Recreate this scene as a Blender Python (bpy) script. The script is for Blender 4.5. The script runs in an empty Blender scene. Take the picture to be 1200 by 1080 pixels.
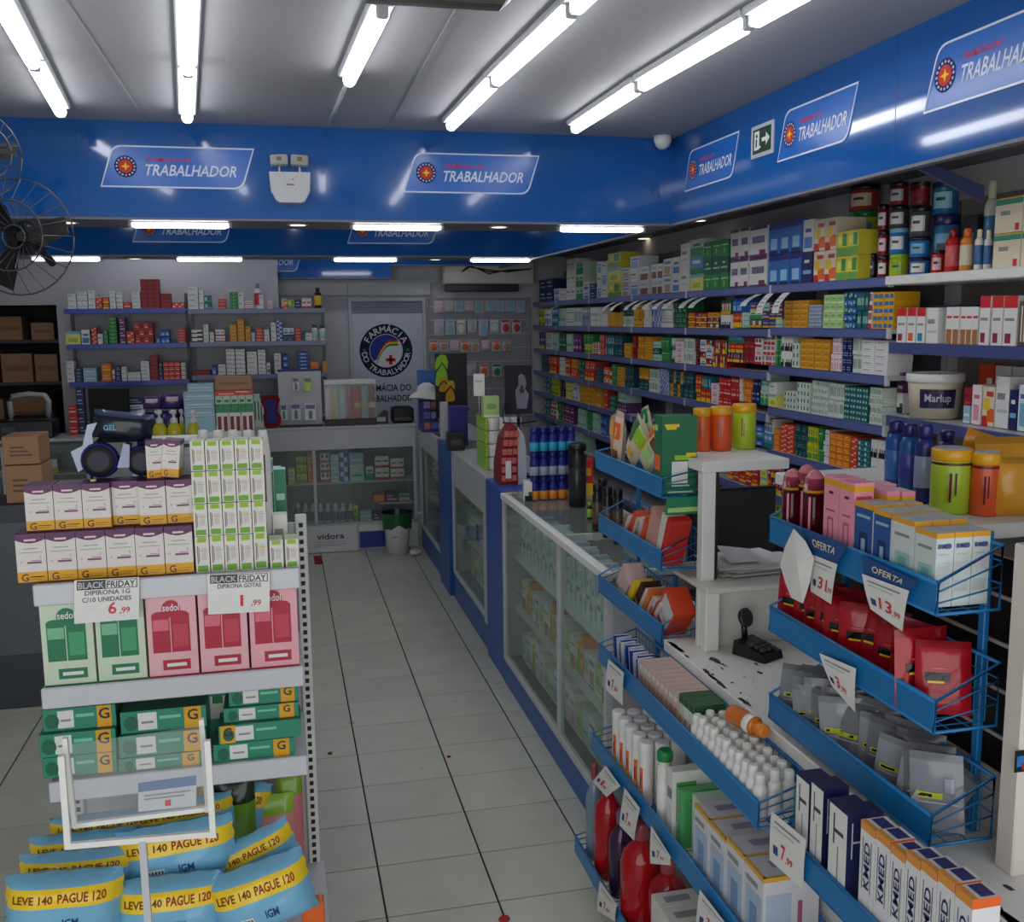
import bpy, math, random
from math import sin, cos, pi, radians, sqrt, atan2
from mathutils import Vector, Matrix, Euler
RND = random.Random(11)
SC = bpy.context.scene
COL = SC.collection

# ------------------------------------------------------------------ camera
EYE = Vector((0.0, 0.0, 2.05))
FPX, YAW, PITCH, ROLL = 1159.85, 0.227954806, 0.142665516, -0.0107778835
_cy, _sy, _cp, _sp, _cr, _sr = cos(YAW), sin(YAW), cos(PITCH), sin(PITCH), cos(ROLL), sin(ROLL)
FW = Vector((_sy*_cp, _cy*_cp, -_sp)); _r0 = Vector((_cy, -_sy, 0)); _u0 = _r0.cross(FW)
RT = _cr*_r0 + _sr*_u0; UP = -_sr*_r0 + _cr*_u0
cd = bpy.data.cameras.new('camera'); cam = bpy.data.objects.new('camera', cd); COL.objects.link(cam)
cd.sensor_fit = 'HORIZONTAL'; cd.sensor_width = 36; cd.lens = FPX/1200*36; cd.clip_start = 0.02; cd.clip_end = 100
m = Matrix.Identity(4)
for i in range(3):
    m[i][0] = RT[i]; m[i][1] = UP[i]; m[i][2] = -FW[i]; m[i][3] = EYE[i]
cam.matrix_world = m
SC.camera = cam

# ------------------------------------------------------------------ world, daylight from the shop front, exposure
w = bpy.data.worlds.new('world'); SC.world = w; w.use_nodes = True
w.node_tree.nodes['Background'].inputs[0].default_value = (0.75, 0.85, 1.0, 1)
w.node_tree.nodes['Background'].inputs[1].default_value = 0.35
def area(name, loc, rot, sx, sy, power, color):
    l = bpy.data.lights.new(name, 'AREA'); l.shape = 'RECTANGLE'; l.size = sx; l.size_y = sy
    l.energy = power; l.color = color
    o = bpy.data.objects.new(name, l); COL.objects.link(o); o.location = loc; o.rotation_euler = rot
    return o
DAY = area('daylight_shop_front', (-0.6, -1.15, 1.55), (radians(-90), 0, pi), 5.2, 2.6, 70, (1.0, 0.985, 0.95))
DAY.rotation_euler = (radians(90), 0, 0)
TUBE_STRENGTH = 10.0
SC.view_settings.view_transform = 'Standard'
SC.view_settings.look = 'None'
SC.view_settings.gamma = 1.0
SC.view_settings.use_curve_mapping = False
SC.view_settings.exposure = 0.1
SC.cycles.use_denoising = True
SC.cycles.max_bounces = 7
SC.cycles.transparent_max_bounces = 12
SC.cycles.caustics_reflective = False; SC.cycles.caustics_refractive = False

# ------------------------------------------------------------------ pixel -> point on a real plane
def ray(px, py): return FW + RT*((px-600)/FPX) + UP*((540-py)/FPX)
def at(px, py, X=None, Y=None, Z=None):
    d = ray(px, py)
    t = (X/d.x) if X is not None else (Y/d.y) if Y is not None else ((Z-EYE.z)/d.z)
    return EYE + d*t
def proj(p):
    d = Vector(p)-EYE; z = d.dot(FW)
    return 600+FPX*d.dot(RT)/z, 540-FPX*d.dot(UP)/z

# ------------------------------------------------------------------ colour and mesh building
def L(c):
    if isinstance(c, str): c = PAL[c]
    return tuple(((v/255)/12.92 if v/255 <= .04045 else ((v/255+.055)/1.055)**2.4) for v in c[:3])+(1,)
PAL = dict(white=(228,228,224), offwhite=(214,210,200), cream=(226,214,186), grey=(140,142,146), lgrey=(190,192,196), dgrey=(70,72,76),
  black=(20,20,24), ink=(40,42,52), navy=(22,30,92), blue=(24,84,178), dblue=(14,48,130), lblue=(120,180,220), sky=(140,196,222),
  teal=(20,110,120), dteal=(14,72,84), green=(24,132,72), dgreen=(16,84,52), lgreen=(170,214,130), lime=(150,200,40), mint=(176,216,200),
  yellow=(240,200,30), gold=(226,166,20), orange=(232,104,36), red=(206,32,38), dred=(130,18,28), maroon=(92,14,30), pink=(236,140,170),
  lpink=(240,196,204), purple=(100,48,110), violet=(60,40,120), brown=(120,76,48), tan=(190,150,112), skin=(224,176,150), rackblue=(24,116,178),
  railblue=(72,84,136), shelfblue=(24,62,170), plinth=(30,84,160), card=(166,120,82), wood=(150,84,50), silver=(176,180,186))
class MB:
    def __init__(s): s.v = []; s.f = []; s.c = []; s.s = []
    def face(s, pts, col, sm=False):
        i = len(s.v); s.v += [tuple(p) for p in pts]; s.f.append(tuple(range(i, i+len(pts)))); s.c.append(L(col)); s.s.append(sm)
    def faces(s, vs, fs, col, sm=False):
        i = len(s.v); s.v += [tuple(p) for p in vs]; c = L(col) if not callable(col) else None
        for k, f in enumerate(fs):
            s.f.append(tuple(i+j for j in f)); s.c.append(c or L(col(k))); s.s.append(sm)
    def box(s, x0, x1, y0, y1, z0, z1, col, b=0.0, top=None, front=None):
        if x1 < x0: x0, x1 = x1, x0
        if y1 < y0: y0, y1 = y1, y0
        if z1 < z0: z0, z1 = z1, z0
        b = min(b, (x1-x0)*.45, (y1-y0)*.45, (z1-z0)*.45)
        if b <= 0:
            vs = [(x, y, z) for z in (z0, z1) for y in (y0, y1) for x in (x0, x1)]
            fs = [(0,2,3,1), (4,5,7,6), (0,1,5,4), (2,6,7,3), (0,4,6,2), (1,3,7,5)]
            cs = [col, top or col, front or col, col, col, col]
            s.faces(vs, fs, lambda k: cs[k]); return
        X = (x0, x1); Y = (y0, y1); Z = (z0, z1); idx = {}; vs = []
        for i in (0,1):
            for j in (0,1):
                for k in (0,1):
                    p = (X[i], Y[j], Z[k]); q = (b*(1-2*i), b*(1-2*j), b*(1-2*k))
                    for a in range(3):
                        r = [p[t] + (0 if t == a else q[t]) for t in range(3)]
                        idx[i,j,k,a] = len(vs); vs.append(r)
        fs = []
        for a in range(3):
            o = [t for t in range(3) if t != a]
            for e in (0,1):
                f = []
                for (m1, m2) in ((0,0),(1,0),(1,1),(0,1)):
                    t = [0,0,0]; t[a] = e; t[o[0]] = m1; t[o[1]] = m2; f.append(idx[t[0],t[1],t[2],a])
                fs.append(tuple(f))
        for a in range(3):
            o = [t for t in range(3) if t != a]
            for m1 in (0,1):
                for m2 in (0,1):
                    t = [0,0,0]; t[o[0]] = m1; t[o[1]] = m2; t2 = list(t); t2[a] = 1
                    fs.append((idx[t[0],t[1],t[2],o[0]], idx[t2[0],t2[1],t2[2],o[0]], idx[t2[0],t2[1],t2[2],o[1]], idx[t[0],t[1],t[2],o[1]]))
        for i in (0,1):
            for j in (0,1):
                for k in (0,1): fs.append((idx[i,j,k,0], idx[i,j,k,1], idx[i,j,k,2]))
        c = Vector(((x0+x1)/2, (y0+y1)/2, (z0+z1)/2)); g = []
        for f in fs:
            p = [Vector(vs[q]) for q in f]; n = (p[1]-p[0]).cross(p[2]-p[0])
            g.append(f if n.dot(sum(p, Vector())/len(p)-c) >= 0 else tuple(reversed(f)))
        def cc(k):
            if k == 2 and front: return front
            if k == 5 and top: return top
            return col
        s.faces(vs, g, cc)
    def lathe(s, prof, cx=0, cy=0, n=16, cap0=True, cap1=True, sx=1, sy=1):
        # prof: (radius, z, colour of the band that ends here)
        rings = []; vs = []
        for (r, z, _) in prof: vs += [(cx+sx*r*cos(2*pi*i/n), cy+sy*r*sin(2*pi*i/n), z) for i in range(n)]
        i0 = len(s.v); s.v += vs
        for k in range(1, len(prof)):
            c = L(prof[k][2]); flat = abs(prof[k][1]-prof[k-1][1]) < 1e-6
            for i in range(n):
                a = i0+(k-1)*n+i; b = i0+(k-1)*n+(i+1) % n
                s.f.append((a, b, b+n, a+n)); s.c.append(c); s.s.append(not flat)
        if cap0: s.f.append(tuple(i0+i for i in reversed(range(n)))); s.c.append(L(prof[1][2])); s.s.append(False)
        if cap1: s.f.append(tuple(i0+(len(prof)-1)*n+i for i in range(n))); s.c.append(L(prof[-1][2])); s.s.append(False)
    def cyl(s, cx, cy, z0, z1, r, col, n=16): s.lathe([(r, z0, col), (r, z1, col)], cx, cy, n)
    def tube(s, pts, r, col, n=6):
        pts = [Vector(p) for p in pts]; i0 = len(s.v); c = L(col)
        for k, p in enumerate(pts):
            d = ((pts[min(k+1, len(pts)-1)]-p).normalized() + (p-pts[max(k-1, 0)]).normalized())
            d = d.normalized() if d.length > 1e-6 else Vector((0,0,1))
            a = d.cross(Vector((0,0,1)) if abs(d.z) < .9 else Vector((1,0,0))).normalized(); b = d.cross(a)
            s.v += [tuple(p + (a*cos(2*pi*i/n)+b*sin(2*pi*i/n))*r) for i in range(n)]
        for k in range(len(pts)-1):
            for i in range(n):
                a = i0+k*n+i; b = i0+k*n+(i+1) % n
                s.f.append((a, a+n, b+n, b)); s.c.append(c); s.s.append(n > 4)
        s.f.append(tuple(i0+i for i in range(n))); s.c.append(c); s.s.append(False)
        s.f.append(tuple(i0+(len(pts)-1)*n+i for i in reversed(range(n)))); s.c.append(c); s.s.append(False)
    def prism(s, pts2, o, u, v, nrm, t, col, side=None):
        # outline pts2 in the (u,v) plane at o, front at +nrm*t
        o, u, v, nrm = Vector(o), Vector(u), Vector(v), Vector(nrm)
        A = [o+u*a+v*b for a, b in pts2]; B = [p+nrm*t for p in A]; n = len(A)
        s.face(B, col)
        if side is not False:
            s.face(list(reversed(A)), side or col)
            for i in range(n): s.face([A[i], A[(i+1) % n], B[(i+1) % n], B[i]], side or col)
    def rect(s, o, u, v, nrm, a0, b0, a1, b1, col, e=.0005):
        o, u, v, nrm = Vector(o), Vector(u), Vector(v), Vector(nrm); o = o+nrm*e
        s.face([o+u*a0+v*b0, o+u*a1+v*b0, o+u*a1+v*b1, o+u*a0+v*b1], col)
    def disc(s, o, u, v, nrm, a, b, r, col, e=.0005, n=20, rb=None):
        o, u, v, nrm = Vector(o), Vector(u), Vector(v), Vector(nrm); o = o+nrm*e; rb = rb or r
        s.face([o+u*(a+r*cos(2*pi*i/n))+v*(b+rb*sin(2*pi*i/n)) for i in range(n)], col)
    def text(s, t, o, u, v, nrm, a, b, h, col, e=.001, shear=0, al='l', wid=None, bold=True, warp=None):
        V, F, W, lo = glyphs(t, bold)
        k = h; kx = (wid/W) if wid else k
        off = {'l': 0, 'c': -W*kx/2, 'r': -W*kx}[al]
        o, u, v, nrm = Vector(o), Vector(u), Vector(v), Vector(nrm)
        P = []
        for (x, y) in V:
            aa = a+off+(x-lo)*kx+shear*y*k; bb = b+y*k
            P.append(warp(aa, bb) if warp else o+u*aa+v*bb+nrm*e)
        i = len(s.v); s.v += [tuple(p) for p in P]; c = L(col)
        for f in F: s.f.append(tuple(i+j for j in f)); s.c.append(c); s.s.append(False)
    def xf(s, M, i0=0):
        for i in range(i0, len(s.v)): s.v[i] = tuple(M @ Vector(s.v[i]))
        return s
    def mesh(s, name, mat):
        me = bpy.data.meshes.new(name); me.from_pydata(s.v, [], s.f)
        me.materials.append(mat)
        me.polygons.foreach_set('use_smooth', s.s)
        at_ = me.color_attributes.new('Col', 'FLOAT_COLOR', 'CORNER')
        buf = []
        for f, c in zip(s.f, s.c): buf += list(c)*len(f)
        at_.data.foreach_set('color', buf)
        me.update(); return me
    def build(s, name, mat, parent=None, loc=None, rot=None):
        return ob(name, s.mesh(name, mat), parent, loc, rot)
_G = {}
def glyphs(t, bold=True):
    key = (t, bold)
    if key in _G: return _G[key]
    cu = bpy.data.curves.new('t', 'FONT'); cu.body = t; cu.size = 1.38; cu.resolution_u = 2
    if bold: cu.offset = 0.022
    o = bpy.data.objects.new('t', cu); COL.objects.link(o); dg = bpy.context.evaluated_depsgraph_get(); dg.update()
    me = bpy.data.meshes.new_from_object(o.evaluated_get(dg))
    V = [(v.co.x, v.co.y) for v in me.vertices]; F = [tuple(p.vertices) for p in me.polygons]
    F = [f if me.polygons[i].normal.z > 0 else tuple(reversed(f)) for i, f in enumerate(F)]
    xs = [a for a, _ in V] or [0]
    _G[key] = (V, F, max(max(xs)-min(xs), .01), min(xs))
    bpy.data.objects.remove(o); bpy.data.curves.remove(cu); bpy.data.meshes.remove(me)
    return _G[key]
for t in ['TRABALHADOR','FARMÁCIA DO','BLACK','FRIDAY','DIPIRONA 1G','C/10 UNIDADES','6','1',',99','DIPIRONA GOTAS','OFERTA','13','31','3','7','G','sedol','KMED','K-MED','LEVE 140','PAGUE 120','vidora','Marlup','IGM','FARMÁCIA DO ','GEL','LEVE','mara fraya']+list('FARMÁCIADOTRABALHADORdo'):
    glyphs(t)

# ------------------------------------------------------------------ objects, labels
LABELS = {}
def ob(name, me, parent=None, loc=None, rot=None):
    o = bpy.data.objects.new(name, me); COL.objects.link(o)
    if parent is not None: o.parent = parent
    if loc is not None: o.location = loc
    if rot is not None: o.rotation_euler = rot
    return o
def tag(o, label, cat, group=None, kind=None):
    label = ' '.join(label.split())
    n = len(label.replace(',', ' ').replace('-', ' ').split())
    for a_, b_ in ((' from the ', ' from '), (' in the ', ' in '), (' of the ', ' of '), (' on the ', ' on '), (' with ', ' '), (' a ', ' ')):
        if n > 16: label = label.replace(a_, b_); n = len(label.replace(',', ' ').replace('-', ' ').split())
    if n < 4 or n > 16: print('LABELLEN', n, label)
    if label in LABELS and not kind: print('DUPLABEL', label)
    LABELS[label] = 1
    o['label'] = label; o['category'] = cat
    if group: o['group'] = group
    if kind: o['kind'] = kind
    return o
def thing(name, label, cat, loc=(0,0,0), rot=(0,0,0), group=None):
    o = ob(name, None, None, loc, rot); o.empty_display_size = .05
    return tag(o, label, cat, group)
def struct(o): o['kind'] = 'structure'; return o
def dup(root, loc, rot, label, group=None, scale=None):
    r = root.copy(); COL.objects.link(r); r.location = loc; r.rotation_euler = rot
    if scale: r.scale = scale
    tag(r, label, root['category'], group or root.get('group'))
    for ch in root.children:
        c = ch.copy(); COL.objects.link(c); c.parent = r
        for g in ch.children:
            d = g.copy(); COL.objects.link(d); d.parent = c
    return r
_USED = set()
def place(root, loc, rot, label, group=None, scale=None):
    # the first time the prototype itself is moved, then copies are made
    if root.name in _USED: return dup(root, loc, rot, label, group, scale)
    _USED.add(root.name); root.location = loc; root.rotation_euler = rot
    if scale: root.scale = scale
    tag(root, label, root['category'], group or root.get('group')); return root
def proto(name, cat, parts, group=None):
    # parts: list of (part name, MB, material, [sub-parts]); a single part becomes the thing itself
    if len(parts) == 1:
        o = ob(name, parts[0][1].mesh(name, parts[0][2]))
    else:
        o = ob(name, None); o.empty_display_size = .05
        for p in parts:
            q = ob(p[0], p[1].mesh(p[0], p[2]), o)
            for r in (p[3] if len(p) > 3 else []): ob(r[0], r[1].mesh(r[0], r[2]), q)
    o['category'] = cat
    if group: o['group'] = group
    return o
ONES = ['zeroth','first','second','third','fourth','fifth','sixth','seventh','eighth','ninth','tenth','eleventh','twelfth','thirteenth','fourteenth','fifteenth','sixteenth','seventeenth','eighteenth','nineteenth']
TENS = {2:'twent',3:'thirt',4:'fort',5:'fift',6:'sixt',7:'sevent',8:'eight',9:'ninet'}
def nth(n):
    if n < 20: return ONES[n]
    if n >= 100: return 'hundred-and-'+nth(n-100)
    return TENS[n//10]+'ieth' if n % 10 == 0 else TENS[n//10]+'y-'+ONES[n % 10]
def level(k, n):
    if n == 1: return 'standing alone'
    if k == n-1: return 'topmost'
    if k == 0: return 'lowest'
    return nth(k+1)+' up'

# ------------------------------------------------------------------ materials (procedural)
def mat_attr(name, rough, var=.06, scale=30, metallic=0, coat=0, bump=0, spec=.5, sheen=0):
    m = bpy.data.materials.new(name); m.use_nodes = True; nt = m.node_tree; b = nt.nodes['Principled BSDF']
    a = nt.nodes.new('ShaderNodeAttribute'); a.attribute_name = 'Col'
    tc = nt.nodes.new('ShaderNodeTexCoord'); no = nt.nodes.new('ShaderNodeTexNoise'); no.inputs['Scale'].default_value = scale
    no.inputs['Detail'].default_value = 2
    nt.links.new(tc.outputs['Object'], no.inputs['Vector'])
    mr = nt.nodes.new('ShaderNodeMapRange'); mr.inputs['To Min'].default_value = 1-var; mr.inputs['To Max'].default_value = 1+var
    nt.links.new(no.outputs['Fac'], mr.inputs['Value'])
    mx = nt.nodes.new('ShaderNodeVectorMath'); mx.operation = 'SCALE'
    nt.links.new(a.outputs['Color'], mx.inputs[0]); nt.links.new(mr.outputs['Result'], mx.inputs['Scale'])
    nt.links.new(mx.outputs[0], b.inputs['Base Color'])
    b.inputs['Roughness'].default_value = rough; b.inputs['Metallic'].default_value = metallic
    b.inputs['Coat Weight'].default_value = coat; b.inputs['Specular IOR Level'].default_value = spec
    if bump:
        bp = nt.nodes.new('ShaderNodeBump'); bp.inputs['Strength'].default_value = bump; bp.inputs['Distance'].default_value = .002
        nt.links.new(no.outputs['Fac'], bp.inputs['Height']); nt.links.new(bp.outputs[0], b.inputs['Normal'])
    return m
M_CARD = mat_attr('printed_card', .45)
M_MATTE = mat_attr('matte_paper', .8)
M_PLAST = mat_attr('moulded_plastic', .28)
M_FILM = mat_attr('glossy_film', .2, bump=.25, scale=45)
M_PAINT = mat_attr('painted_metal', .35, var=.04, scale=8)
M_LAM = mat_attr('white_laminate', .38, var=.05, scale=5)
M_RUB = mat_attr('dark_rubber', .6)
M_CLOTH = mat_attr('fibre_board', .85, scale=80, bump=.3)
M_MET = mat_attr('brushed_steel', .3, metallic=.9)
M_WET = mat_attr('clear_coloured_liquid', .08, var=.02)
def mat_glass(name, tint=(1,1,1), rough=.02, ior=1.45, haze=0.0):
    m = bpy.data.materials.new(name); m.use_nodes = True; nt = m.node_tree; nt.nodes.clear()
    o = nt.nodes.new('ShaderNodeOutputMaterial'); mx = nt.nodes.new('ShaderNodeMixShader'); f = nt.nodes.new('ShaderNodeFresnel'); f.inputs[0].default_value = ior
    t = nt.nodes.new('ShaderNodeBsdfTransparent'); t.inputs[0].default_value = (*tint, 1)
    g = nt.nodes.new('ShaderNodeBsdfGlossy'); g.inputs['Roughness'].default_value = rough
    gg = nt.nodes.new('ShaderNodeNewGeometry'); su = nt.nodes.new('ShaderNodeMath'); su.operation = 'SUBTRACT'; su.inputs[0].default_value = 1; mu = nt.nodes.new('ShaderNodeMath'); mu.operation = 'MULTIPLY'
    nt.links.new(gg.outputs['Backfacing'], su.inputs[1]); nt.links.new(f.outputs[0], mu.inputs[0]); nt.links.new(su.outputs[0], mu.inputs[1])
    nt.links.new(mu.outputs[0], mx.inputs[0]); nt.links.new(t.outputs[0], mx.inputs[1]); nt.links.new(g.outputs[0], mx.inputs[2])
    out = mx
    if haze:
        d = nt.nodes.new('ShaderNodeBsdfDiffuse'); d.inputs[0].default_value = (.8,.8,.8,1); m2 = nt.nodes.new('ShaderNodeMixShader')
        no = nt.nodes.new('ShaderNodeTexNoise'); no.inputs['Scale'].default_value = 6; mr = nt.nodes.new('ShaderNodeMapRange')
        mr.inputs['To Min'].default_value = haze*.6; mr.inputs['To Max'].default_value = haze*1.4
        nt.links.new(no.outputs['Fac'], mr.inputs['Value']); nt.links.new(mr.outputs['Result'], m2.inputs[0])
        nt.links.new(mx.outputs[0], m2.inputs[1]); nt.links.new(d.outputs[0], m2.inputs[2]); out = m2
    nt.links.new(out.outputs[0], o.inputs[0]); return m
M_GLASS = mat_glass('counter_glass', (.88,.93,.91), haze=.05)
M_CLEAR = mat_glass('clear_plastic', (.92,.93,.94), rough=.08, haze=.16)
def mat_emit(name, col, k):
    m = bpy.data.materials.new(name); m.use_nodes = True; b = m.node_tree.nodes['Principled BSDF']
    b.inputs['Base Color'].default_value = (.8,.8,.8,1); b.inputs['Emission Color'].default_value = (*col, 1); b.inputs['Emission Strength'].default_value = k
    return m
M_TUBE = mat_emit('tube_light', (.97,.98,1.0), TUBE_STRENGTH)
M_TUBE2 = mat_emit('beam_tube_light', (.97,.98,1.0), TUBE_STRENGTH*.9)
M_DOWN = mat_emit('downlight_disc', (1,.86,.62), 2.2)
M_DOWNY = mat_emit('yellow_downlight_disc', (1,.8,.2), 1.6)
def mat_surface(name, c0, c1, scale, rough0, rough1, bump=0, bscale=None, coat=0, spec=.5, detail=4):
    m = bpy.data.materials.new(name); m.use_nodes = True; nt = m.node_tree; b = nt.nodes['Principled BSDF']
    tc = nt.nodes.new('ShaderNodeTexCoord'); oi = nt.nodes.new('ShaderNodeObjectInfo'); ge = nt.nodes.new('ShaderNodeNewGeometry')
    no = nt.nodes.new('ShaderNodeTexNoise'); no.inputs['Scale'].default_value = scale; no.inputs['Detail'].default_value = detail
    nt.links.new(ge.outputs['Position'], no.inputs['Vector'])
    cr = nt.nodes.new('ShaderNodeMix'); cr.data_type = 'RGBA'; cr.inputs[6].default_value = L(c0); cr.inputs[7].default_value = L(c1)
    nt.links.new(no.outputs['Fac'], cr.inputs[0])
    mr2 = nt.nodes.new('ShaderNodeMapRange'); mr2.inputs['To Min'].default_value = .955; mr2.inputs['To Max'].default_value = 1.045
    nt.links.new(oi.outputs['Random'], mr2.inputs['Value'])
    sc = nt.nodes.new('ShaderNodeVectorMath'); sc.operation = 'SCALE'
    nt.links.new(cr.outputs[2], sc.inputs[0]); nt.links.new(mr2.outputs['Result'], sc.inputs['Scale']); nt.links.new(sc.outputs[0], b.inputs['Base Color'])
    mr = nt.nodes.new('ShaderNodeMapRange'); mr.inputs['To Min'].default_value = rough0; mr.inputs['To Max'].default_value = rough1
    nt.links.new(no.outputs['Fac'], mr.inputs['Value']); nt.links.new(mr.outputs['Result'], b.inputs['Roughness'])
    b.inputs['Coat Weight'].default_value = coat; b.inputs['Specular IOR Level'].default_value = spec
    if bump:
        n2 = nt.nodes.new('ShaderNodeTexNoise'); n2.inputs['Scale'].default_value = bscale or scale; nt.links.new(ge.outputs['Position'], n2.inputs['Vector'])
        bp = nt.nodes.new('ShaderNodeBump'); bp.inputs['Strength'].default_value = bump; bp.inputs['Distance'].default_value = .01
        nt.links.new(n2.outputs['Fac'], bp.inputs['Height']); nt.links.new(bp.outputs[0], b.inputs['Normal'])
    return m
M_TILE = mat_surface('glazed_floor_tile', (206,207,194), (182,183,171), 5, .22, .4, bump=.03, bscale=3)
M_GROUT = mat_surface('dark_grout', (44,44,42), (26,26,26), 20, .8, .95)
M_CEIL = mat_surface('ceiling_paint', (172,172,176), (163,163,167), 1.5, .6, .75)
M_WALLM = mat_surface('wall_paint', (205,205,208), (190,190,194), 2, .6, .8)
M_DARKW = mat_surface('dark_recess_surface', (52,48,48), (36,34,36), 2, .7, .9)  # recess walls coloured darker than the room walls
M_VINYL = mat_surface('glossy_blue_vinyl', (28,94,170), (22,84,158), 1.2, .07, .13, bump=.04, bscale=1.6, coat=.35)
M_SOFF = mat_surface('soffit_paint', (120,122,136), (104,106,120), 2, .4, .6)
NX, NY, NZ = Vector((-1,0,0)), Vector((0,-1,0)), Vector((0,0,1))
# ================================================================== the room
CEILZ = 3.06
def slab(name, x0, x1, y0, y1, z0, z1, mat):
    b = MB(); b.box(x0, x1, y0, y1, z0, z1, 'grey'); return struct(b.build(name, mat))
# floor with real tiles
fl = slab('floor', -4.2, 3.1, -1.4, 11.2, -.12, -.006, M_GROUT)
TX, TY = .3964, .3338
tm = MB(); tm.box(0, TX-.007, 0, TY-.006, -.0055, 0, 'lgrey', b=.0012); tme = tm.mesh('tile', M_TILE)
x00, y00 = .278-12*TX, 3.194-12*TY
cnt = 0; rest = MB()
cand = []
for i in range(19):
    for j in range(43):
        x = x00+i*TX; y = y00+j*TY
        if x+TX > 3.1 or x < -4.2 or y+TY > 11.2: continue
        px, py = proj((x+TX/2, y+TY/2, 0)) if y > .8 else (-999, 9999)
        vis = y > 2.0 and -80 < px < 720 and py < 1180 and x < 1.25
        cand.append((0 if vis else 1, y, x))
cand.sort()
for k, (a, y, x) in enumerate(cand):
    if k < 290: ob('tile', tme, fl, (x+.0035, y+.003, 0))
    else: rest.box(x+.0035, x+TX-.0035, y+.003, y+TY-.003, -.0055, 0, 'lgrey')
o = rest.build('far_tiles', M_TILE, fl); o['kind'] = 'stuff'
slab('ceiling', -4.2, 3.1, -1.4, 11.2, CEILZ, CEILZ+.1, M_CEIL)
slab('wall_right', 3.02, 3.12, -1.4, 11.2, 0, CEILZ, M_WALLM)
slab('wall_left', -4.3, -4.2, -1.4, 11.2, 0, CEILZ, M_WALLM)
# ceiling panel joints: thin raised cover strips
for k, xx in enumerate((-2.1, -.62, .62)):
    b = MB(); b.box(xx-.012, xx+.012, 0, 5.5, CEILZ-.003, CEILZ, 'lgrey'); struct(b.build('trim_%d' % (k+1), M_CEIL))
# back wall with the doorway, left back wall with the dark recess
b = MB()
b.box(.0, .70, 10.4, 10.5, 0, CEILZ, 'white'); b.box(1.50, 3.02, 10.4, 10.5, 0, CEILZ, 'white'); b.box(.70, 1.50, 10.4, 10.5, 2.28, CEILZ, 'white')
struct(b.build('wall_back', M_WALLM))
b = MB()
b.box(-1.98, .01, 9.9, 10.0, 0, CEILZ, 'white'); b.box(-4.2, -1.98, 9.9, 10.0, 2.22, CEILZ, 'white')
b.box(-.09, .01, 10.0, 10.45, 0, CEILZ, 'white')
struct(b.build('wall_left_back', M_WALLM))
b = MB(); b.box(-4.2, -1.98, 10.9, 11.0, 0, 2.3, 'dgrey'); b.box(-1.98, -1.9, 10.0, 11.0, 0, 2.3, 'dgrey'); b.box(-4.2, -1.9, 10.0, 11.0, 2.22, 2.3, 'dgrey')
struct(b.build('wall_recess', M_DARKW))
b = MB(); b.box(-.0, .7, 10.36, 10.4, 2.30, 2.46, 'lgrey', b=.008); b.box(.7, 1.56, 10.36, 10.4, 2.30, 2.46, 'lgrey', b=.008)
b.box(.0, 1.62, 10.34, 10.37, 2.43, 2.46, 'silver')
struct(b.build('trim_4', M_PAINT))
# door with the round emblem
b = MB(); b.box(.70, .735, 10.36, 10.42, 0, 2.28, 'lgrey', b=.004); b.box(1.465, 1.5, 10.36, 10.42, 0, 2.28, 'lgrey', b=.004); b.box(.735, 1.465, 10.36, 10.42, 2.24, 2.28, 'lgrey', b=.004)
dr = struct(b.build('door_1', M_PAINT))
b = MB(); b.box(.735, 1.465, 10.39, 10.42, .01, 2.12, (196,202,214), b=.003); leaf = b.build('door_leaf', M_PAINT, dr)
b = MB(); b.box(.735, 1.465, 10.385, 10.41, 2.12, 2.24, (120,128,146), b=.003); b.build('transom_panel', M_PAINT, dr)
b = MB(); o0 = (0, 10.389, 0); U = (1,0,0); V = (0,0,1); cx, cz = 1.078, 1.735; Rr = .275
b.disc(o0, U, V, NY, cx, cz, Rr, (14,24,48), .0005, 48); b.disc(o0, U, V, NY, cx, cz, Rr*.63, (222,226,230), .001, 40)
def arcband(r0, r1, a0, a1, n, col, e, sq=1):
    for k in range(n):
        t0 = a0+(a1-a0)*k/n; t1 = a0+(a1-a0)*(k+1)/n
        b.face([(cx+r0*cos(t0), 10.389-e, cz+r0*sin(t0)), (cx+r1*cos(t0), 10.389-e, cz+r1*sin(t0)), (cx+r1*cos(t1), 10.389-e, cz+r1*sin(t1)), (cx+r0*cos(t1), 10.389-e, cz+r0*sin(t1))], col)
# blue sky part over the curved rainbow stripes
Rw = Rr*.61
def curve(t, k): # stripe k edge, t in 0..1 from lower left to right
    x = -.62+1.42*t; y = -.62+1.15*sin(min(t*1.5, 1)*pi/2)**.8*1.0 - .26*k
    return x*Rw*.95, (y+.12)*Rw
N = 14
pts = [curve(i/N, 0) for i in range(N+1)]
arc = []
a1 = atan2(pts[-1][1], pts[-1][0]); a0_ = atan2(pts[0][1], pts[0][0])+2*pi
for i in range(25):
    a = a1+(a0_-a1)*i/24; arc.append((Rw*cos(a), Rw*sin(a)))
b.face([(cx+x, 10.3875, cz+y) for x, y in pts+arc], (34,62,150))
for k, c in enumerate(('red', 'yellow', 'green')):
    for i in range(N):
        q = [curve(i/N, k*.45), curve((i+1)/N, k*.45), curve((i+1)/N, k*.45+.45), curve(i/N, k*.45+.45)]
        b.face([(cx+x, 10.387, cz+y) for x, y in q], c)
for (dx, dy) in ((1, .34), (.34, 1)): b.rect((cx+.045-.05*dx, 10.389, cz-.095-.05*dy), (.1*dx,0,0), (0,0,.1*dy), NY, 0, 0, 1, 1, 'red', .0025)
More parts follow.
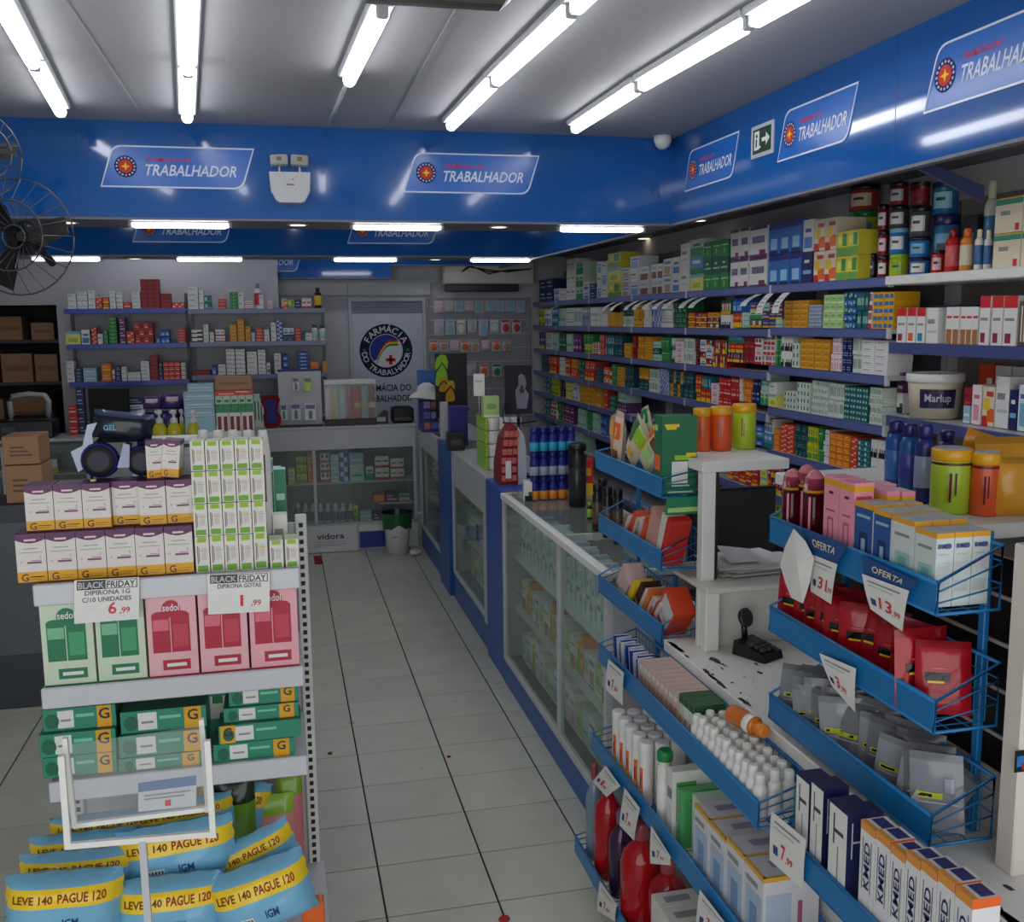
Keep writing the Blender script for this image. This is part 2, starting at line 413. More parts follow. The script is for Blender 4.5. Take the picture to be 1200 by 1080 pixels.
def ring_text(txt, a_mid, span, r, flip, h):
    n = len(txt)
    for i, ch in enumerate(txt):
        if ch == ' ': continue
        a = a_mid+(-1 if not flip else 1)*span*((i+.5)/n-.5)
        rad = Vector((cos(a), 0, sin(a))); tan = Vector((sin(a), 0, -cos(a)))*(1 if not flip else -1); upv = rad if not flip else -rad
        c = Vector((cx, 10.389, cz))+rad*r
        b.text(ch, c, tan, upv, NY, 0, -h/2, h, (214,220,228), .0022, al='c')
ring_text('FARMÁCIA', pi/2, 2.35, Rr*.815, False, .068)
ring_text('DO TRABALHADOR', -pi/2, 3.0, Rr*.815, True, .058)
for sx in (-1, 1): b.disc(o0, U, V, NY, cx+sx*Rr*.82, cz+.005, .018, 'green', .002, 10)
b.text('FARMÁCIA DO', (0,10.389,0), U, V, NY, 1.08, 1.315, .07, (16,22,40), .001, al='c', wid=.50)
b.text('TRABALHADOR', (0,10.389,0), U, V, NY, 1.08, 1.205, .07, (16,22,40), .001, al='c', wid=.50)
b.build('emblem_print', M_MATTE, leaf)

# blue glossy fascias and cross beams
def fascia(name, x0, x1, y0, y1, z0, z1):
    b = MB(); b.box(x0, x1, y0, y1, z0, z1, 'blue'); o = struct(b.build(name, M_VINYL))
    c = MB(); c.box(x0, x1, y0, y1, z0-.012, z0-.0005, 'lgrey'); c.build('under_trim', M_SOFF, o); return o
beam1 = fascia('trim_5', -4.2, 2.24, 5.5, 5.95, 2.585, CEILZ)
beam2 = fascia('trim_6', -4.2, 2.24, 8.72, 9.15, 2.60, CEILZ)
beam3 = fascia('trim_7', .03, 1.12, 10.1, 10.3, 2.47, CEILZ); beam4 = fascia('trim_9', 1.12, 2.24, 10.1, 10.15, 2.60, CEILZ)
rf = fascia('trim_8', 2.24, 2.28, -1.4, 10.39, 2.585, CEILZ)
b = MB()
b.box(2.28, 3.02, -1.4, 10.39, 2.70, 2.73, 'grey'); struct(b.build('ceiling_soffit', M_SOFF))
# vertical joints in the vinyl
for k, (x, y) in enumerate(((-.95, 5.499), (.28, 5.499))):
    b = MB(); b.box(x-.001, x+.001, y-.0006, y, 2.585, CEILZ, (10,50,120)); b.build('vinyl_joint', M_PAINT, beam1)
for y in (3.36, 2.55): b = MB(); b.box(2.2393, 2.24, y-.001, y+.001, 2.585, CEILZ, (10,50,120)); b.build('vinyl_joint', M_PAINT, rf)

# fascia signs: parallelogram outline, emblem, lettering
def outline(W, H, sk, r, n=5):
    # corners: BL, BR(rounded), TR, TL(rounded)
    P = [(0,0)]
    c = (W-sk, 0); d1 = (-1, 0); l = sqrt(sk*sk+H*H); d2 = (sk/l, H/l)
    def rnd(c, din, dout):
        a = (c[0]+din[0]*r, c[1]+din[1]*r); b2 = (c[0]+dout[0]*r, c[1]+dout[1]*r)
        return [((1-t)**2*a[0]+2*t*(1-t)*c[0]+t*t*b2[0], (1-t)**2*a[1]+2*t*(1-t)*c[1]+t*t*b2[1]) for t in [i/n for i in range(n+1)]]
    P += rnd(c, d1, d2); P += [(W, H)]; P += rnd((sk, H), (1, 0), (-d2[0], -d2[1]))
    return P
def fsign(o, u, n, W, H, label, group='round-emblem fascia signs'):
    v = Vector((0,0,1)); sk = H*.32; u = Vector(u); n = Vector(n); o = Vector(o); r = H*.22
    s = thing('fascia_sign', label, 'sign', o, group=group); z = Vector((0,0,0))
    A = outline(W, H, sk, r); t = .008
    B = [(x*(W-2*t)/W+t, y*(H-2*t)/H+t) for x, y in A]
    b = MB(); b.prism(A, z, u, v, n, .0022, (40,104,186), 'white'); b.build('sign_panel', M_VPAN, s)
    b = MB()
    for i in range(len(A)):
        j = (i+1) % len(A); P = [z+u*A[i][0]+v*A[i][1]+n*.004, z+u*A[j][0]+v*A[j][1]+n*.004, z+u*B[j][0]+v*B[j][1]+n*.004, z+u*B[i][0]+v*B[i][1]+n*.004]
        b.face(P, (206,216,232)); b.face([P[1], P[0], P[0]-n*.002, P[1]-n*.002], (206,216,232))
    b.build('white_border', M_PLAST, s)
    b = MB(); cx, cy = W*.165, H*.5; R0 = H*.26
    b.disc(z, u, v, n, cx, cy, R0, (20,26,90), .003, 28)
    for k in range(16):
        a = 2*pi*k/16; b.disc(z, u, v, n, cx+R0*.8*cos(a), cy+R0*.8*sin(a), R0*.1, (190,200,225), .0035, 6)
    b.disc(z, u, v, n, cx, cy, R0*.62, (200,60,50), .0035, 20)
    st = [(R0*(.42 if i % 2 == 0 else .16)*cos(pi/2+i*pi/4), R0*(.42 if i % 2 == 0 else .16)*sin(pi/2+i*pi/4)) for i in range(8)]
    b.face([z+u*(cx+x)+v*(cy+y)+n*.004 for x, y in st], 'yellow')
    b.build('round_emblem', M_MATTE, s)
    b = MB(); b.text('TRABALHADOR', z, u, v, n, W*.275, H*.30, H*.27, (214,222,236), .003, .25, 'l', W*.60)
    b.text('FARMÁCIA DO', z, u, v, n, W*.30, H*.63, H*.10, (205,50,60), .003, .25, 'l', W*.28)
    b.build('lettering', M_MATTE, s); return s
M_VPAN = mat_surface('sign_panel_vinyl', (40,108,196), (36,100,188), 2, .18, .26)
fsign((-.849, 5.5, 2.733), (1,0,0), (0,-1,0), .764, .208, 'blue pharmacy sign on the front beam, left of the emergency light')
fsign((.689, 5.5, 2.733), (1,0,0), (0,-1,0), .762, .212, 'blue pharmacy sign on the front beam, right of the emergency light')
fsign((2.24, 5.31, 2.738), (0,-1,0), (-1,0,0), .67, .212, 'blue pharmacy sign left of the exit sign on the right fascia')
fsign((2.24, 4.245, 2.738), (0,-1,0), (-1,0,0), .64, .212, 'blue pharmacy sign just right of the exit sign')
fsign((2.24, 3.19, 2.744), (0,-1,0), (-1,0,0), .66, .215, 'blue pharmacy sign at the right edge, nearest the viewer')
fsign((-1.13, 8.72, 2.70), (1,0,0), (0,-1,0), .80, .21, 'blue pharmacy sign on the second beam, partly hidden, left')
fsign((.60, 8.72, 2.70), (1,0,0), (0,-1,0), .80, .21, 'blue pharmacy sign on the second beam, partly hidden, centre')
fsign((-.52, 10.1, 2.53), (1,0,0), (0,-1,0), .78, .21, 'blue pharmacy sign on the rearmost beam beside the white wall')
# exit sign
s = thing('exit_sign', 'small dark green exit sign with running figure and arrow', 'sign', (2.24, 4.395, 2.79))
b = MB(); b.box(-.006, 0, -.11, .11, 0, .148, 'lgrey', b=.001); b.build('backing', M_PLAST, s)
b = MB(); o = Vector((-.006, .11, 0)); u = Vector((0,-1,0)); v = NZ
b.rect(o, u, v, NX, .02, .018, .20, .13, (18,60,48), .0005)
b.face([o+u*x+v*y+NX*.001 for x, y in ((.11,.066),(.15,.066),(.15,.045),(.188,.075),(.15,.105),(.15,.084),(.11,.084))], 'white')
b.rect(o, u, v, NX, .035, .035, .085, .12, 'white', .001); b.rect(o, u, v, NX, .05, .045, .064, .085, (18,60,48), .0015)
b.disc(o, u, v, NX, .06, .098, .009, (18,60,48), .0015, 10); b.rect(o, u, v, NX, .06, .04, .10, .05, 'white', .0016)
b.build('pictogram', M_MATTE, s)
# emergency light
s = thing('emergency_light', 'white emergency light with two tilted lamp heads on the blue beam', 'light', (.09, 5.5, 2.665))
b = MB(); O = [(-.105,.155),(-.10,.06),(-.075,.012),(-.055,0),(.055,0),(.075,.012),(.10,.06),(.105,.155)]
b.prism([(x, y) for x, y in O], (0,0,0), (1,0,0), (0,0,1), (0,-1,0), .055, 'lgrey'); b.box(-.02, .022, -.0565, -.055, .088, .094, 'dgrey'); b.disc((0,-.055,0), (1,0,0), (0,0,1), NY, .015, .118, .004, 'red', .001, 8)
b.build('housing', M_PLAST, s)
for sx in (-1, 1):
    b = MB(); b.tube([(sx*.052,-.03,.155), (sx*.052,-.03,.19)], .006, 'lgrey'); h = b.build('lamp_bracket', M_PLAST, s)
    b = MB(); b.box(-.045, .045, -.045, .02, -.026, .026, 'lgrey', b=.008); q = b.build('lamp_head', M_PLAST, s, (sx*.052, -.025, .212), (radians(-8), radians(3*sx), 0))
    b = MB(); b.box(-.039, .039, -.0475, -.045, -.021, .021, (236,232,220)); b.box(-.012,.012,-.0485,-.0475,-.011,.011,(170,160,140)); b.build('reflector', M_MET, q)
# dome camera
s = thing('dome_camera', 'small white dome camera at the corner of ceiling and beams', 'camera', (2.155, 5.44, CEILZ))
b = MB(); b.lathe([(.05,-.0,'white'),(.05,-.03,'white'),(.038,-.055,'white'),(.018,-.072,'white')], 0, 0, 20); b.build('housing', M_PLAST, s)
b = MB(); b.lathe([(.001,-.034,'black'),(.016,-.03,'black'),(.02,-.014,'black'),(.016,0,'black')], 0, 0, 12); b.build('lens', M_PLAST, s, (0, -.036, -.022), (radians(60), 0, 0))

# ceiling tube lights, one after the other in lines
def tube(p0, p1, label, r=.026, strip=True, mat=None, group='tube lights in lines on the ceiling'):
    p0, p1 = Vector(p0), Vector(p1); c = (p0+p1)/2; d = (p1-p0); Ln = d.length
    dz_ = r*.55
    s = thing('tube_light', label, 'light', c, (0, 0, atan2(d.y, d.x)), group)
    b = MB(); b.lathe([(r*.6, -Ln/2+.02, 'white'), (r, -Ln/2+.035, 'white'), (r, Ln/2-.035, 'white'), (r*.6, Ln/2-.02, 'white')], 0, 0, 16)
    b.xf(Matrix.Rotation(pi/2, 4, 'Y')); b.build('tube', mat or M_TUBE, s)
    b = MB(); b.box(-Ln/2, Ln/2, -.042 if r > .02 else -.025, .042 if r > .02 else .025, r*.7, r+.02, 'lgrey', b=.006)  # fitting widened on ceiling tubes to block their direct upward light
    for sx in (-1, 1): b.box(sx*Ln/2-sx*.0, sx*Ln/2-sx*.02, -.02, .02, -r*.8, r, 'lgrey', b=.006)
    b.build('fitting', M_PAINT, s); return s
TZ = CEILZ-.047
LN = [('leftmost line', ((72,133),(40,76),(-32,-52))), ('second line from the left', ((219.5,140),(220,84),(221,-30))), ('short third line from the left', ((408,97),(449,12))),
      ('fourth line from the left', ((527,149),(580,96),(672,12),(760,-75))), ('rightmost line', ((672,152),(750,102),(880,27),(1000,-40)))]
for nm, P in LN:
    W = [at(px, py, Z=TZ) for px, py in P]
    for k in range(len(W)-1):
        a, c = W[k], W[k+1]; d = (c-a).normalized()
        tube(a+d*.008, c-d*.008, 'white tube light, %s of the %s on the ceiling' % (['far end', 'middle', 'near end'][k] if len(W) > 3 else ['far end', 'near end'][k] if len(W) > 2 else 'only one', nm))
b = MB(); a, c = at(404, 103, Z=CEILZ-.012), at(385, 146, Z=CEILZ-.012); b.tube([a, c], .011, 'lgrey'); tag(b.build('cable_duct', M_PAINT), 'thin grey cable duct on the ceiling behind the third tube line', 'duct')
for k, (a, c, yy, nm) in enumerate([(150,272,5.60,'left'),(410,520,5.60,'middle'),(652,756,5.60,'right')]):
    p0 = at(a, 261, Y=yy); p1 = at(c, 262, Y=yy); tube((p0.x, yy, 2.556), (p1.x, yy, 2.556), 'horizontal tube light under the front blue beam, %s one' % nm, .0155, mat=M_TUBE, group='tubes under the front beam')
for k, (a, c, nm) in enumerate([(35,120,'leftmost'),(205,286,'second'),(389,467,'third'),(549,623,'rightmost')]):
    yy = 8.84; p0 = at(a, 301, Y=yy); p1 = at(c, 301, Y=yy); tube((p0.x, yy, 2.570), (p1.x, yy, 2.570), 'horizontal tube light under the second blue beam, %s from the left' % nm, .0155, mat=M_TUBE2, group='tubes under the second beam')
for k, (x, y) in enumerate(((-1.4, 6.6), (.2, 6.6), (1.7, 6.6), (-1.0, 9.5), (.9, 9.6))):  # unseen tubes added behind the beams to brighten the rear zone
    yy2 = y+1.3 if k < 3 else y+.0; 
    if k < 3: tube((x, y, TZ), (x, yy2, TZ), 'unseen ceiling tube light added above the beams to brighten the rear, %s' % ['left','centre','right'][k], group='added rear fill tubes')
    else: tube((x-.45, y, 2.99), (x+.45, y, 2.99), 'unseen ceiling tube light added behind the second beam for brightness, %s one' % ['left','right'][k-3], group='added rear fill tubes')
def downlight(x, y, z, label, mat, r=.055):
    s = thing('downlight', label, 'light', (x, y, z), group='round recessed downlights')
    b = MB(); b.lathe([(r*.75,-.004,'white'),(r*1.12,-.006,'white'),(r*1.15,0,'white')], 0, 0, 24, cap0=False); b.build('rim', M_PAINT, s)
    b = MB(); b.cyl(0, 0, -.0045, -.002, r*.86, 'white', 24); b.build('lamp', mat, s)
for (px, py, mt, lb) in ((1097,186,M_DOWNY,'yellow glowing downlight under the soffit above the tall blue tubs'), (933,228,M_DOWN,'warm downlight under the right soffit above the blue boxes'), (818,258,M_DOWN,'warm downlight under the right soffit just behind the front beam'), (755,279,M_DOWN,'small warm downlight under the right soffit, third from the front'), (703,294,M_DOWN,'faint downlight under the right soffit, farthest back')):
    p = at(px, py, Z=2.70); downlight(p.x, p.y, 2.70, lb, mt, .06)
for (x, lb) in ((-1.05,'leftmost'),(.125,'middle'),(1.25,'rightmost')): downlight(x, 5.66, 2.572, 'warm downlight under the front blue beam, %s' % lb, M_DOWN, .05)
for (px, lb) in ((158,'left'),(510,'right')): p = at(px, 300, Y=9.0); downlight(p.x, 9.0, 2.587, 'small downlight under the second blue beam, %s one' % lb, M_DOWN, .05)
# ceiling air conditioner whose rear edge shows at the top of the frame
s = thing('ceiling_air_conditioner', 'beige ceiling air conditioner cut off by the top edge', 'air conditioner', (.47, 3.01, 2.93))
b = MB(); b.box(-.24, .24, -.42, .0, .02, .115, (150,146,134), b=.03); b.build('casing', M_PLAST, s)
b = MB(); b.box(-.2, .2, -.38, -.04, .005, .02, (120,116,106), b=.008); b.build('grille', M_PLAST, s)
for i in range(3): b = MB(); b.box(-.19, .19, -.33+i*.1, -.29+i*.1, .0, .005, (90,88,82)); b.build('slat', M_PLAST, s)
# wall fan at the left edge
def cage(b, R, d, n=22):
    for k in range(n):
        a = 2*pi*k/n; b.tube([(.04*cos(a), 0, .04*sin(a)), (R*.55*cos(a), -d, R*.55*sin(a)), (R*cos(a), -.01, R*sin(a))], .0022, 'dgrey', 4)
    for r, y in ((R, -.01), (R*.6, -d), (R*.2, -d*.5)): b.tube([(r*cos(2*pi*i/28), y, r*sin(2*pi*i/28)) for i in range(29)], .004, 'dgrey', 5)
def fan(loc, rz, R, label):
    s = thing('wall_fan', label, 'fan', loc, (0, 0, rz), 'dark wall fans'); 
    b = MB(); cage(b, R, .09); b.build('cage', M_PLAST, s)
    b = MB(); b.lathe([(.06,0,'black'),(.08,.04,'black'),(.07,.13,'black'),(.03,.16,'black')], 0, 0, 16); b.xf(Matrix.Rotation(-pi/2, 4, 'X')); b.build('motor', M_PLAST, s)
    for k in range(3):
        b = MB(); a0 = 2*pi*k/3; P = [(.03, -.12), (.03, .12), (.55, .5), (.95, .62), (.98, .1), (.6, -.22)]
        P = [(.09*R/.3*0+x*R*.92, y*R*.55) for x, y in P]
        b.prism(P, (0,-.03,0), (cos(a0), .12, sin(a0)), (-sin(a0), -.12, cos(a0)), (0,-1,0), .003, 'black'); b.build('blade', M_PLAST, s)
    b = MB(); b.tube([(0,.1,0),(0,.2,-.05),(0,.3,-.1)], .02, 'black'); b.build('bracket', M_PLAST, s)
p = at(-28, 180, Y=4.9); fan(p, radians(35), .19, 'dark wall fan cut by the left edge, higher and nearer')
p = at(22, 278, Y=5.0); fan(p, radians(-15), .26, 'large dark wall fan hanging just under the beam, left edge')
# ================================================================== printed boxes
def pbox(w, d, h, base, decor=(), top=None, side=(), b=0, back=0, texts=()):
    m = MB(); m.box(-w/2, w/2, 0, d, 0, h, base, b=b, top=top)
    o = Vector((-w/2, 0, 0)); u = Vector((w,0,0)); v = Vector((0,0,h))
    for k, (a0, b0, a1, b1, c) in enumerate(decor): m.rect(o, u, v, NY, a0, b0, a1, b1, c, .0004+.0002*(k % 4))
    for k, (a0, b0, a1, b1, c) in enumerate(side):
        m.rect(Vector((w/2, 0, 0)), (0,d,0), v, (1,0,0), a0, b0, a1, b1, c, .0004+.0002*(k % 4)); m.rect(Vector((-w/2, d, 0)), (0,-d,0), v, (-1,0,0), a0, b0, a1, b1, c, .0004+.0002*(k % 4))
    for (t, a, z, hh, c, al, wd) in texts: m.text(t, o, (1,0,0), (0,0,1), NY, a*w, z*h, hh, c, .0014, 0, al, wd)
    return m
D = {
 'yellow': ('plain yellow', 'gold', [(.08,.1,.92,.32,(200,140,20)),(.1,.6,.6,.75,(140,90,20))]),
 'gold': ('golden', (214,150,20), [(.1,.12,.9,.2,(250,210,90)),(.2,.5,.8,.62,(150,100,20))]),
 'yellowgreen': ('yellow-green', (214,210,40), [(.05,.05,.95,.4,(70,150,60)),(.3,.5,.7,.8,(60,140,60))]),
 'white': ('plain white', 'white', [(.1,.55,.7,.68,'grey'),(.1,.3,.9,.36,'lgrey')]),
 'whitestripe': ('white grey-striped', 'white', [(.0,.42,1,.52,(120,126,150)),(.1,.7,.6,.8,'grey')]),
 'whitered': ('white and red', 'white', [(.0,.0,1,.22,'red'),(.15,.5,.85,.64,(170,60,70))]),
 'whiteblack': ('white and black', 'white', [(.0,.0,1,.3,'black'),(.5,.3,1,.5,'dgrey')]),
 'whitepink': ('white and pink', (236,222,226), [(.2,.1,.8,.5,(226,150,170)),(.2,.65,.8,.75,(200,120,140))]),
 'whiteblue': ('white and blue', 'white', [(.1,.1,.9,.45,(80,130,200)),(.2,.6,.8,.72,(60,90,170))]),
 'whitegreen': ('white green-dotted', (216,226,214), [(.08,.25,.28,.8,(30,110,80)),(.62,.25,.82,.8,(30,110,80)),(.0,.0,1,.06,'lgrey')]),
 'paleGreen': ('pale green', (176,210,140), [(0,.0,1,.12,(226,236,200)),(.2,.4,.8,.65,(130,180,80))]),
 'mint': ('mint green', 'mint', [(.1,.3,.9,.45,(90,160,140)),(.1,.7,.5,.8,'white')]),
 'teal': ('dark teal', 'teal', [(.1,.2,.42,.75,(190,220,220)),(.55,.15,.95,.3,(120,180,190))]),
 'tealdot': ('teal white-dotted', (20,96,100), [(.15,.3,.4,.7,'mint'),(.6,.3,.85,.7,'mint')]),
 'dteal': ('blackish teal', 'dteal', [(.1,.5,.9,.62,(80,140,150)),(.1,.2,.4,.3,'mint')]),
 'green': ('bright green', 'green', [(.1,.65,.9,.74,'lgreen'),(.42,.2,.56,.55,'lime')]),
 'dgreen': ('dark green', (18,96,60), [(.1,.3,.9,.4,'mint'),(.3,.6,.6,.7,'white')]),
 'greenwhite': ('green and white', (190,214,190), [(0,0,1,.5,(40,150,90)),(.2,.6,.8,.75,(40,120,80))]),
 'blue': ('blue', (44,110,196), [(0,.8,1,1,(24,40,130)),(.2,.15,.8,.5,(150,200,235)),(.1,.0,.9,.12,'navy')]),
 'bluewhite': ('blue and white checked', (196,206,226), [(.0,.0,.5,.5,(50,90,180)),(.5,.5,1,1,(50,90,180))]),
 'navy': ('navy blue', 'navy', [(.1,.3,.9,.42,'lblue'),(.2,.65,.7,.75,'white')]),
 'red': ('bright red', 'red', [(.1,.3,.9,.45,'cream'),(.1,.7,.7,.78,(255,160,140))]),
 'redyellow': ('red and yellow', 'red', [(0,.0,1,.34,'yellow'),(.15,.55,.85,.75,'gold')]),
 'redwhite': ('red and white', 'white', [(0,.0,1,.3,'red'),(.1,.5,.4,.9,'dred'),(.6,.5,.9,.9,'dred')]),
 'dred': ('dark red', (150,22,34), [(.1,.1,.9,.2,(200,80,80)),(.1,.5,.6,.6,(90,10,20))]),
 'maroon': ('maroon', 'maroon', [(.1,.4,.9,.5,'tan')]),
 'purple': ('purple', 'purple', [(.1,.2,.9,.36,'lpink'),(.1,.6,.5,.7,'white')]),
 'violetmix': ('violet and yellow', (80,60,120), [(0,0,1,.22,'yellow'),(.1,.5,.9,.62,'lgrey')]),
 'orange': ('orange', (232,120,30), [(.1,.25,.9,.4,'yellow'),(.1,.6,.7,.72,(255,200,120))]),
 'orangered': ('orange-red', (222,70,36), [(.1,.2,.5,.4,'white'),(.55,.55,.9,.75,'white')]),
 'greyblue': ('grey-blue', (150,164,180), [(.05,.35,.95,.55,(90,130,170)),(.05,.75,.95,.85,'white')]),
 'mixlow': ('small multicoloured', 'navy', [(0,0,1,.3,'yellow'),(.1,.3,.5,.7,'red'),(.6,.5,.9,.9,'lgrey')]),
 'mixgreen': ('green and red mixed', 'dgreen', [(0,0,1,.28,'gold'),(.5,.3,.95,.8,'white'),(.1,.5,.4,.8,'red')]),
 'black': ('black', 'black', [(.2,.5,.8,.6,'gold'),(.2,.2,.8,.3,'lgrey')]),
 'whitepurple': ('white and purple', 'white', [(0,0,1,.08,'purple'),(.15,.45,.85,.68,(120,110,150)),(.55,.05,.9,.22,(140,40,90)),(0,.9,1,1,'purple')]),
 'yellowblue': ('yellow with blue squares', 'gold', [(.06,.18,.46,.72,(40,110,170)),(.54,.18,.94,.72,(40,110,170))]),
 'fruit': ('cream, red and yellow', 'cream', [(.0,.0,.5,.25,'red'),(.4,.1,1,.45,'orange'),(.1,.4,.6,.7,'yellow'),(.3,.75,.9,.88,(200,60,60))]),
 'limemix': ('yellow and lime', (226,214,60), [(.0,.0,1,.35,(110,170,70)),(.5,.4,.9,.9,(60,150,70)),(.1,.5,.4,.8,(240,236,120))]),
 'grass': ('sky blue and green', (90,150,200), [(0,0,1,.35,'green'),(.2,.6,.8,.8,'white')]),
 'babywhite': ('white photo-fronted', 'white', [(.15,.1,.85,.55,(190,150,126)),(.1,.7,.9,.86,(80,140,190)),(0,0,1,.06,'dred')]),
 'babyred': ('white and crimson', 'white', [(.1,.05,.9,.5,(140,50,60)),(.15,.65,.9,.85,'lgrey')]),
 'babyblue': ('white with pale blue front', (222,230,236), [(.1,.1,.9,.6,(120,180,210)),(.1,.7,.9,.8,(80,110,170))]),
 'skyyellow': ('pale yellow', (232,226,120), [(0,.8,1,1,'lblue'),(.2,.2,.8,.5,(180,200,60))]),
 'cardplain': ('brown cardboard', 'card', [(.1,.4,.9,.6,(140,96,60))]),
 'lightblue': ('light blue', (150,196,214), [(0,0,1,.12,'white'),(.1,.4,.9,.55,'white')]),
 'redcap': ('white red-topped', 'white', [(0,.76,1,1,'red'),(.15,.05,.6,.25,(150,40,60)),(.1,.5,.8,.56,'grey')]),
 'redcapO': ('white red-topped with orange mark', 'white', [(0,.76,1,1,'red'),(.15,.05,.7,.28,'orange'),(.1,.5,.8,.56,'grey')]),
 'redcapB': ('white red-topped with blue mark', 'white', [(0,.76,1,1,'red'),(.15,.05,.7,.28,(40,130,180)),(.1,.5,.8,.56,'grey')]),
 'honey': ('white and honey brown', 'white', [(.1,.0,.95,.4,(170,110,60)),(.1,.7,.9,.76,'red')]),
 'dstripe': ('dark brown striped', (90,70,60), [(.2,.1,.4,.9,'cream'),(.6,.1,.8,.9,'cream')]),
}
_DM = {}
def dmesh(k):
    if k not in _DM: _DM[k] = pbox(1, 1, 1, D[k][1], D[k][2]).mesh('box_'+k, M_CARD)
    return _DM[k]
REST = MB(); NIND = {}
CW = ['one','two','three','four','five','six','seven','eight','nine']
def seek(axis, val, px, z, py=400):
    for _ in range(3):
        p = at(px, py, X=val) if axis == 'X' else at(px, py, Y=val)
        py = proj((p.x, p.y, z))[1]
    return p
def stackfill(axis, val, z0, p0, p1, ptop, des, cols, rows, where, idx, depth=.1, name='medicine_box', noun='box', cat='box', group=None, cap=10**9, jitter=.004, gap=.0, frm='from back'):
    a = seek(axis, val, p0, z0); b = seek(axis, val, p1, z0); mid = (p0+p1)/2
    zt = (at(mid, ptop, X=val) if axis == 'X' else at(mid, ptop, Y=val)).z
    H = max(zt-z0, .02); s0, s1 = (a.y, b.y) if axis == 'X' else (a.x, b.x)
    w = abs(s1-s0)/cols; h = H/rows; rz = -pi/2 if axis == 'X' else 0
    for c in range(cols):
        for r in range(rows):
            d = des[(c*rows+r) % len(des)] if isinstance(des, (list, tuple)) else des
            t = s0+(s1-s0)*(c+.5)/cols; j = RND.uniform(0, jitter)
            hh = h*.985; ww = w*(.97-gap)
            loc = (val+j, t, z0+r*h) if axis == 'X' else (t, val+j, z0+r*h)
            NIND[name] = NIND.get(name, 0)+1
            lev = level(r, rows) if (rows > 1 or cols == 1) else ''
            colw = '' if cols == 1 else ['left','right'][c] if cols == 2 else ['left','middle','right'][c] if cols == 3 else 'column '+CW[c]
            o = ob(name, dmesh(d), None, loc, (0, 0, rz)); o.scale = (ww, depth, hh)
            tag(o, '%s %s, %s, %s pile %s, %s' % (D[d][0], noun, (lev+' '+colw).strip(), nth(idx), frm, where), cat, group)
    return abs(s1-s0), H

# ================================================================== right wall shelving
SX, SD = 2.65, .34
BY = [3.96, 5.07, 6.24, 7.29, 8.38, 9.45, 10.34]
ROWZ = {1: (2.215, 2.215), 2: (1.985, 1.975), 3: (1.775, 1.735), 4: (1.545, 1.50), 5: (1.305, 1.285), 6: (1.06, 1.05), 7: (.845, .83), 8: (.60, .60)}
def rowz(r, y): return ROWZ[r][0] if y < 5.6 else ROWZ[r][1]
for i in range(len(BY)-1):
    y0, y1 = BY[i], BY[i+1]
    s = thing('wall_shelving', 'bay of blue-edged shelves on the right wall, %s from the viewer' % nth(i+2), 'shelf', (SX, y0, 0), group='right wall shelving bays')
    b = MB(); b.box(.335, .37, .002, y1-y0-.002, .1, 2.55, (120,120,128)); b.build('back_panel', M_PAINT, s)
    for e in (.0, y1-y0-.03):
        b = MB(); b.box(.3, .335, e, e+.03, 0, 2.45, 'lgrey'); b.build('upright', M_PAINT, s)
    for r in range(1, 9):
        z = rowz(r, (y0+y1)/2)
        b = MB(); b.box(.012, .33, .003, y1-y0-.003, z-.02, z, (196,196,204)); sh = b.build('shelf_board', M_PAINT, s)
        b = MB(); b.box(0, .012, .003, y1-y0-.003, z-.042, z+.003, 'railblue', b=.002)
        b.box(-.001, .002, .006, y1-y0-.006, z-.037, z-.004, (92,104,160)); b.build('price_rail', M_PLAST, sh)
        b = MB(); b.box(-.003, .013, -.012, .012, z-.044, z+.004, 'lgrey', b=.002); b.build('rail_joint', M_PLAST, sh)
# nearest bay with a white top shelf
s = thing('wall_shelving', 'nearest bay on the right wall with a white top shelf', 'shelf', (SX, 1.4, 0), group='right wall shelving bays')
b = MB(); b.box(.335, .37, .002, 2.55, .1, 2.55, (128,118,112)); b.build('back_panel', M_PAINT, s)
for e in (1.45, 2.52): b = MB(); b.box(.3, .335, e, e+.03, 0, 2.45, 'lgrey'); b.build('upright', M_PAINT, s)
b = MB(); b.box(-.03, .33, .003, 2.557, 2.178, 2.218, 'white', b=.004); b.build('white_shelf', M_LAM, s)
for z in (1.925, 1.60, 1.3, 1.0, .7):
    b = MB(); b.box(.012, .33, .003, 2.55, z-.02, z, (196,196,204)); sh = b.build('shelf_board', M_PAINT, s)
    b = MB(); b.box(0, .012, .003, 2.55, z-.045, z+.003, 'railblue', b=.002); b.build('price_rail', M_PLAST, sh)
# soffit bracket near the yellow downlight
b = MB(); pq = at(1070, 188, X=2.34); b.prism([(0,0),(.30,-.10),(.30,-.16),(.0,-.035)], (2.34,pq.y,pq.z+.01), (1,0,0), (0,0,1), (0,-1,0), .02, (60,70,110)); tag(b.build('shelf_bracket', M_PAINT), 'slanted dark blue bracket under the soffit above the blue tubs', 'bracket')

G1 = 'medicine boxes in piles on the right wall shelves'
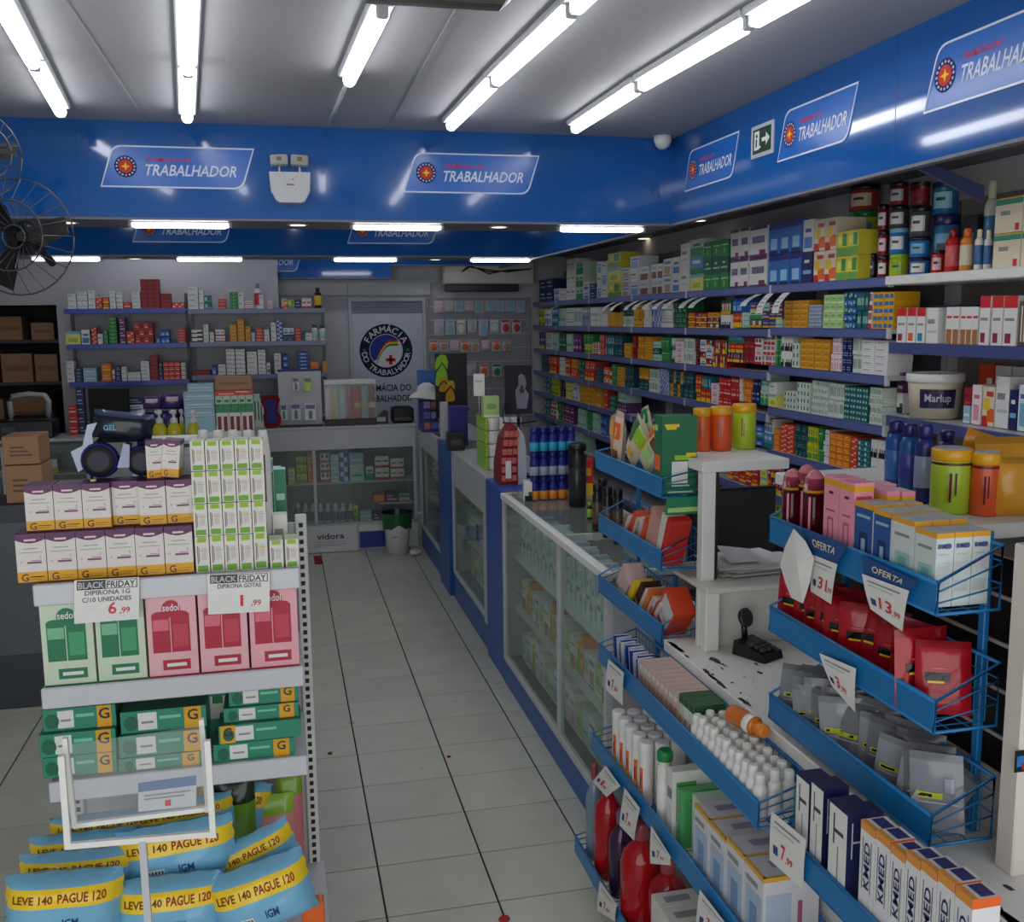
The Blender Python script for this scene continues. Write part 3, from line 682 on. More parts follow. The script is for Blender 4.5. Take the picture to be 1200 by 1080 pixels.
# px0, px1, top px, designs, columns, rows
WALL = {
 2: [(624,630,375,'white',1,2),(631,637,372,'yellowgreen',1,2),(638,645,366,'whiteblue',2,1),(646,654,370,'grass',1,2),(655,662,370,'mint',2,1),(663,672,372,'whitestripe',1,5),(673,681,366,'whitegreen',2,1),(682,690,364,'greyblue',2,1),(691,700,365,'white',2,1),(701,711,368,'whitestripe',1,6),
     (712,729,366,'yellow',2,6),(730,741,368,['whitegreen','dteal'],2,2),(742,753,371,'yellow',2,4),(754,762,368,'white',2,5),(763,774,364,'bluewhite',2,6),(775,787,367,'whitestripe',2,5),(788,804,360,'dgreen',3,5),
     (806,814,366,'redyellow',1,3),(815,828,367,['mixlow','redyellow'],2,3),(829,842,366,['mixgreen','mixlow','gold'],2,3),(843,856,364,['whiteblack','mixgreen'],2,3),(857,868,362,['redyellow','blue'],2,3),(869,877,366,'mint',1,3),
     (878,892,354,['mixgreen','greenwhite','violetmix'],2,3),(893,916,354,['violetmix','purple','mint','violetmix'],3,3),(918,946,352,'gold',3,5),(947,962,357,'greyblue',2,6),(964,987,345,'paleGreen',3,4),(988,1001,341,['tealdot','blue'],2,5),(1002,1015,342,'tealdot',2,5),(1016,1021,352,'redwhite',1,4),(1022,1046,342,'yellowblue',2,5)],
 3: [(624,630,398,'skyyellow',1,2),(631,638,397,'violetmix',2,1),(639,646,396,'whitegreen',1,3),(647,653,396,'mint',2,1),(655,662,395,'dgreen',2,1),(663,670,395,'mint',3,1),(671,680,394,'purple',2,1),(684,694,398,['yellowgreen','green'],2,2),(695,701,401,'redwhite',1,3),(702,707,398,'orangered',1,3),(709,719,399,'teal',2,2),(720,729,400,'dteal',2,2),(731,739,402,'gold',1,3),(741,745,399,'dred',1,3),(747,753,398,'gold',1,4),(754,763,400,'yellow',2,4),
     (765,773,400,['mint','dgreen'],1,3),(774,784,402,'green',2,2),(786,790,398,'whiteblack',1,2),(792,800,400,'whitepink',1,4),(801,812,400,'whitegreen',2,5),(814,818,402,'maroon',1,4),(820,834,398,['whiteblue','mixlow','whitered'],2,4),(835,851,398,['redyellow','dred','mixgreen'],3,3),(852,869,398,['mixlow','redyellow','grass'],3,3),(871,883,394,'dred',2,3),(884,892,396,['redwhite','whitepink'],1,3),(893,907,396,'redwhite',3,3),(908,914,398,'green',1,3),(915,927,398,'whiteblack',2,4),(928,936,402,'whitegreen',1,3),(937,971,397,'gold',4,5),(973,984,398,'whitepink',2,4),(985,996,398,'navy',2,5),(997,1008,398,'whitegreen',2,4),(1009,1039,398,'white',2,5)],
 4: [(634,642,427,'dteal',1,3),(643,652,425,['redyellow','orangered'],2,2),(655,661,428,'whitestripe',1,3),(662,668,424,'redyellow',1,3),(669,676,424,['orangered','gold'],1,4),(678,684,426,['dgreen','tealdot'],1,3),(685,696,430,['redyellow','orangered'],2,3),(698,706,430,'dteal',1,4),(707,715,430,['redwhite','redyellow'],1,4),(716,722,431,'green',1,3),(723,731,430,'yellow',1,3),(732,741,430,'dteal',2,3),
     (748,759,432,['dteal','gold'],2,3),(760,771,434,'whitegreen',2,4),(772,782,432,'bluewhite',2,5),(783,799,434,['dteal','dteal','gold'],3,4),(800,812,435,'dteal',2,4),(815,820,444,'redyellow',1,3),(821,832,447,['redyellow','teal'],2,2),(833,841,449,'cream' if 0 else 'whitepink',1,3),(842,855,450,'red',3,3),(856,864,449,'red',2,3),(865,869,444,'white',1,4),(870,880,446,'orange',2,4),(881,889,450,'navy',2,3),(890,899,446,['greenwhite','mint'],2,2),(900,909,447,['skyyellow','white'],1,2),(918,932,458,'whitegreen',2,3),(933,948,448,'whitegreen',2,4),(950,969,448,'whitegreen',3,5),(970,987,451,'whitegreen',3,5),(988,1016,453,'tealdot',4,6),(1017,1032,462,'whitegreen',3,4)],
 5: [(630,637,447,'gold',1,3),(638,645,450,'teal',1,3),(646,654,450,'yellowgreen',2,2),(656,661,452,'black',1,3),(662,670,453,'skyyellow',2,2),(671,676,454,'whiteblue',1,2),(679,684,457,'yellow',1,3),(685,697,461,'gold',2,4),(698,704,466,'gold',1,3),(707,712,462,'red',1,3),(714,722,463,'dgreen',1,3),(723,733,466,['purple','mint'],2,3),
     (842,853,480,'dteal',2,3),(856,868,482,['redyellow','green'],2,3),(870,884,488,['navy','mixgreen'],2,3),(885,893,497,['blue','grass'],1,3),(894,904,500,['grass','whiteblue'],2,2),(906,913,502,'orange',1,4),(914,929,497,'orangered',2,6),(930,944,510,'dteal',3,4),(945,957,505,'yellowgreen',2,3),(958,963,508,'green',1,3),(964,970,520,'white',1,3),(971,995,508,'orange',3,5),(996,1003,512,'orangered',1,5),(1004,1018,516,'teal',2,6),(1019,1034,518,'whiteblack',3,6)],
 6: [(630,637,470,'dgreen',1,3),(638,644,470,'teal',1,3),(645,652,472,'redwhite',1,3),(653,657,475,'green',1,2),(659,672,478,'purple',3,3),(676,686,484,'mint',2,4),(687,693,487,'green',1,3),(694,701,489,'mint',2,2),(703,710,492,'blue',2,2),
     (852,888,534,['redyellow','red'],5,3),(890,898,545,'skyyellow',1,2),(899,918,548,['redyellow','purple','mixlow'],3,3)],
 7: [(640,650,495,'dteal',2,3),(652,664,500,'grass',2,3),(668,682,508,'mint',2,3),(900,906,580,'black',1,2),(907,914,585,'yellowgreen',1,2),(915,926,592,'redyellow',1,2),(860,880,570,'black',2,2)],
}
allst = []
for r, lst in WALL.items():
    for k, e in enumerate(lst): allst.append((r, k, e))
NW = 0
def area_key(t): return -t[2][1]
# boxes nearest the viewer are separate things, up to 300; the rest of the same kind join one object
tot = 0; SOLO = set()
for t in sorted(allst, key=lambda t: -(t[2][1]-t[2][0])/t[2][4]*(1 if t[2][1] > 700 else .6)):
    n = t[2][4]*t[2][5]
    if tot+n <= 298: tot += n; SOLO.add((t[0], t[1]))
ORD = {2:'second', 3:'third', 4:'fourth', 5:'fifth', 6:'sixth', 7:'seventh'}
for r, k, (p0, p1, pt, des, cols, rows) in allst:
    if p0 < 631: continue
    yy = seek('X', SX+.03, (p0+p1)/2, rowz(r, 6 if p1 < 850 else 4)).y; z0 = rowz(r, yy)+.0005
    zt_ = at((p0+p1)/2, pt, X=SX+.03).z; lim = rowz(r-1, yy)-.05
    if zt_ > lim: pt = proj((SX+.03, yy, lim))[1]
    if (r, k) in SOLO:
        stackfill('X', SX+.03, z0, p0, p1, pt, des, cols, rows, '%s right shelf' % ORD[r], k+1, depth=.13, group=G1)
    else:
        a = seek('X', SX+.03, p0, z0).y; c = seek('X', SX+.03, p1, z0).y; H = max(at((p0+p1)/2, pt, X=SX+.03).z-z0, .03)
        H = max(H, .172); cols = max(cols*2, 2) if (p1-p0)/cols > 3.2 else cols; rows = min(rows, 2) if (r+k) % 3 else rows
        for ci in range(cols):
            for ri in range(rows):
                d = des[(ci*rows+ri) % len(des)] if isinstance(des, (list, tuple)) else des
                w_ = abs(c-a)/cols; h_ = H/rows; q = pbox(w_*.95, .13, h_*.97, D[d][1], D[d][2])
                q.xf(Matrix.Translation((SX+.03+RND.uniform(0,.01), a+(c-a)*(ci+.5)/cols, z0+ri*h_)) @ Matrix.Rotation(-pi/2, 4, 'Z'))
                i0 = len(REST.v); REST.v += q.v; REST.f += [tuple(i+i0 for i in f) for f in q.f]; REST.c += q.c; REST.s += q.s
o = REST.build('medicine_boxes', M_CARD); tag(o, 'many small medicine boxes packed on the far bays of the right wall shelves', 'boxes', kind='stuff')
# second layer behind keeps the shelves full
# ------------------------------------------------------------------ top shelf of the right wall
TS = 'top right shelf'
TOP = [(632,648,327,'navy',2,2),(649,655,338,'whiteblue',1,2),(656,663,340,'white',2,1),(664,674,303,'white',2,3),(675,683,306,'greenwhite',2,3),(684,690,330,'whiteblue',1,2),(691,698,332,'navy',1,2),(699,711,306,['babyblue','white'],2,3),
 (712,727,296,['limemix','skyyellow'],1,3),(728,737,314,'babywhite',1,3),(738,748,300,['babyblue','white'],1,3),(749,760,312,'babyred',1,2),(763,776,309,'babyred',2,2),(777,786,303,'babywhite',1,2),(787,796,301,'whiteblue',1,2),(797,807,285,'white',1,2),(808,823,280,['skyyellow','grass','greenwhite'],1,3),(824,853,282,['green','dgreen','green'],3,3),
 (855,876,268,'whitepurple',2,2),(877,898,265,'whitepurple',1,2),(899,938,259,'blue',3,2),(939,951,257,['navy','whiteblue'],1,2),(952,978,256,'fruit',2,2),(979,1004,270,'limemix',2,2)]
for k, (p0, p1, pt, des, cols, rows) in enumerate(TOP):
    yy = seek('X', SX+.03, (p0+p1)/2, 2.215).y
    stackfill('X', SX+.03, 2.2155, p0, p1, pt, des, cols, rows, TS, k+1, depth=.16, name='carton_box', noun='carton', group='cartons on the top shelf of the right wall')
b_ = [(712,728,294,332,'skyyellow'),(664,682,298,315,'white'),(682,712,305,330,'lgrey'),(738,750,298,320,'babyblue'),(868,884,0,0,None)]
# tubs and bottles of the near top shelf
def tubp(col, lid, label=None, r=.5, H=1.0, band=None):
    b = MB(); prof = [(r*.93, 0, col), (r, .03, col)]
    if band: prof += [(r, .3, col), (r, .3, band), (r, .55, band), (r, .55, col)]
    prof += [(r, .80, col), (r*.9, .84, col)]
    b.lathe(prof, 0, 0, 20, cap1=False)
    if label:
        for k in range(6):
            a0 = -pi/2-.75+k*.25; a1 = a0+.25; rr = r*1.006
            b.face([(rr*cos(a0), rr*sin(a0), .18), (rr*cos(a1), rr*sin(a1), .18), (rr*cos(a1), rr*sin(a1), .68), (rr*cos(a0), rr*sin(a0), .68)], label)
            if k in (1, 2, 3): b.face([(rr*1.004*cos(a0), rr*1.004*sin(a0), .42), (rr*1.004*cos(a1), rr*1.004*sin(a1), .42), (rr*1.004*cos(a1), rr*1.004*sin(a1), .52), (rr*1.004*cos(a0), rr*1.004*sin(a0), .52)], 'dgrey' if label != 'dgrey' else 'white')
    c = MB(); c.lathe([(r*.98, .82, lid), (r*1.02, .84, lid), (r*1.02, .985, lid), (r*.96, 1.0, lid)], 0, 0, 20)
    return b, c
_tp = {}
def tub(name, desc, col, lid, label, px0, px1, pyt, pyb, X=None, Y=None, z0=None, cat='tub', group='supplement tubs', rz=0, key=None):
    mid = (px0+px1)/2
    base = (at(mid, pyb, X=X) if X is not None else at(mid, pyb, Y=Y)); top = (at(mid, pyt, X=base.x) if X is not None else at(mid, pyt, Y=base.y))
    dist = (base-EYE).dot(FW); dm = (px1-px0)/FPX*dist; h = top.z-(z0 if z0 is not None else base.z)
    key = (col, lid, label, name) if key is None else key
    if key not in _tp:
        b, c = tubp(col, lid, label)
        _tp[key] = proto(name, cat, [('tub_body', b, M_PLAST), ('lid', c, M_PLAST)], group)
    zz = z0 if z0 is not None else base.z
    return place(_tp[key], (base.x, base.y, zz), (0, 0, rz), desc, group, (dm, dm, max(h, .03)))
ZT = 2.219
def tcol(px0, px1, items, where, X=SX+.12, z0=ZT):
    # column of tubs, from the shelf upwards: (py top, colours...)
    z = z0
    for k, (pyt, col, lid, label, dsc) in enumerate(items):
        mid = (px0+px1)/2; p = seek('X', X, mid, z); dist = (p-EYE).dot(FW); dm = (px1-px0)/FPX*dist*.97
        zt = at(mid, pyt, X=X).z; zt = min(zt, 2.69)
        key = (col, lid, label, 'supplement_tub')
        if key not in _tp: b, c = tubp(col, lid, label); _tp[key] = proto('supplement_tub', 'tub', [('tub_body', b, M_PLAST), ('lid', c, M_PLAST)], 'supplement tubs')
        place(_tp[key], (p.x, p.y, z), (0, 0, -.9), dsc+' '+where, 'supplement tubs', (dm, dm, max(zt-z, .04))); z = z+max(zt-z, .04)+.0005
W_ = 'on the top shelf near the soffit bracket'
tcol(1005, 1016, [(296,'white','white','lgrey','small white bottle standing left of the black tub')], W_)
tcol(1016, 1028, [(297,'black','black','dgrey','small black tub standing right of the white bottle')], W_)
tcol(1028, 1041, [(300,'dred','black','white','red tub with black lid, lowest of the narrow pile')] + [(270,'dred','black','lpink','red tub with black lid, second of the narrow pile'), (240,'dred','black','white','red tub with black lid, top of the narrow pile')], W_, X=SX+.1)
tcol(1042, 1064, [(298,(196,206,40),'lime','lime','yellow-green tub beside the blue tubs'), (268,(40,120,190),'sky','white','blue tub above the yellow-green tub'), (241,'dgrey','black','white','grey tub with white label above a blue one'), (214,'dred','black','lgrey','red and black tub, top of left pile')], W_)
tcol(1066, 1089, [(302,(40,120,200),'black','white','blue tub with white corner, lowest of second pile'), (278,(40,120,200),'black','lblue','blue tub with white corner, second of second pile'), (242,'dgrey','black','white','black tub with wide white label, second pile'), (214,'maroon','black','dred','dark red tub, top of second pile')], W_)
tcol(1091, 1106, [(293,'red','black','lpink','red tub with black lid below the tall blue tubs')], W_)
tcol(1092, 1118, [], W_)
p = seek('X', SX+.2, 1108, 2.4)
tcol(1092, 1122, [(252,(40,110,160),'navy','lblue','tall blue tub, lower of the pair'), (214,(30,100,150),'navy','sky','tall blue tub, upper of the pair')], W_, X=SX+.2)
tcol(980, 1000, [], W_)
# big yellow-green tub and red tubs piled high behind the boxes
p = seek('X', SX+.22, 1012, 2.3); 
for (pt, col, lid, lab, dsc) in ((292,(206,200,60),'green',(30,120,150),'wide yellow tub, lowest of the tall pile, left of the black tubs'),(247,(216,206,50),'lime',(40,130,180),'wide yellow tub with blue band, left of the red tubs'),(213,(180,60,66),'black','cream','big red and cream tub on top of the yellow tubs')):
    pass
def wide(px0, px1, zs, X):
    z = ZT
    for (pt, col, lid, lab, dsc) in zs:
        mid = (px0+px1)/2; p = seek('X', X, mid, z); dist = (p-EYE).dot(FW); dm = (px1-px0)/FPX*dist; zt = min(at(mid, pt, X=X).z, 2.69)
        b, c = tubp(col, lid, lab); pr = proto('supplement_tub', 'tub', [('tub_body', b, M_PLAST), ('lid', c, M_PLAST)], 'supplement tubs')
        place(pr, (p.x, p.y, z), (0,0,-.9), dsc, 'supplement tubs', (dm, dm, zt-z)); z = zt+.0005
wide(996, 1030, [(290,(206,200,60),'lime',(230,220,90),'wide yellow tub at the bottom of the tall pile, top shelf'),(248,(216,206,50),'green',(40,130,180),'wide yellow tub with blue label in the tall pile, top shelf'),(200,(180,60,66),'black','cream','big red and cream tub crowning the tall pile, top shelf')], SX+.25)
# pouches and bottles right of the tubs
def bottle(col, cap, lab, hb=.78, r=.5, neck=.5, n=16, lab0=.15, lab1=.62):
    b = MB(); b.lathe([(r*.9,0,col),(r,.02,col),(r,lab0,col),(r*1.005,lab0,lab),(r*1.005,lab1,lab),(r,lab1,col),(r,hb-.06,col),(r*.75,hb,col),(r*neck,hb+.03,col)], 0, 0, n)
    c = MB(); c.lathe([(r*neck*1.15,hb+.03,cap),(r*neck*1.15,.97,cap),(r*neck*.9,1,cap)], 0, 0, n); return b, c
_bp = {}
def bott(name, desc, key, X=None, px0=0, px1=0, pyt=0, z0=0, Y=None, group='bottles', rz=0, M=None, kw={}):
    mid = (px0+px1)/2; p = seek('X', X, mid, z0) if X is not None else seek('Y', Y, mid, z0)
    dist = (p-EYE).dot(FW); dm = (px1-px0)/FPX*dist; zt = (at(mid, pyt, X=p.x) if X is not None else at(mid, pyt, Y=p.y)).z
    k2 = (name,)+tuple(key)
    if k2 not in _bp: b, c = bottle(*key, **kw); _bp[k2] = proto(name, 'bottle', [('bottle_body', b, M or M_PLAST), ('cap', c, M_PLAST)], group)
    return place(_bp[k2], (p.x, p.y, z0), (0, 0, rz), desc, group, (dm, dm, max(zt-z0, .03)))
g = 'bottles on the white top shelf'
bott('plastic_bottle', 'red squeeze bottle on white shelf left of the orange one', ('red','dred',(220,100,100)), SX+.08, 1107, 1123, 268, ZT, group=g)
bott('plastic_bottle', 'orange and white squeeze bottle on white shelf, right of the red', ((226,140,60),'orange','cream'), SX+.08, 1124, 1139, 268, ZT, group=g)
bott('plastic_bottle', 'white and blue bottle on white shelf, left of two alike', ('white',(236,232,200),(60,110,170)), SX+.08, 1141, 1151, 269, ZT, group=g)
bott('plastic_bottle', 'white and blue bottle on white shelf, right of two alike', ('white',(236,232,200),(60,110,170)), SX+.08, 1152, 1161, 270, ZT, group=g)
bott('plastic_bottle', 'tall white and blue bottle standing behind, near the white-green boxes', ('white',(230,224,190),(70,130,180)), SX+.25, 1150, 1166, 213, ZT, group=g)
for k, (a, b2, t, z0, dsc) in enumerate(((1162,1199,272,ZT,'lower'),)):
    pass
WG = [(0,.8,1,.95,(50,150,120)),(0,.95,1,1,(214,170,60)),(.2,.5,.55,.62,'grey'),(.75,.05,.9,.25,'red')]
D['teatop'] = ('white green-topped', 'cream', WG); 
stackfill('X', SX+.04, ZT, 1162, 1230, 228, 'teatop', 2, 2, 'white near shelf', 1, depth=.14, name='carton_box', noun='carton', group='green-topped cartons')
p = seek('X', SX+.2, 1134, ZT); q = pbox(.09, .09, .24, 'black', [(.2,.6,.8,.7,'teal')]); tag(q.build('carton_box', M_CARD, None, (p.x, p.y, ZT), (0,0,-pi/2)), 'tall black carton standing behind the orange bottle', 'box')
# purple-edged shelf of the nearest bay
Z2 = 1.9285
for k, (p0, p1, pt, des, c, r) in enumerate([(1050,1061,360,'redcap',1,1),(1062,1072,360,'redcapO',1,1),(1073,1083,360,'redcapB',1,1),(1084,1098,360,'white',1,1),(1107,1122,359,'honey',2,1),(1123,1144,359,'honey',3,1),(1146,1158,346,['redcap'],1,1),(1160,1173,346,['redcap'],1,1),(1174,1190,346,'redcap',1,1),(1192,1210,352,'dstripe',2,1)]):
    stackfill('X', SX+.03, Z2, p0, p1, pt, des, c, r, 'purple near shelf', k+1, depth=.08, name='syrup_box', noun='syrup box', group='syrup boxes on the nearest bay')
q = pbox(.3, .12, .16, (24,60,90), [(.05,.45,.95,.5,(60,110,150))]); tag(q.build('carton_box', M_CARD, None, (SX+.17, 3.75, Z2), (0,0,-pi/2)), 'long dark blue carton behind the syrup boxes, nearest bay', 'box')
# shelf below it
Z3 = 1.6035
for k, (p0, p1, pt, des, c, r) in enumerate([(1050,1057,436,['whiteblack','purple'],1,2),(1128,1136,454,['lightblue','dred'],1,2),(1137,1148,450,'whitepink',1,1),(1149,1163,452,'fruit',1,1),(1164,1180,440,'white',1,1),(1181,1190,456,'navy',1,1),(1191,1210,450,'babyblue',1,1)]):
    stackfill('X', SX+.1, Z3, p0, p1, pt, des, c, r, 'middle near shelf', k+1, depth=.14, name='carton_box', noun='carton', group='cartons on the middle shelf of the nearest bay')
# price papers hanging from the rail under the top shelf
def paperflag(o, w, h, tilt, name, label, group, curl=.02, dirx=-1, lines=3, col='white', rz=None, big=None):
    # sheet hanging from its top edge; local: width along y, front -x, swings out
    b = MB(); n = 5; P = []
    for i in range(n+1):
        t = i/n; P.append((-sin(tilt*(1-t*.3))*h*t-curl*sin(pi*t), -cos(tilt)*h*t))
    for i in range(n):
        (x0, z0), (x1, z1) = P[i], P[i+1]
        b.face([(x0, w/2, z0), (x1, w/2, z1), (x1, -w/2, z1), (x0, -w/2, z0)], col, True)
        if 0 < i < n-1 and lines: b.face([(x0-.001, w*.38, z0*.9+z1*.1), (x1*.4+x0*.6-.001, w*.38, z0*.6+z1*.4), (x1*.4+x0*.6-.001, -w*.3, z0*.6+z1*.4), (x0-.001, -w*.3, z0*.9+z1*.1)], 'grey')
    o_ = b.build(name, M_MATTE, None, o, (0,0,rz or 0)); return tag(o_, label, 'label', group)
FL = [648,714,724,741,751,763,776,788,808,820,883,897,916]
for k, px in enumerate(FL):
    p = seek('X', SX-.006, px+6, 2.18); paperflag((SX-.006, p.y, 2.172), .085 if px < 880 else .075, .14, radians(62 if px < 890 else 40), 'price_paper', 'white price paper curling off the top shelf edge, %s from the far end' % nth(k+1), 'price papers along the top shelf edge', curl=.012)
# boxes with a side view, wide pale bucket on the nearest bay
b = MB(); b.lathe([(.098,0,'cream'),(.112,.16,'cream'),(.112,.17,'white')], 0, 0, 28)
for k in range(8):
    a0 = -2.75+k*.17; a1 = a0+.17; rr = .1145
    b.face([(rr*.96*cos(a0), rr*.96*sin(a0), .05), (rr*.96*cos(a1), rr*.96*sin(a1), .05), (rr*cos(a1), rr*sin(a1), .135), (rr*cos(a0), rr*sin(a0), .135)], (44,30,80))
def wrapc(r, ang, z0):
    return lambda a, bb: (r*cos(ang+a/r), r*sin(ang+a/r), z0+bb)
b.text('Marlup', (0,0,0), (1,0,0), (0,0,1), NY, 0, .03, .036, 'lgrey', wid=.11, warp=wrapc(.1165, -2.55, .05))
s = thing('plastic_bucket', 'big white lidded bucket with navy label behind the blue shakers', 'bucket', seek('X', SX+.02, 1094, 1.5)+Vector((0,0,0)))
pb = seek('X', SX+.13, 1094, 1.6035); s.location = (SX+.13, pb.y, 1.6035)
b.build('bucket_body', M_PLAST, s)
c = MB(); c.lathe([(.117,.163,'white'),(.12,.168,'white'),(.12,.2,'white'),(.112,.205,'white'),(.112,.2,'white'),(.05,.2,'white')], 0, 0, 32); c.build('lid', M_PLAST, s)
s.scale = (1.0, 1.0, .95)
for k, (x, y, h_, des, lb) in enumerate(((2.93,3.66,.235,'orangered','orange-red carton standing behind the big white bucket, left'),(2.93,3.56,.23,'white','plain white carton behind the big white bucket, middle'),(2.93,3.46,.23,'white','plain white carton behind the big white bucket, right'))):
    q = pbox(.09, .05, h_, D[des][1], D[des][2]); tag(q.build('carton_box', M_CARD, None, (x, y, 1.6035), (0,0,-pi/2)), lb, 'box')
# ================================================================== display counters
def gcounter(name, label, o, u, L_, dep, ztop, zhead, zfoot, shelves=(.42,.68), mull=(), head='lgrey', plinth='white', plz=.12, pl_out=0, posts=True, group='glass display counters', toplit=False):
    # o: front corner on the floor, u: direction along the front; depth goes to the left-hand side of u
    u = Vector(u); w_ = Vector((-u.y, u.x, 0)); ang = atan2(u.y, u.x)
    s = thing(name, label, 'counter', o, (0,0,ang), group)
    def part(nm, x0, x1, y0, y1, z0, z1, col, mat, b=.002, par=None):
        q = MB(); q.box(x0, x1, y0, y1, z0, z1, col, b=b); return q.build(nm, mat, par or s)
    part('plinth', 0, L_, pl_out, dep, 0, plz, plinth, M_LAM)
    part('base_board', 0, L_, 0, dep, plz, zfoot, plinth, M_LAM)
    if zhead < ztop-.05: part('header_panel', 0, L_, -.004, .02, zhead, ztop-.022, head, M_LAM)
    # top: frame with glass
    if toplit:
        t = part('top_frame', 0, L_, -.012, .028, ztop-.035, ztop, 'white', M_LAM, .003)
        part('rear_rail', 0, L_, dep-.03, dep, ztop-.03, ztop, 'white', M_LAM, .003)
        for mx in (0,)+tuple(mull)+(L_-.03,): part('cross_rail', mx, mx+.03, .028, dep-.03, ztop-.03, ztop, 'white', M_LAM, .002)
        part('glass_top', .0, L_, .02, dep-.02, ztop, ztop+.006, 'mint', M_GLASS, 0)
    else: part('worktop', -.01, L_+.01, -.012, dep, ztop-.022, ztop, 'lgrey', M_LAM, .003)
    g = part('glass_front', .02, L_-.02, .006, .011, zfoot, zhead, 'white', M_GLASS, 0)
    for mx in (0,)+tuple(mull)+(L_-.028,): part('glazing_bar', mx, mx+.028, -.004, .024, zfoot, zhead, 'lgrey', M_PAINT)
    part('bottom_rail', 0, L_, -.004, .024, zfoot-.012, zfoot+.018, 'lgrey', M_PAINT)
    for z in shelves: part('glass_shelf', .01, L_-.01, .05, dep-.04, z-.008, z, (196,206,202), M_PLAST, 0)
    part('back_board', 0, L_, dep-.015, dep, zfoot, ztop-.022, (150,152,154), M_LAM)
    for e in (0, L_-.012): part('side_panel', e, e+.012, .02, dep, zfoot, ztop-.022, (170,172,174), M_LAM)
    return s
FY = 8.84
c1 = gcounter('display_counter', 'long white display counter at the back, glass front left of the bin', (-.62, FY, 0), (1,0,0), 1.78, .45, 1.125, .92, .235, (.61,), (.86,), plz=.16)
gcounter('display_counter', 'white display counter at the back left, behind the brown cartons', (-2.9, FY, 0), (1,0,0), 1.30, .45, 1.10, 1.05, .22, (.52,.8), (.62,), plz=.16)
b = MB(); b.box(-1.58, -.64, FY-.0, FY+.45, 0, 1.10, 'lgrey', b=.004); tag(b.build('plain_counter', M_LAM), 'plain pale counter between the two back display counters', 'counter')
# side run of counters along the aisle (front facing left): built along -y
gcounter('display_counter', 'far grey-headed counter of the right run, next to the bin', (1.19, 8.80, 0), (0,-1,0), 1.18, .45, 1.12, .93, .2, (.5,.72), (), plinth='plinth', plz=.16)
b = MB(); b.box(1.165, 1.25, 7.12, 7.58, 0, 1.135, 'plinth', b=.003); tag(b.build('blue_pillar', M_LAM), 'narrow blue pillar between the two grey-headed counters', 'pillar')
cmid = gcounter('display_counter', 'grey-headed counter in the middle of the right run, white end post', (1.19, 7.08, 0), (0,-1,0), 1.26, .45, 1.11, .86, .2, (.5,.7), (), plinth='plinth', plz=.17)
b = MB(); b.box(1.185, 1.64, 5.795, 5.815, .17, 1.10, 'lgrey', b=.004); b.box(1.18, 1.25, 5.79, 5.90, .17, 1.112, 'lgrey', b=.004); b.xf((Matrix.Translation((1.19,7.08,0)) @ Matrix.Rotation(-pi/2, 4, 'Z')).inverted()); b.build('end_post', M_LAM, cmid)
b = MB(); b.box(1.172, 1.62, 5.30, 5.765, 0, 1.10, (30,80,170), b=.003); tag(b.build('blue_pillar', M_LAM), 'wide blue pillar at the far end of the long glass counter', 'pillar')
gcounter('display_counter', 'long glass-topped counter with blue plinth, behind the basket racks', (1.17, 5.29, 0), (0,-1,0), 1.82, .48, 1.095, 1.06, .15, (.45,.74), (1.12,), head='white', plinth='plinth', plz=.15, pl_out=.0, toplit=True)
# a paler plain blue strip of the plinth, stepping out
# ------------------------------------------------------------------ contents of the aisle counters
def shelfrow(axis, val, z, s0, s1, specs, where, noun='box', name='carton_box', group=None, depth=.09, hvar=.0, gap=.004, cat='box', frm='from back'):
    # specs: list of (design, width, height); repeated until s1
    t = s0; k = 0; sg = 1 if s1 > s0 else -1
    while True:
        d, w_, h_ = specs[k % len(specs)]
        if abs(t-s0)+w_ > abs(s1-s0): break
        c = t+sg*w_/2
        loc = (val, c, z) if axis == 'X' else (c, val, z)
        o = ob(name, dmesh(d), None, loc, (0,0,-pi/2 if axis == 'X' else 0)); o.scale = (w_-gap, depth, h_*(1+RND.uniform(-hvar, hvar)))
        tag(o, '%s %s, %s %s, %s' % (D[d][0], noun, nth(k+1), frm, where), cat, group); t += sg*w_; k += 1
gA = 'cartons inside the long glass counter'
XC = 1.26
shelfrow('X', XC, .741, 5.22, 3.55, [('whitestripe',.045,.22),('cream' if 0 else 'mint',.04,.2),('white',.03,.24),('lightblue',.035,.23)], 'upper shelf of long glass counter', group=gA, depth=.16, hvar=.06)
shelfrow('X', XC, .451, 5.22, 3.55, [('honey',.09,.16),('limemix',.08,.14),('orange',.05,.2),('whitegreen',.07,.15),('babywhite',.09,.15),('paleGreen',.09,.13)], 'middle shelf of long glass counter', group=gA, depth=.2, hvar=.08)
shelfrow('X', XC, .152, 5.22, 3.55, [('mint',.09,.16),('babyblue',.1,.18),('limemix',.1,.15),('white',.08,.2),('whitepink',.09,.17),('paleGreen',.11,.14)], 'bottom of long glass counter', group=gA, depth=.2, hvar=.08)
shelfrow('X', 1.30, .701, 6.98, 5.95, [('limemix',.1,.1),('navy',.09,.13),('greyblue',.08,.12),('orange',.07,.11)], 'upper shelf, middle counter', group='cartons inside the middle counter', depth=.14)
shelfrow('X', 1.30, .501, 6.98, 5.95, [('lightblue',.1,.13),('white',.12,.1),('navy',.1,.12)], 'lower shelf, middle counter', group='cartons inside the middle counter', depth=.14)
shelfrow('X', 1.30, .201, 6.98, 5.95, [('paleGreen',.14,.22),('fruit',.1,.2),('mint',.12,.2)], 'bottom, middle counter', group='cartons inside the middle counter', depth=.14)
shelfrow('X', 1.30, .721, 8.7, 7.7, [('redwhite',.09,.14),('whitered',.1,.12)], 'upper shelf, far aisle counter', group='cartons inside the far aisle counter', depth=.14)
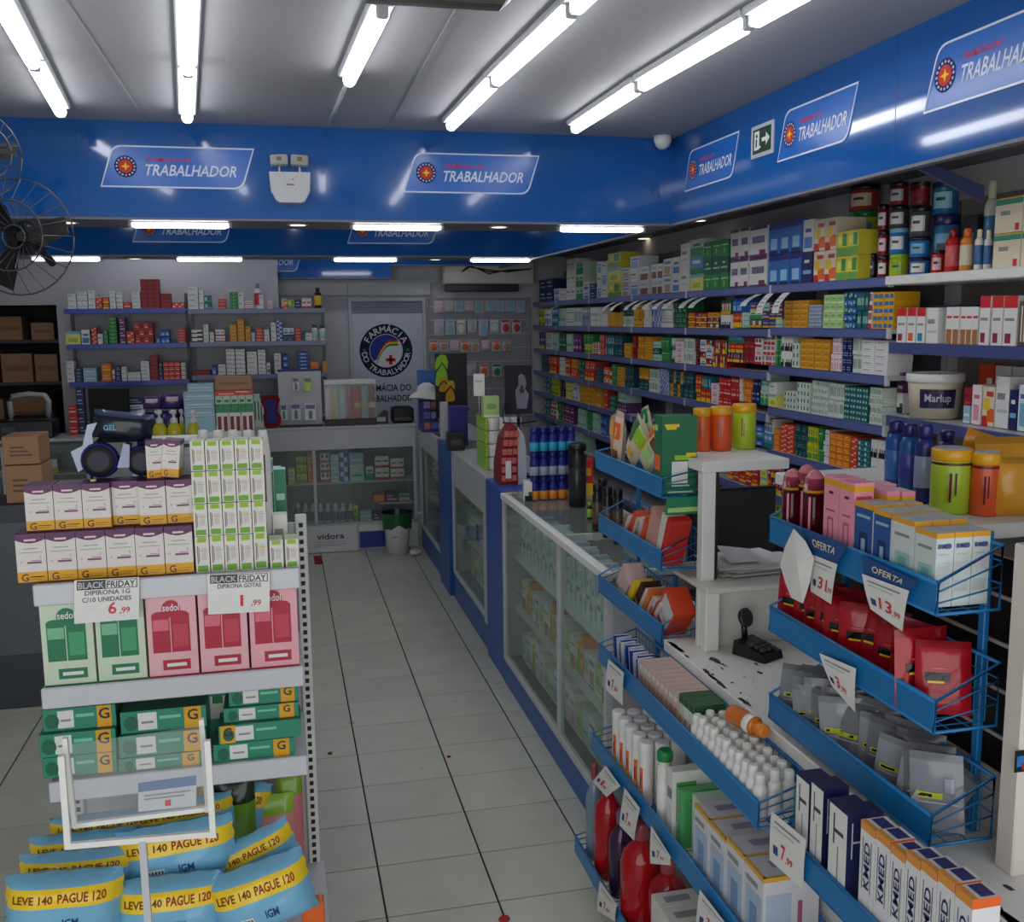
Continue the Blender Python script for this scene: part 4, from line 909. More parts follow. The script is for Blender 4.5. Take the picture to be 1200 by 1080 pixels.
shelfrow('X', 1.30, .501, 8.7, 7.7, [('orange',.1,.1),('purple',.1,.12),('greenwhite',.1,.13)], 'lower shelf, far aisle counter', group='cartons inside the far aisle counter', depth=.14)
# back counter contents, by what shows through the glass
def cfill(z, lst, where, Y=FY+.12, depth=.12, **kw):
    for k, (p0, p1, pt, des, c, r) in enumerate(lst): stackfill('Y', Y, z, p0, p1, pt, des, c, r, where, k+1, depth=depth, frm='from left', **kw)
cfill(.611, [(338,346,548,'skyyellow',1,2),(348,360,535,'yellowgreen',2,3),(361,372,533,'orange',2,3),(376,387,531,'redwhite',1,3),(388,398,532,'lightblue',1,3),(399,408,530,'bluewhite',1,3),(410,427,530,['mint','lightblue'],1,2),(429,438,546,'greenwhite',1,1),(440,456,534,'whitered',2,2),(458,474,537,'whitered',2,2)], 'upper shelf, back counter', group='cartons inside the back counter')
cfill(.2355, [(422,436,598,'lightblue',1,1),(438,446,600,'purple',1,1)], 'bottom, back counter', group='cartons inside the back counter')
b = MB(); b.box(.82, 1.13, FY+.06, FY+.34, .392, .40, 'white'); tag(b.build('corner_shelf', M_LAM), 'small white corner shelf inside the back counter above the bin', 'shelf')
cfill(.401, [(438,451,579,'orange',1,1),(452,467,577,'purple',1,1),(468,480,578,['whitered','greenwhite'],1,2)], 'corner shelf, back counter', group='cartons inside the back counter')
bk = MB()
for k in range(8):
    px = 350+k*8.8
    key = ((190,200,205),'white',(90,110,130)) if k else ((60,130,110),'white',(90,110,130))
    bott('spray_bottle', 'slim clear bottle with white cap inside the back counter, %s from the left' % nth(k+1), key, Y=FY+.12, px0=px-3.2, px1=px+3.2, pyt=590, z0=.2355, group='slim bottles in the back counter')
cfill(.2355, [(414,420,592,'yellowgreen',1,1)], 'low shelf, back counter', group='cartons inside the back counter')
# white sign board 'vidora' leaning on the foot of the back counter, blue plinth and bin
p0 = at(355, 650, Z=0); s = thing('sign_board', 'pale board with small dark lettering at the foot of the back counter', 'sign', (.13, 8.78, 0))
b = MB(); b.box(0, .48, 0, .03, .005, .245, (206,206,208), b=.003); b.build('board', M_LAM, s)
b = MB(); b.text('vidora', (0,0,0), (1,0,0), (0,0,1), NY, .24, .125, .055, (50,48,70), .002, al='c', wid=.24)
for z in (.095, .075, .06): b.rect((0,0,0), (1,0,0), (0,0,1), NY, .1, z, .38 if z > .07 else .32, z+.004, 'grey', .001)
b.build('lettering', M_MATTE, s)
b = MB(); b.box(.63, .86, 8.81, 8.835, .02, .165, (22,48,150)); b.xf(Matrix.Translation((.62, -FY, 0))); b.build('kick_panel', M_PLAST, c1)
s = thing('waste_bin', 'white waste bin with green rim bag at the foot of the back counter', 'bin', (.945, 8.60, 0))
b = MB(); b.lathe([(.092,0,'white'),(.12,.27,'white'),(.125,.29,(200,204,200))], 0, 0, 24, cap1=False); b.rect((-.06,-.116,0), (1,0,0), (0,0,1), NY, 0, .17, .05, .175, 'black'); b.build('bin_body', M_PLAST, s)
b = MB()
n = 24
for i in range(n):
    a0, a1 = 2*pi*i/n, 2*pi*(i+1)/n; h0, h1 = .245+.02*sin(3*a0)+.012*sin(7*a0), .245+.02*sin(3*a1)+.012*sin(7*a1)
    b.face([(.128*cos(a0), .128*sin(a0), h0-.0), (.128*cos(a1), .128*sin(a1), h1), (.137*cos(a1), .137*sin(a1), .375), (.137*cos(a0), .137*sin(a0), .375)], (30,100,60), True)
    b.face([(.137*cos(a0), .137*sin(a0), .375), (.137*cos(a1), .137*sin(a1), .375), (.12*cos(a1), .12*sin(a1), .3), (.12*cos(a0), .12*sin(a0), .3)], (14,40,30), True)
b.face([(.12*cos(2*pi*i/n), .12*sin(2*pi*i/n), .3) for i in range(n)], (12,26,20)); b.build('green_bag', M_FILM, s)
def crumple(loc, r, label, col='white', nm='paper_scrap', sq=.5, seed=3):
    rr = random.Random(seed); b = MB(); n = 8; rings = []
    for k in range(1, 5):
        a = pi*k/5; rings.append([(r*sin(a)*cos(2*pi*i/n)*rr.uniform(.75,1.2), r*sin(a)*sin(2*pi*i/n)*rr.uniform(.75,1.2), r*sq*(1-cos(a))) for i in range(n)])
    for k in range(3):
        for i in range(n): b.face([rings[k][i], rings[k][(i+1)%n], rings[k+1][(i+1)%n], rings[k+1][i]], col)
    b.face(list(reversed(rings[0])), col); b.face(rings[3], col); return tag(b.build(nm, M_MATTE, None, loc), label, 'litter')
crumple(tuple(at(428, 637, Z=0)), .035, 'white crumpled paper on the floor before the blue panel')
crumple(tuple(at(486, 650, Z=0)), .055, 'larger white crumpled paper on the floor by the counter corner', seed=8)
b = MB(); p = at(373, 656, Z=0); b.box(p.x-.035, p.x+.035, p.y-.16, p.y+.16, 0, .002, 'dred'); tag(b.build('floor_tape', M_MATTE), 'dark red tape patch on the floor by the pale board', 'tape')
for k, (px, py, r, c, lb) in enumerate(((526,887,.012,(150,20,40),'small dark red scrap lying on the floor tiles, middle of aisle'),(387,883,.012,(50,40,36),'tiny brown crumb on the floor tiles beside the gondola'),(591,1078,.02,(170,40,36),'red scrap on the floor at the bottom edge of the photo'))):
    crumple(tuple(at(px, py, Z=0)), r, lb, c, seed=20+k, sq=.3)

# ================================================================== things on the back counter
ZC = 1.126
cfill2 = lambda lst, where, z, Y, **kw: [stackfill('Y', Y, z, *e, where, k+1, frm='from left', **kw) for k, e in enumerate(lst)]
# monitor
s = thing('monitor', 'black flat computer monitor on the pale counter at the back left', 'monitor', (-1.44, 9.02, 1.101), (0,0,radians(-12)))
b = MB(); b.box(-.17, .17, -.02, .015, .09, .40, 'black', b=.006); b.build('screen_housing', M_PLAST, s)
b = MB(); b.box(-.158, .158, -.0215, -.02, .105, .388, (10,11,16)); b.build('screen', M_PLAST, s)
b = MB(); b.box(-.02, .02, .01, .03, .0, .12, 'black', b=.004); b.box(-.1, .1, -.05, .08, 0, .012, 'black', b=.004); b.build('stand', M_PLAST, s)
s = thing('keyboard', 'black keyboard lying in front of the monitor', 'keyboard', (-1.44, 8.90, 1.101)); b = MB(); b.box(-.17, .17, -.04, .04, 0, .02, 'black', b=.004); b.build('keyboard_body', M_PLAST, s)
b = MB(); 
for i in range(14):
    for j in range(4): b.box(-.16+i*.0232, -.14+i*.0232, -.034+j*.018, -.02+j*.018, .02, .024, 'dgrey')
b.build('keys', M_PLAST, s)['kind'] = 'stuff'
cfill2([(82,92,475,'red',1,3)], 'below left blue shelves', 1.101, 9.1, group='small piles behind the back counter', depth=.1)
cfill2([(92,101,455,'navy',1,5),(150,170,466,['whiteblue','navy','lightblue'],1,5)], 'behind the monitor', 1.101, 9.16, group='small piles behind the back counter', depth=.1)
# pedestal behind counter carries soft packs: violet diaper packs, light blue boxes, cartons
b = MB(); b.box(-1.0, -.12, 7.35, 7.85, 0, 1.13, 'white', b=.004); tag(b.build('display_table', M_LAM), 'white display table top behind the front gondola, under the soap bottles', 'table')
def pillow(w, h, t, colf, nu=10, nv=7, p=.45, wr=.0, seed=1, crimp=.0, warp_y=0):
    rr = random.Random(seed); ph = [rr.uniform(0, 6.28) for _ in range(6)]
    def S(u, v, sgn):
        e = max(0.0, (1-abs(2*u-1)**3.2))*max(0.0, (1-abs(2*v-1)**3.2)); y = t/2*e**p
        if 0 < u < 1 and 0 < v < 1: y += wr*(sin(7*u+ph[0]+3*v)*sin(5*v+ph[1])+.6*sin(15*u+ph[2]-6*v)*sin(11*v+ph[3]))*e
        ed = crimp*(sin(26*v+ph[4]) if abs(2*u-1) > .9 else 0)
        return ((u-.5)*w+ed, sgn*y+warp_y*sin(pi*u), v*h+crimp*sin(24*u+ph[5])*(1 if v > .95 or v < .05 else 0))
    b = MB()
    for sgn in (-1, 1):
        vs = [S(i/nu, j/nv, sgn) for i in range(nu+1) for j in range(nv+1)]; fs = []; cl = []
        for i in range(nu):
            for j in range(nv):
                q = [i*(nv+1)+j, (i+1)*(nv+1)+j, (i+1)*(nv+1)+j+1, i*(nv+1)+j+1]
                if sgn > 0: q.reverse()
                fs.append(tuple(q)); cl.append(colf((i+.5)/nu, (j+.5)/nv, sgn))
        b.faces(vs, fs, lambda k: cl[k], True)
    return b, S
def softpack(name, label, cat, w, h, t, base, band, loc, rot, group, bandv=(.3,.6), seed=1):
    b, S = pillow(w, h, t, lambda u, v, s_: band if bandv[0] < v < bandv[1] and .15 < u < .85 else base, seed=seed, wr=.002)
    return tag(b.build(name, M_FILM, None, loc, rot), label, cat, group)
ZD = 1.131
pz = [(-.93,7.62,'left'),(-.70,7.62,'middle'),(-.45,7.62,'right')]
for k, (px, py, w_, h_, lb) in enumerate([(160,215,0,0,'a')]): pass
for k, (x, z, lb) in enumerate([(-.83,ZD+.10,'lower left'),(-.60,ZD+.10,'lower middle'),(-.40,ZD+.10,'lower right'),(-.74,ZD+.215,'upper left'),(-.50,ZD+.215,'upper right')]):
    pass
def objbox(name, label, cat, x, y, z, w, d, h, des, group=None, rz=0, mat=None, b=.0):
    q = pbox(w, d, h, D[des][1], D[des][2], b=b); o = q.build(name, mat or M_CARD, None, (x, y, z), (0,0,rz)); return tag(o, label, cat, group)
# positions taken on the plane y = 7.5
def P5(px, py, Y=7.5): return at(px, py, Y=Y)
lowz = ZD
for k, (a, c, t, bb, des, lb) in enumerate([(164,184,484,500,'navy','violet pack left'),(185,207,482,500,'navy','violet pack second'),(208,232,478,500,'navy','violet pack third')]):
    p = P5((a+c)/2, t); w_ = (c-a)/FPX*7.3
    softpack('nappy_pack', 'violet and white soft pack behind the yellow soaps, lower row, %s' % ['left','middle','right'][k], 'pack', w_, p.z-lowz, .16, (70,54,130), 'white', (p.x, 7.57, lowz), (0,0,0), 'violet soft packs', (.15,.5), k)
for k, (a, c, t) in enumerate([(166,188,466),(190,212,463),(213,234,470)]):
    p = P5((a+c)/2, t); q = P5((a+c)/2, 481); w_ = (c-a)/FPX*7.3
    softpack('nappy_pack', 'violet and white soft pack behind the yellow soaps, upper row, %s' % ['left','middle','right'][k], 'pack', w_, p.z-q.z, .15, (84,60,130), (214,190,180), (p.x, 7.58, q.z+.004), (0,0,0), 'violet soft packs', (.6,.9), 5+k)
for k in range(5):
    z0 = P5(235, 496-k*9.6).z; z1 = P5(235, 496-(k+1)*9.6).z; a = P5(217 if k < 4 else 222, 470).x; c = P5(252, 470).x
    if k == 0: z0 = ZD
    objbox('carton_box', 'light blue glove box in the pile beside the soaps, %s' % level(k, 5), 'box', (a+c)/2, 7.40, z0, c-a, .085, z1-z0-.003, 'lightblue', 'light blue box pile')
a, c = P5(253, 470).x, P5(297, 470).x
for k, (pt, pb_, des, lb) in enumerate([(482,500,'redwhite','white cartons with red triangles, lowest beside the blue pile'),(462,482,'greenwhite','white and green carton with orange top strip, on the red-white one'),(441,456,'cardplain','brown open carton on top of the green-white one')]):
    z0 = max(P5(275, pb_).z, ZD) if k else ZD; z1 = P5(275, pt).z
    if k == 0:
        for j in range(3): objbox('carton_box', 'white carton with red triangle under the green-white packs, %s' % ['left','middle','right'][j], 'box', a+(j+.5)*(c-a)/3, 7.42, z0, (c-a)/3-.004, .2, z1-z0, 'redwhite', 'red-marked white cartons')
    elif k == 1:
        for j in range(5): objbox('carton_box', 'green and white pack with orange lid, %s from the left, below the brown carton' % nth(j+1), 'box', a+(j+.5)*(c-a)/5, 7.42, P5(275,482).z+.002, (c-a)/5-.003, .2, P5(275,462).z-P5(275,482).z-.003, 'greenwhite', 'green-white packs')
        objbox('carton_box', 'flat orange and green carton lying on the green-white packs', 'box', (a+c)/2, 7.42, P5(275,462).z, (c-a), .2, P5(275,456).z-P5(275,462).z-.002, 'orangered')
    else: objbox('carton_box', 'brown open cardboard carton on top of the green-white packs', 'box', (a+c)/2, 7.44, P5(275,456).z, (c-a)*.96, .2, P5(275,441).z-P5(275,456).z, 'cardplain')
# yellow soap bottles with white pumps
def soap():
    b = MB(); b.lathe([(.46,0,(206,196,40)),(.5,.03,(206,196,40)),(.5,.15,(206,196,40)),(.504,.15,'lime'),(.504,.48,(190,190,60)),(.5,.48,(206,196,40)),(.5,.56,(206,196,40)),(.34,.66,(206,196,40)),(.2,.70,(206,196,40))], 0, 0, 16, sy=.7)
    c = MB(); c.lathe([(.26,.69,'white'),(.26,.79,'white'),(.1,.82,'white'),(.1,.9,'white'),(.2,.9,'white'),(.22,.97,'white'),(.12,1,'white')], 0, 0, 14); c.box(-.3, 0, -.07, .07, .92, .985, 'white', b=.01)
    return proto('soap_bottle', 'bottle', [('bottle_body', b, M_WET), ('pump', c, M_PLAST)], 'yellow soap bottles')
sp = soap()
for k, px in enumerate((166, 186, 203, 211, 226)):
    p = P5(px, 480, 7.40); place(sp, (p.x, 7.40 if k != 3 else 7.475, ZD), (0,0,.2*k), 'yellow liquid soap bottle with white pump, %s from the left' % nth(k+1), None, (.10 if k != 3 else .06, .10 if k != 3 else .06, p.z-ZD))
# red and blue fuzzy mitt shaped blister, tall dispensers, razor cards on back counter
s = thing('display_stand', 'white stand of razor cards on the back counter below the grey shelves', 'display', (-.02, 8.98, ZC))
p0, p1 = at(325, 433, Y=8.98), at(378, 495, Y=8.98)
b = MB(); b.box(p0.x+.02, p1.x+.02, .0, .02, 0, p0.z-ZC, (206,206,214), b=.003); b.box(p0.x+.02, p1.x+.02, -.002, .02, p0.z-ZC-.02, p0.z-ZC, 'violet'); b.box(p0.x+.02, p1.x+.02, -.1, .02, 0, .012, 'black')
b.build('stand_back', M_CARD, s); 
for k, (px, py, ww, hh, cl) in enumerate([(347,458,.07,.12,'lgrey'),(361,458,.07,.12,'lime'),(347,492,.09,.15,'lgrey'),(364,492,.1,.15,(210,214,226)),(333,492,.06,.14,'mint')]):
    p = at(px, py, Y=8.97); b = MB(); b.box(-ww/2, ww/2, -.012, 0, 0, hh, cl, b=.003); b.rect((-ww/2,-.012,0), (1,0,0), (0,0,1), NY, .01, hh*.7, ww-.01, hh*.95, 'violet'); b.rect((-ww/2,-.012,0), (1,0,0), (0,0,1), NY, ww*.35, hh*.1, ww*.65, hh*.6, 'dgrey' if k != 1 else 'yellow')
    tag(b.build('blister_card', M_FILM, None, (p.x, 8.925+.0, max(p.z, ZC+.013))), 'razor blister card on the white stand, %s' % ['upper left','upper right, lime green','lower middle','lower right','lower left'][k], 'card', 'razor cards')
s = thing('bath_glove_pack', 'red and blue fuzzy glove shaped pack left of the razor stand', 'pack', (at(318, 490, Y=8.8).x, 8.875, ZC))
b = MB(); O = [(-.06,0),(.07,0),(.085,.08),(.05,.14),(.08,.24),(.06,.28),(-.07,.28),(-.085,.22),(-.05,.15),(-.07,.1)]; b.prism(O, (0,0,.01), (1,0,0), (0,0,1), NY, .03, 'dred'); b.build('fuzzy_border', M_CLOTH, s)
b = MB(); O2 = [(x*.62, .14+(z-.14)*.72) for x, z in O]; b.prism(O2, (0,-.03,.01), (1,0,0), (0,0,1), NY, .012, (60,60,130)); b.build('blue_centre', M_CLOTH, s)
b = MB(); b.box(-.05,.05,-.03,.03,0,.012,'black'); b.build('foot', M_PLAST, s)
for k, px in enumerate((301, 308)): 
    p = at(px, 470, Y=8.88); objbox('carton_box', 'slim white green-marked carton beside the fuzzy glove pack, %s' % ['left','right'][k], 'box', p.x, 8.86, ZC, .05, .08, at(px, 462+k*6, Y=8.86).z-ZC, 'whitegreen', 'slim cartons')
# acrylic candy rack on the back counter
p0, p1 = at(379, 445, Y=9.0), at(440, 495, Y=9.0)
s = thing('acrylic_rack', 'clear acrylic rack with white rim holding snack packs, back counter', 'display', (p0.x, 9.0, ZC)); Wd = p1.x-p0.x; Hd = p0.z-ZC
b = MB(); b.box(0, Wd, -.14, .06, Hd-.035, Hd, 'white', b=.003); b.build('white_rim', M_PLAST, s)
b = MB(); b.box(0, Wd, -.14, -.136, .06, Hd-.035, 'white'); b.box(0, Wd, .056, .06, 0, Hd-.035, 'white'); b.build('clear_walls', M_CLEAR, s)
b = MB(); b.box(0, Wd, -.14, .06, 0, .055, (60,40,34), b=.004); b.build('wooden_base', M_CARD, s)
for k in range(7):
    c_ = ['lpink','lime',(190,204,220),'red','orange','mint','dred'][k]; x = p0.x+(k+.5)*Wd/7
    b, S = pillow(Wd/7*.86, Hd-.12, .03, lambda u, v, s_: 'yellow' if .35 < v < .5 and c_ in ('orange','mint','dred') else c_, 5, 6, seed=k); tag(b.build('snack_pack', M_FILM, None, (x, 8.93, ZC+.056)), '%s tall pack in the clear acrylic rack, %s from the left' % (['pink','lime green','pale blue','red','orange','pale green','dark red'][k], nth(k+1)), 'pack', 'tall packs in the acrylic rack')
# black printer and small silver thing
s = thing('receipt_printer', 'black box-shaped receipt printer on the back counter, right end', 'printer', (at(471, 490, Y=9.0).x, 8.99, ZC)); 
b = MB(); b.box(-.1, .1, -.08, .1, 0, .145, 'black', b=.018); b.build('printer_body', M_PLAST, s); b = MB(); b.box(-.08, .08, -.083, -.079, .03, .05, 'dgrey'); b.box(-.07, .07, -.04, .05, .145, .15, (30,30,36), b=.002); b.build('lid', M_PLAST, s)
s = thing('phone_set', 'black and silver desk phone left of the receipt printer', 'phone', (at(446, 492, Y=8.98).x, 8.97, ZC)); b = MB(); b.prism([(0,0),(.13,0),(.13,.11),(.1,.12),(.02,.05)], (-.065,.05,0), (1,0,0), (0,0,1), NY, .1, 'black'); b.build('phone_body', M_PLAST, s); b = MB(); b.box(-.04, .04, -.056, -.05, .02, .06, 'silver'); b.build('keypad', M_PLAST, s)

# ================================================================== left back shelves
LY = 9.56
for bay, (p0, p1, zs, edge, lb) in enumerate([(76, 218, (2.175,1.86,1.525), 'shelfblue', 'left bay of blue-edged shelves on the white back wall'), (221, 382, (2.165,1.865,1.56), (108,116,150), 'right bay of grey-edged shelves on the white back wall')]):
    a, c = at(p0, 380, Y=LY).x, at(p1, 380, Y=LY).x; Wd = c-a
    s = thing('wall_shelving', lb, 'shelf', (a, LY, 0), group='shelves on the back left wall')
    b = MB(); b.box(0, Wd, .30, .32, .9, 2.16, (150,152,160)); b.build('back_panel', M_PAINT, s)
    for e in (0, Wd-.025): b = MB(); b.box(e, e+.025, .27, .3, 0, 2.32 if bay == 0 else 2.16, 'dgrey'); b.build('upright', M_PAINT, s)
    for z in zs+(1.15,):
        b = MB(); b.box(0, Wd, .01, .3, z-.02, z, 'lgrey'); sh = b.build('shelf_board', M_PAINT, s)
        b = MB(); b.box(0, Wd, 0, .01, z-.04, z+.004, edge, b=.002); b.build('price_rail', M_PLAST, sh)
GL = 'packs on the shelves of the back left wall'
LW = {
 ('top blue left-wall shelf', 2.176): [(80,90,344,'white',1,3),(91,103,342,'whitestripe',2,3),(104,112,340,'white',1,3),(113,120,349,'orangered',1,2),(121,128,348,'redyellow',1,2),(129,136,341,'white',1,4),(137,144,342,'whitestripe',1,4),(145,154,354,'red',1,1),(155,165,342,'white',1,4),(166,188,327,'dred',3,7),(189,201,344,'dred',2,4),(202,216,354,'orangered',2,1)],
 ('second blue left-wall shelf', 1.861): [(77,95,388,'skyyellow',1,1),(96,106,386,'whiteblue',1,1),(108,114,383,'orangered',1,4),(115,121,391,'white',1,1),(122,127,387,'green',1,3),(128,138,372,'green',1,7),(141,148,372,'purple',1,4),(149,158,388,'orangered',1,2),(159,180,378,['red','dred'],4,3),(183,188,394,'blue',1,1),(189,199,386,'blue',2,2),(209,218,385,'red',1,5)],
 ('third blue left-wall shelf', 1.526): [(79,88,423,'white',1,4),(89,97,431,'navy',1,4),(98,114,431,'lightblue',1,2),(120,131,426,'orange',1,2),(132,135,433,'whitered',1,1),(136,142,429,'navy',1,3),(143,149,430,'white',1,3),(150,165,436,'white',2,2),(166,176,423,'white',1,5),(177,186,416,'dred',1,6),(187,191,425,'navy',1,4),(192,212,424,'red',3,4),(213,218,425,'whitered',1,4)],
 ('top grey left-wall shelf', 2.166): [(221,233,336,'white',1,4),(234,239,340,'white',1,2),(240,248,346,'teal',1,2),(256,265,350,'red',1,3),(270,279,342,'green',1,5),(280,286,342,'white',1,2),(287,297,352,'whitered',1,2),(304,309,345,'white',1,2),(314,319,352,'whitepink',1,1),(330,337,350,'fruit',1,1),(338,345,351,'limemix',1,1),(346,353,351,'navy',1,1),(354,365,349,'whitered',2,1)],
 ('second grey left-wall shelf', 1.866): [(225,238,386,'whiteblack',1,3),(239,245,380,'white',1,4),(246,251,389,'whitestripe',1,2),(253,264,386,'whitered',2,2),(270,278,380,'gold',1,5),(279,287,374,'gold',1,6),(288,294,382,'gold',1,3),(295,299,389,'lightblue',1,2),(300,309,385,'red',1,4),(310,316,386,'white',1,3),(318,324,378,'white',1,3),(325,331,375,'bluewhite',1,5),(332,345,384,['dteal','whiteblue'],2,2),(346,353,384,'red',1,4),(354,357,388,'navy',1,3),(358,366,390,'white',1,1)],
 ('third grey left-wall shelf', 1.561): [(226,247,434,'dred',3,2),(249,254,428,'blue',1,1),(256,265,427,'white',1,2),(266,276,409,'whitestripe',1,6),(277,288,409,'whitestripe',1,6),(290,302,412,'white',1,5),(303,312,410,'whitestripe',1,6),(313,317,425,'whiteblue',1,1),(322,330,414,'white',1,4),(332,338,415,'blue',1,3),(350,362,412,'blue',1,6),(364,374,423,'orange',1,2),(375,377,430,'brown' if 0 else 'maroon',1,1),(378,383,423,'yellow',1,2)],
}
nL = 0
for (wh, z), lst in LW.items():
    for k, e in enumerate(lst):
        stackfill('Y', LY+.03, z+.0005, *e, wh, k+1, depth=.11, frm='from left', name='medicine_pack', noun='pack', group=GL); nL += e[4]*e[5]
for k, (px, pt, cap, c_, z, lb) in enumerate([(303,332,'grey','white',2.166,'white bottle with red mark on the top grey shelf'),(373,337,'black','black',2.166,'black bottle with yellow label at the right end of the top grey shelf'),(369,380,'dgreen','white',1.866,'white bottle with green cap on the second grey shelf, left'),(378,381,'dgreen','white',1.866,'white bottle with green cap on the second grey shelf, right')]):
    bott('small_bottle', lb, (c_, cap, 'yellow' if k == 1 else 'red' if k == 0 else 'mint'), Y=LY+.07, px0=px-4, px1=px+4, pyt=pt, z0=z+.0005, group='small bottles on back left shelves')
# dark recess at the far left: shelves of brown cartons, chair back, cartons, pedestal
s = thing('storage_rack', 'dark storage rack with brown cartons in the recess at the far left', 'shelf', (-2.95, 10.3, 0)); 
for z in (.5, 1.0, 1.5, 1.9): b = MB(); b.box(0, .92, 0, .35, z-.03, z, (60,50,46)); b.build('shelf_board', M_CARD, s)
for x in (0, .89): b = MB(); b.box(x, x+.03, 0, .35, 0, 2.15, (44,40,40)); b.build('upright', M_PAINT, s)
for k, (x, z, w_, h_) in enumerate([(-2.78,1.901,.26,.2),(-2.5,1.901,.24,.22),(-2.2,1.901,.2,.16),(-2.76,1.501,.28,.3),(-2.45,1.501,.27,.27),(-2.19,1.501,.2,.26),(-2.75,1.001,.3,.34),(-2.36,1.001,.34,.36)]):
    objbox('storage_carton', 'brown carton in the dark recess rack, %s' % ['top shelf left','top shelf middle','top shelf right','second shelf left','second shelf middle','second shelf right','third shelf left','third shelf right'][k], 'box', x, 10.31, z, w_, .28, h_, 'cardplain', 'brown cartons in the dark recess')
p = at(27, 478, Y=9.2)
s = thing('office_chair', 'chair with pale plastic back frame behind the left counter', 'chair', (p.x, 9.45, 0)); Zb = p.z-.02
b = MB(); b.tube([(-.15,-.02,Zb-.12),(-.16,-.03,Zb+.06),(-.13,-.03,Zb+.11),(0,-.03,Zb+.125),(.13,-.03,Zb+.11),(.16,-.03,Zb+.06),(.15,-.02,Zb-.12)], .024, 'lgrey', 8); b.build('back_frame', M_PLAST, s)
b = MB(); b.box(-.2, .2, -.04, .0, .62, Zb-.06, 'black', b=.015); b.build('backrest', M_CLOTH, s)
b = MB(); b.box(-.23, .23, -.02, .42, .44, .52, 'black', b=.02); b.build('seat', M_CLOTH, s)
b = MB(); b.cyl(0, .2, .1, .45, .03, 'black', 12); b.build('column', M_PLAST, s)
for k in range(5): a = 2*pi*k/5; b = MB(); b.tube([(0,.2,.1),(.24*cos(a),.2+.24*sin(a),.04)], .018, 'black'); b.build('leg', M_PLAST, s)
# black office box on left counter and cartons
s = thing('black_case', 'low black case on the back left counter beside the chair', 'case', (-2.18, 9.05, 1.101)); b = MB(); b.box(-.42, .3, -.12, .12, 0, .15, 'black', b=.01); b.build('case_body', M_PLAST, s); b = MB(); b.box(-.1, .0, -.123, -.119, .05, .1, 'dgrey'); b.build('latch', M_PLAST, s)
def carton(label, px0, px1, pt, pbm, Y, d=.25, des='cardplain', txt=True, z0=None, rz=0):
    a, c = at(px0, pbm, Y=Y), at(px1, pbm, Y=Y); z1 = at(px0, pt, Y=Y).z; z0 = a.z if z0 is None else z0; w_ = c.x-a.x
    s = thing('cardboard_carton', label, 'box', ((a.x+c.x)/2, Y, z0), (0,0,rz), 'brown cartons behind the gondola')
    b = MB(); b.box(-w_/2, w_/2, 0, d, 0, z1-z0, 'card', b=.003)
    if txt:
        for k in range(3): b.rect((-w_/2,0,0), (1,0,0), (0,0,1), NY, w_*.2, (z1-z0)*(.3+.14*k), w_*(.8-.1*k), (z1-z0)*(.36+.14*k), (110,60,50))
    b.build('carton_body', M_CARD, s)
    b = MB(); b.box(-w_/2, w_/2, d*.45, d*.55, z1-z0, z1-z0+.001, 'tan'); b.build('tape', M_FILM, s); return z1
z_ = carton('brown cardboard carton with dark print, top of the pile at left', 4, 47, 512, 545, 5.6)
p = at(5, 545, Y=5.6)
carton('brown cardboard carton under the printed one, blue sticker', 8, 52, 546, 590, 5.6, z0=at(8,590,Y=5.6).z)
zz = at(8, 590, Y=5.6).z
s = thing('pedestal', 'dark pedestal under the brown cartons at the left edge', 'stand', (at(30,590,Y=5.6).x, 5.72, 0)); b = MB(); b.box(-.22, .24, -.15, .22, 0, zz-.003, (60,64,72), b=.004); b.build('body', M_LAM, s); b = MB(); b.box(-.18, .2, -.153, -.15, .3, zz-.1, (90,96,104)); b.build('front_panel', M_PLAST, s)
shelfrow('Y', 8.96, .522, -2.75, -1.75, [('dstripe',.14,.18),('whitestripe',.16,.2),('dgreen',.12,.1)], 'left back counter, lower shelf', group='cartons in the left back counter', frm='from left', depth=.14)
shelfrow('Y', 8.96, .802, -2.75, -1.75, [('mixgreen',.12,.14),('whitered',.16,.12),('white',.1,.1)], 'left back counter, upper shelf', group='cartons in the left back counter', frm='from left', depth=.14)

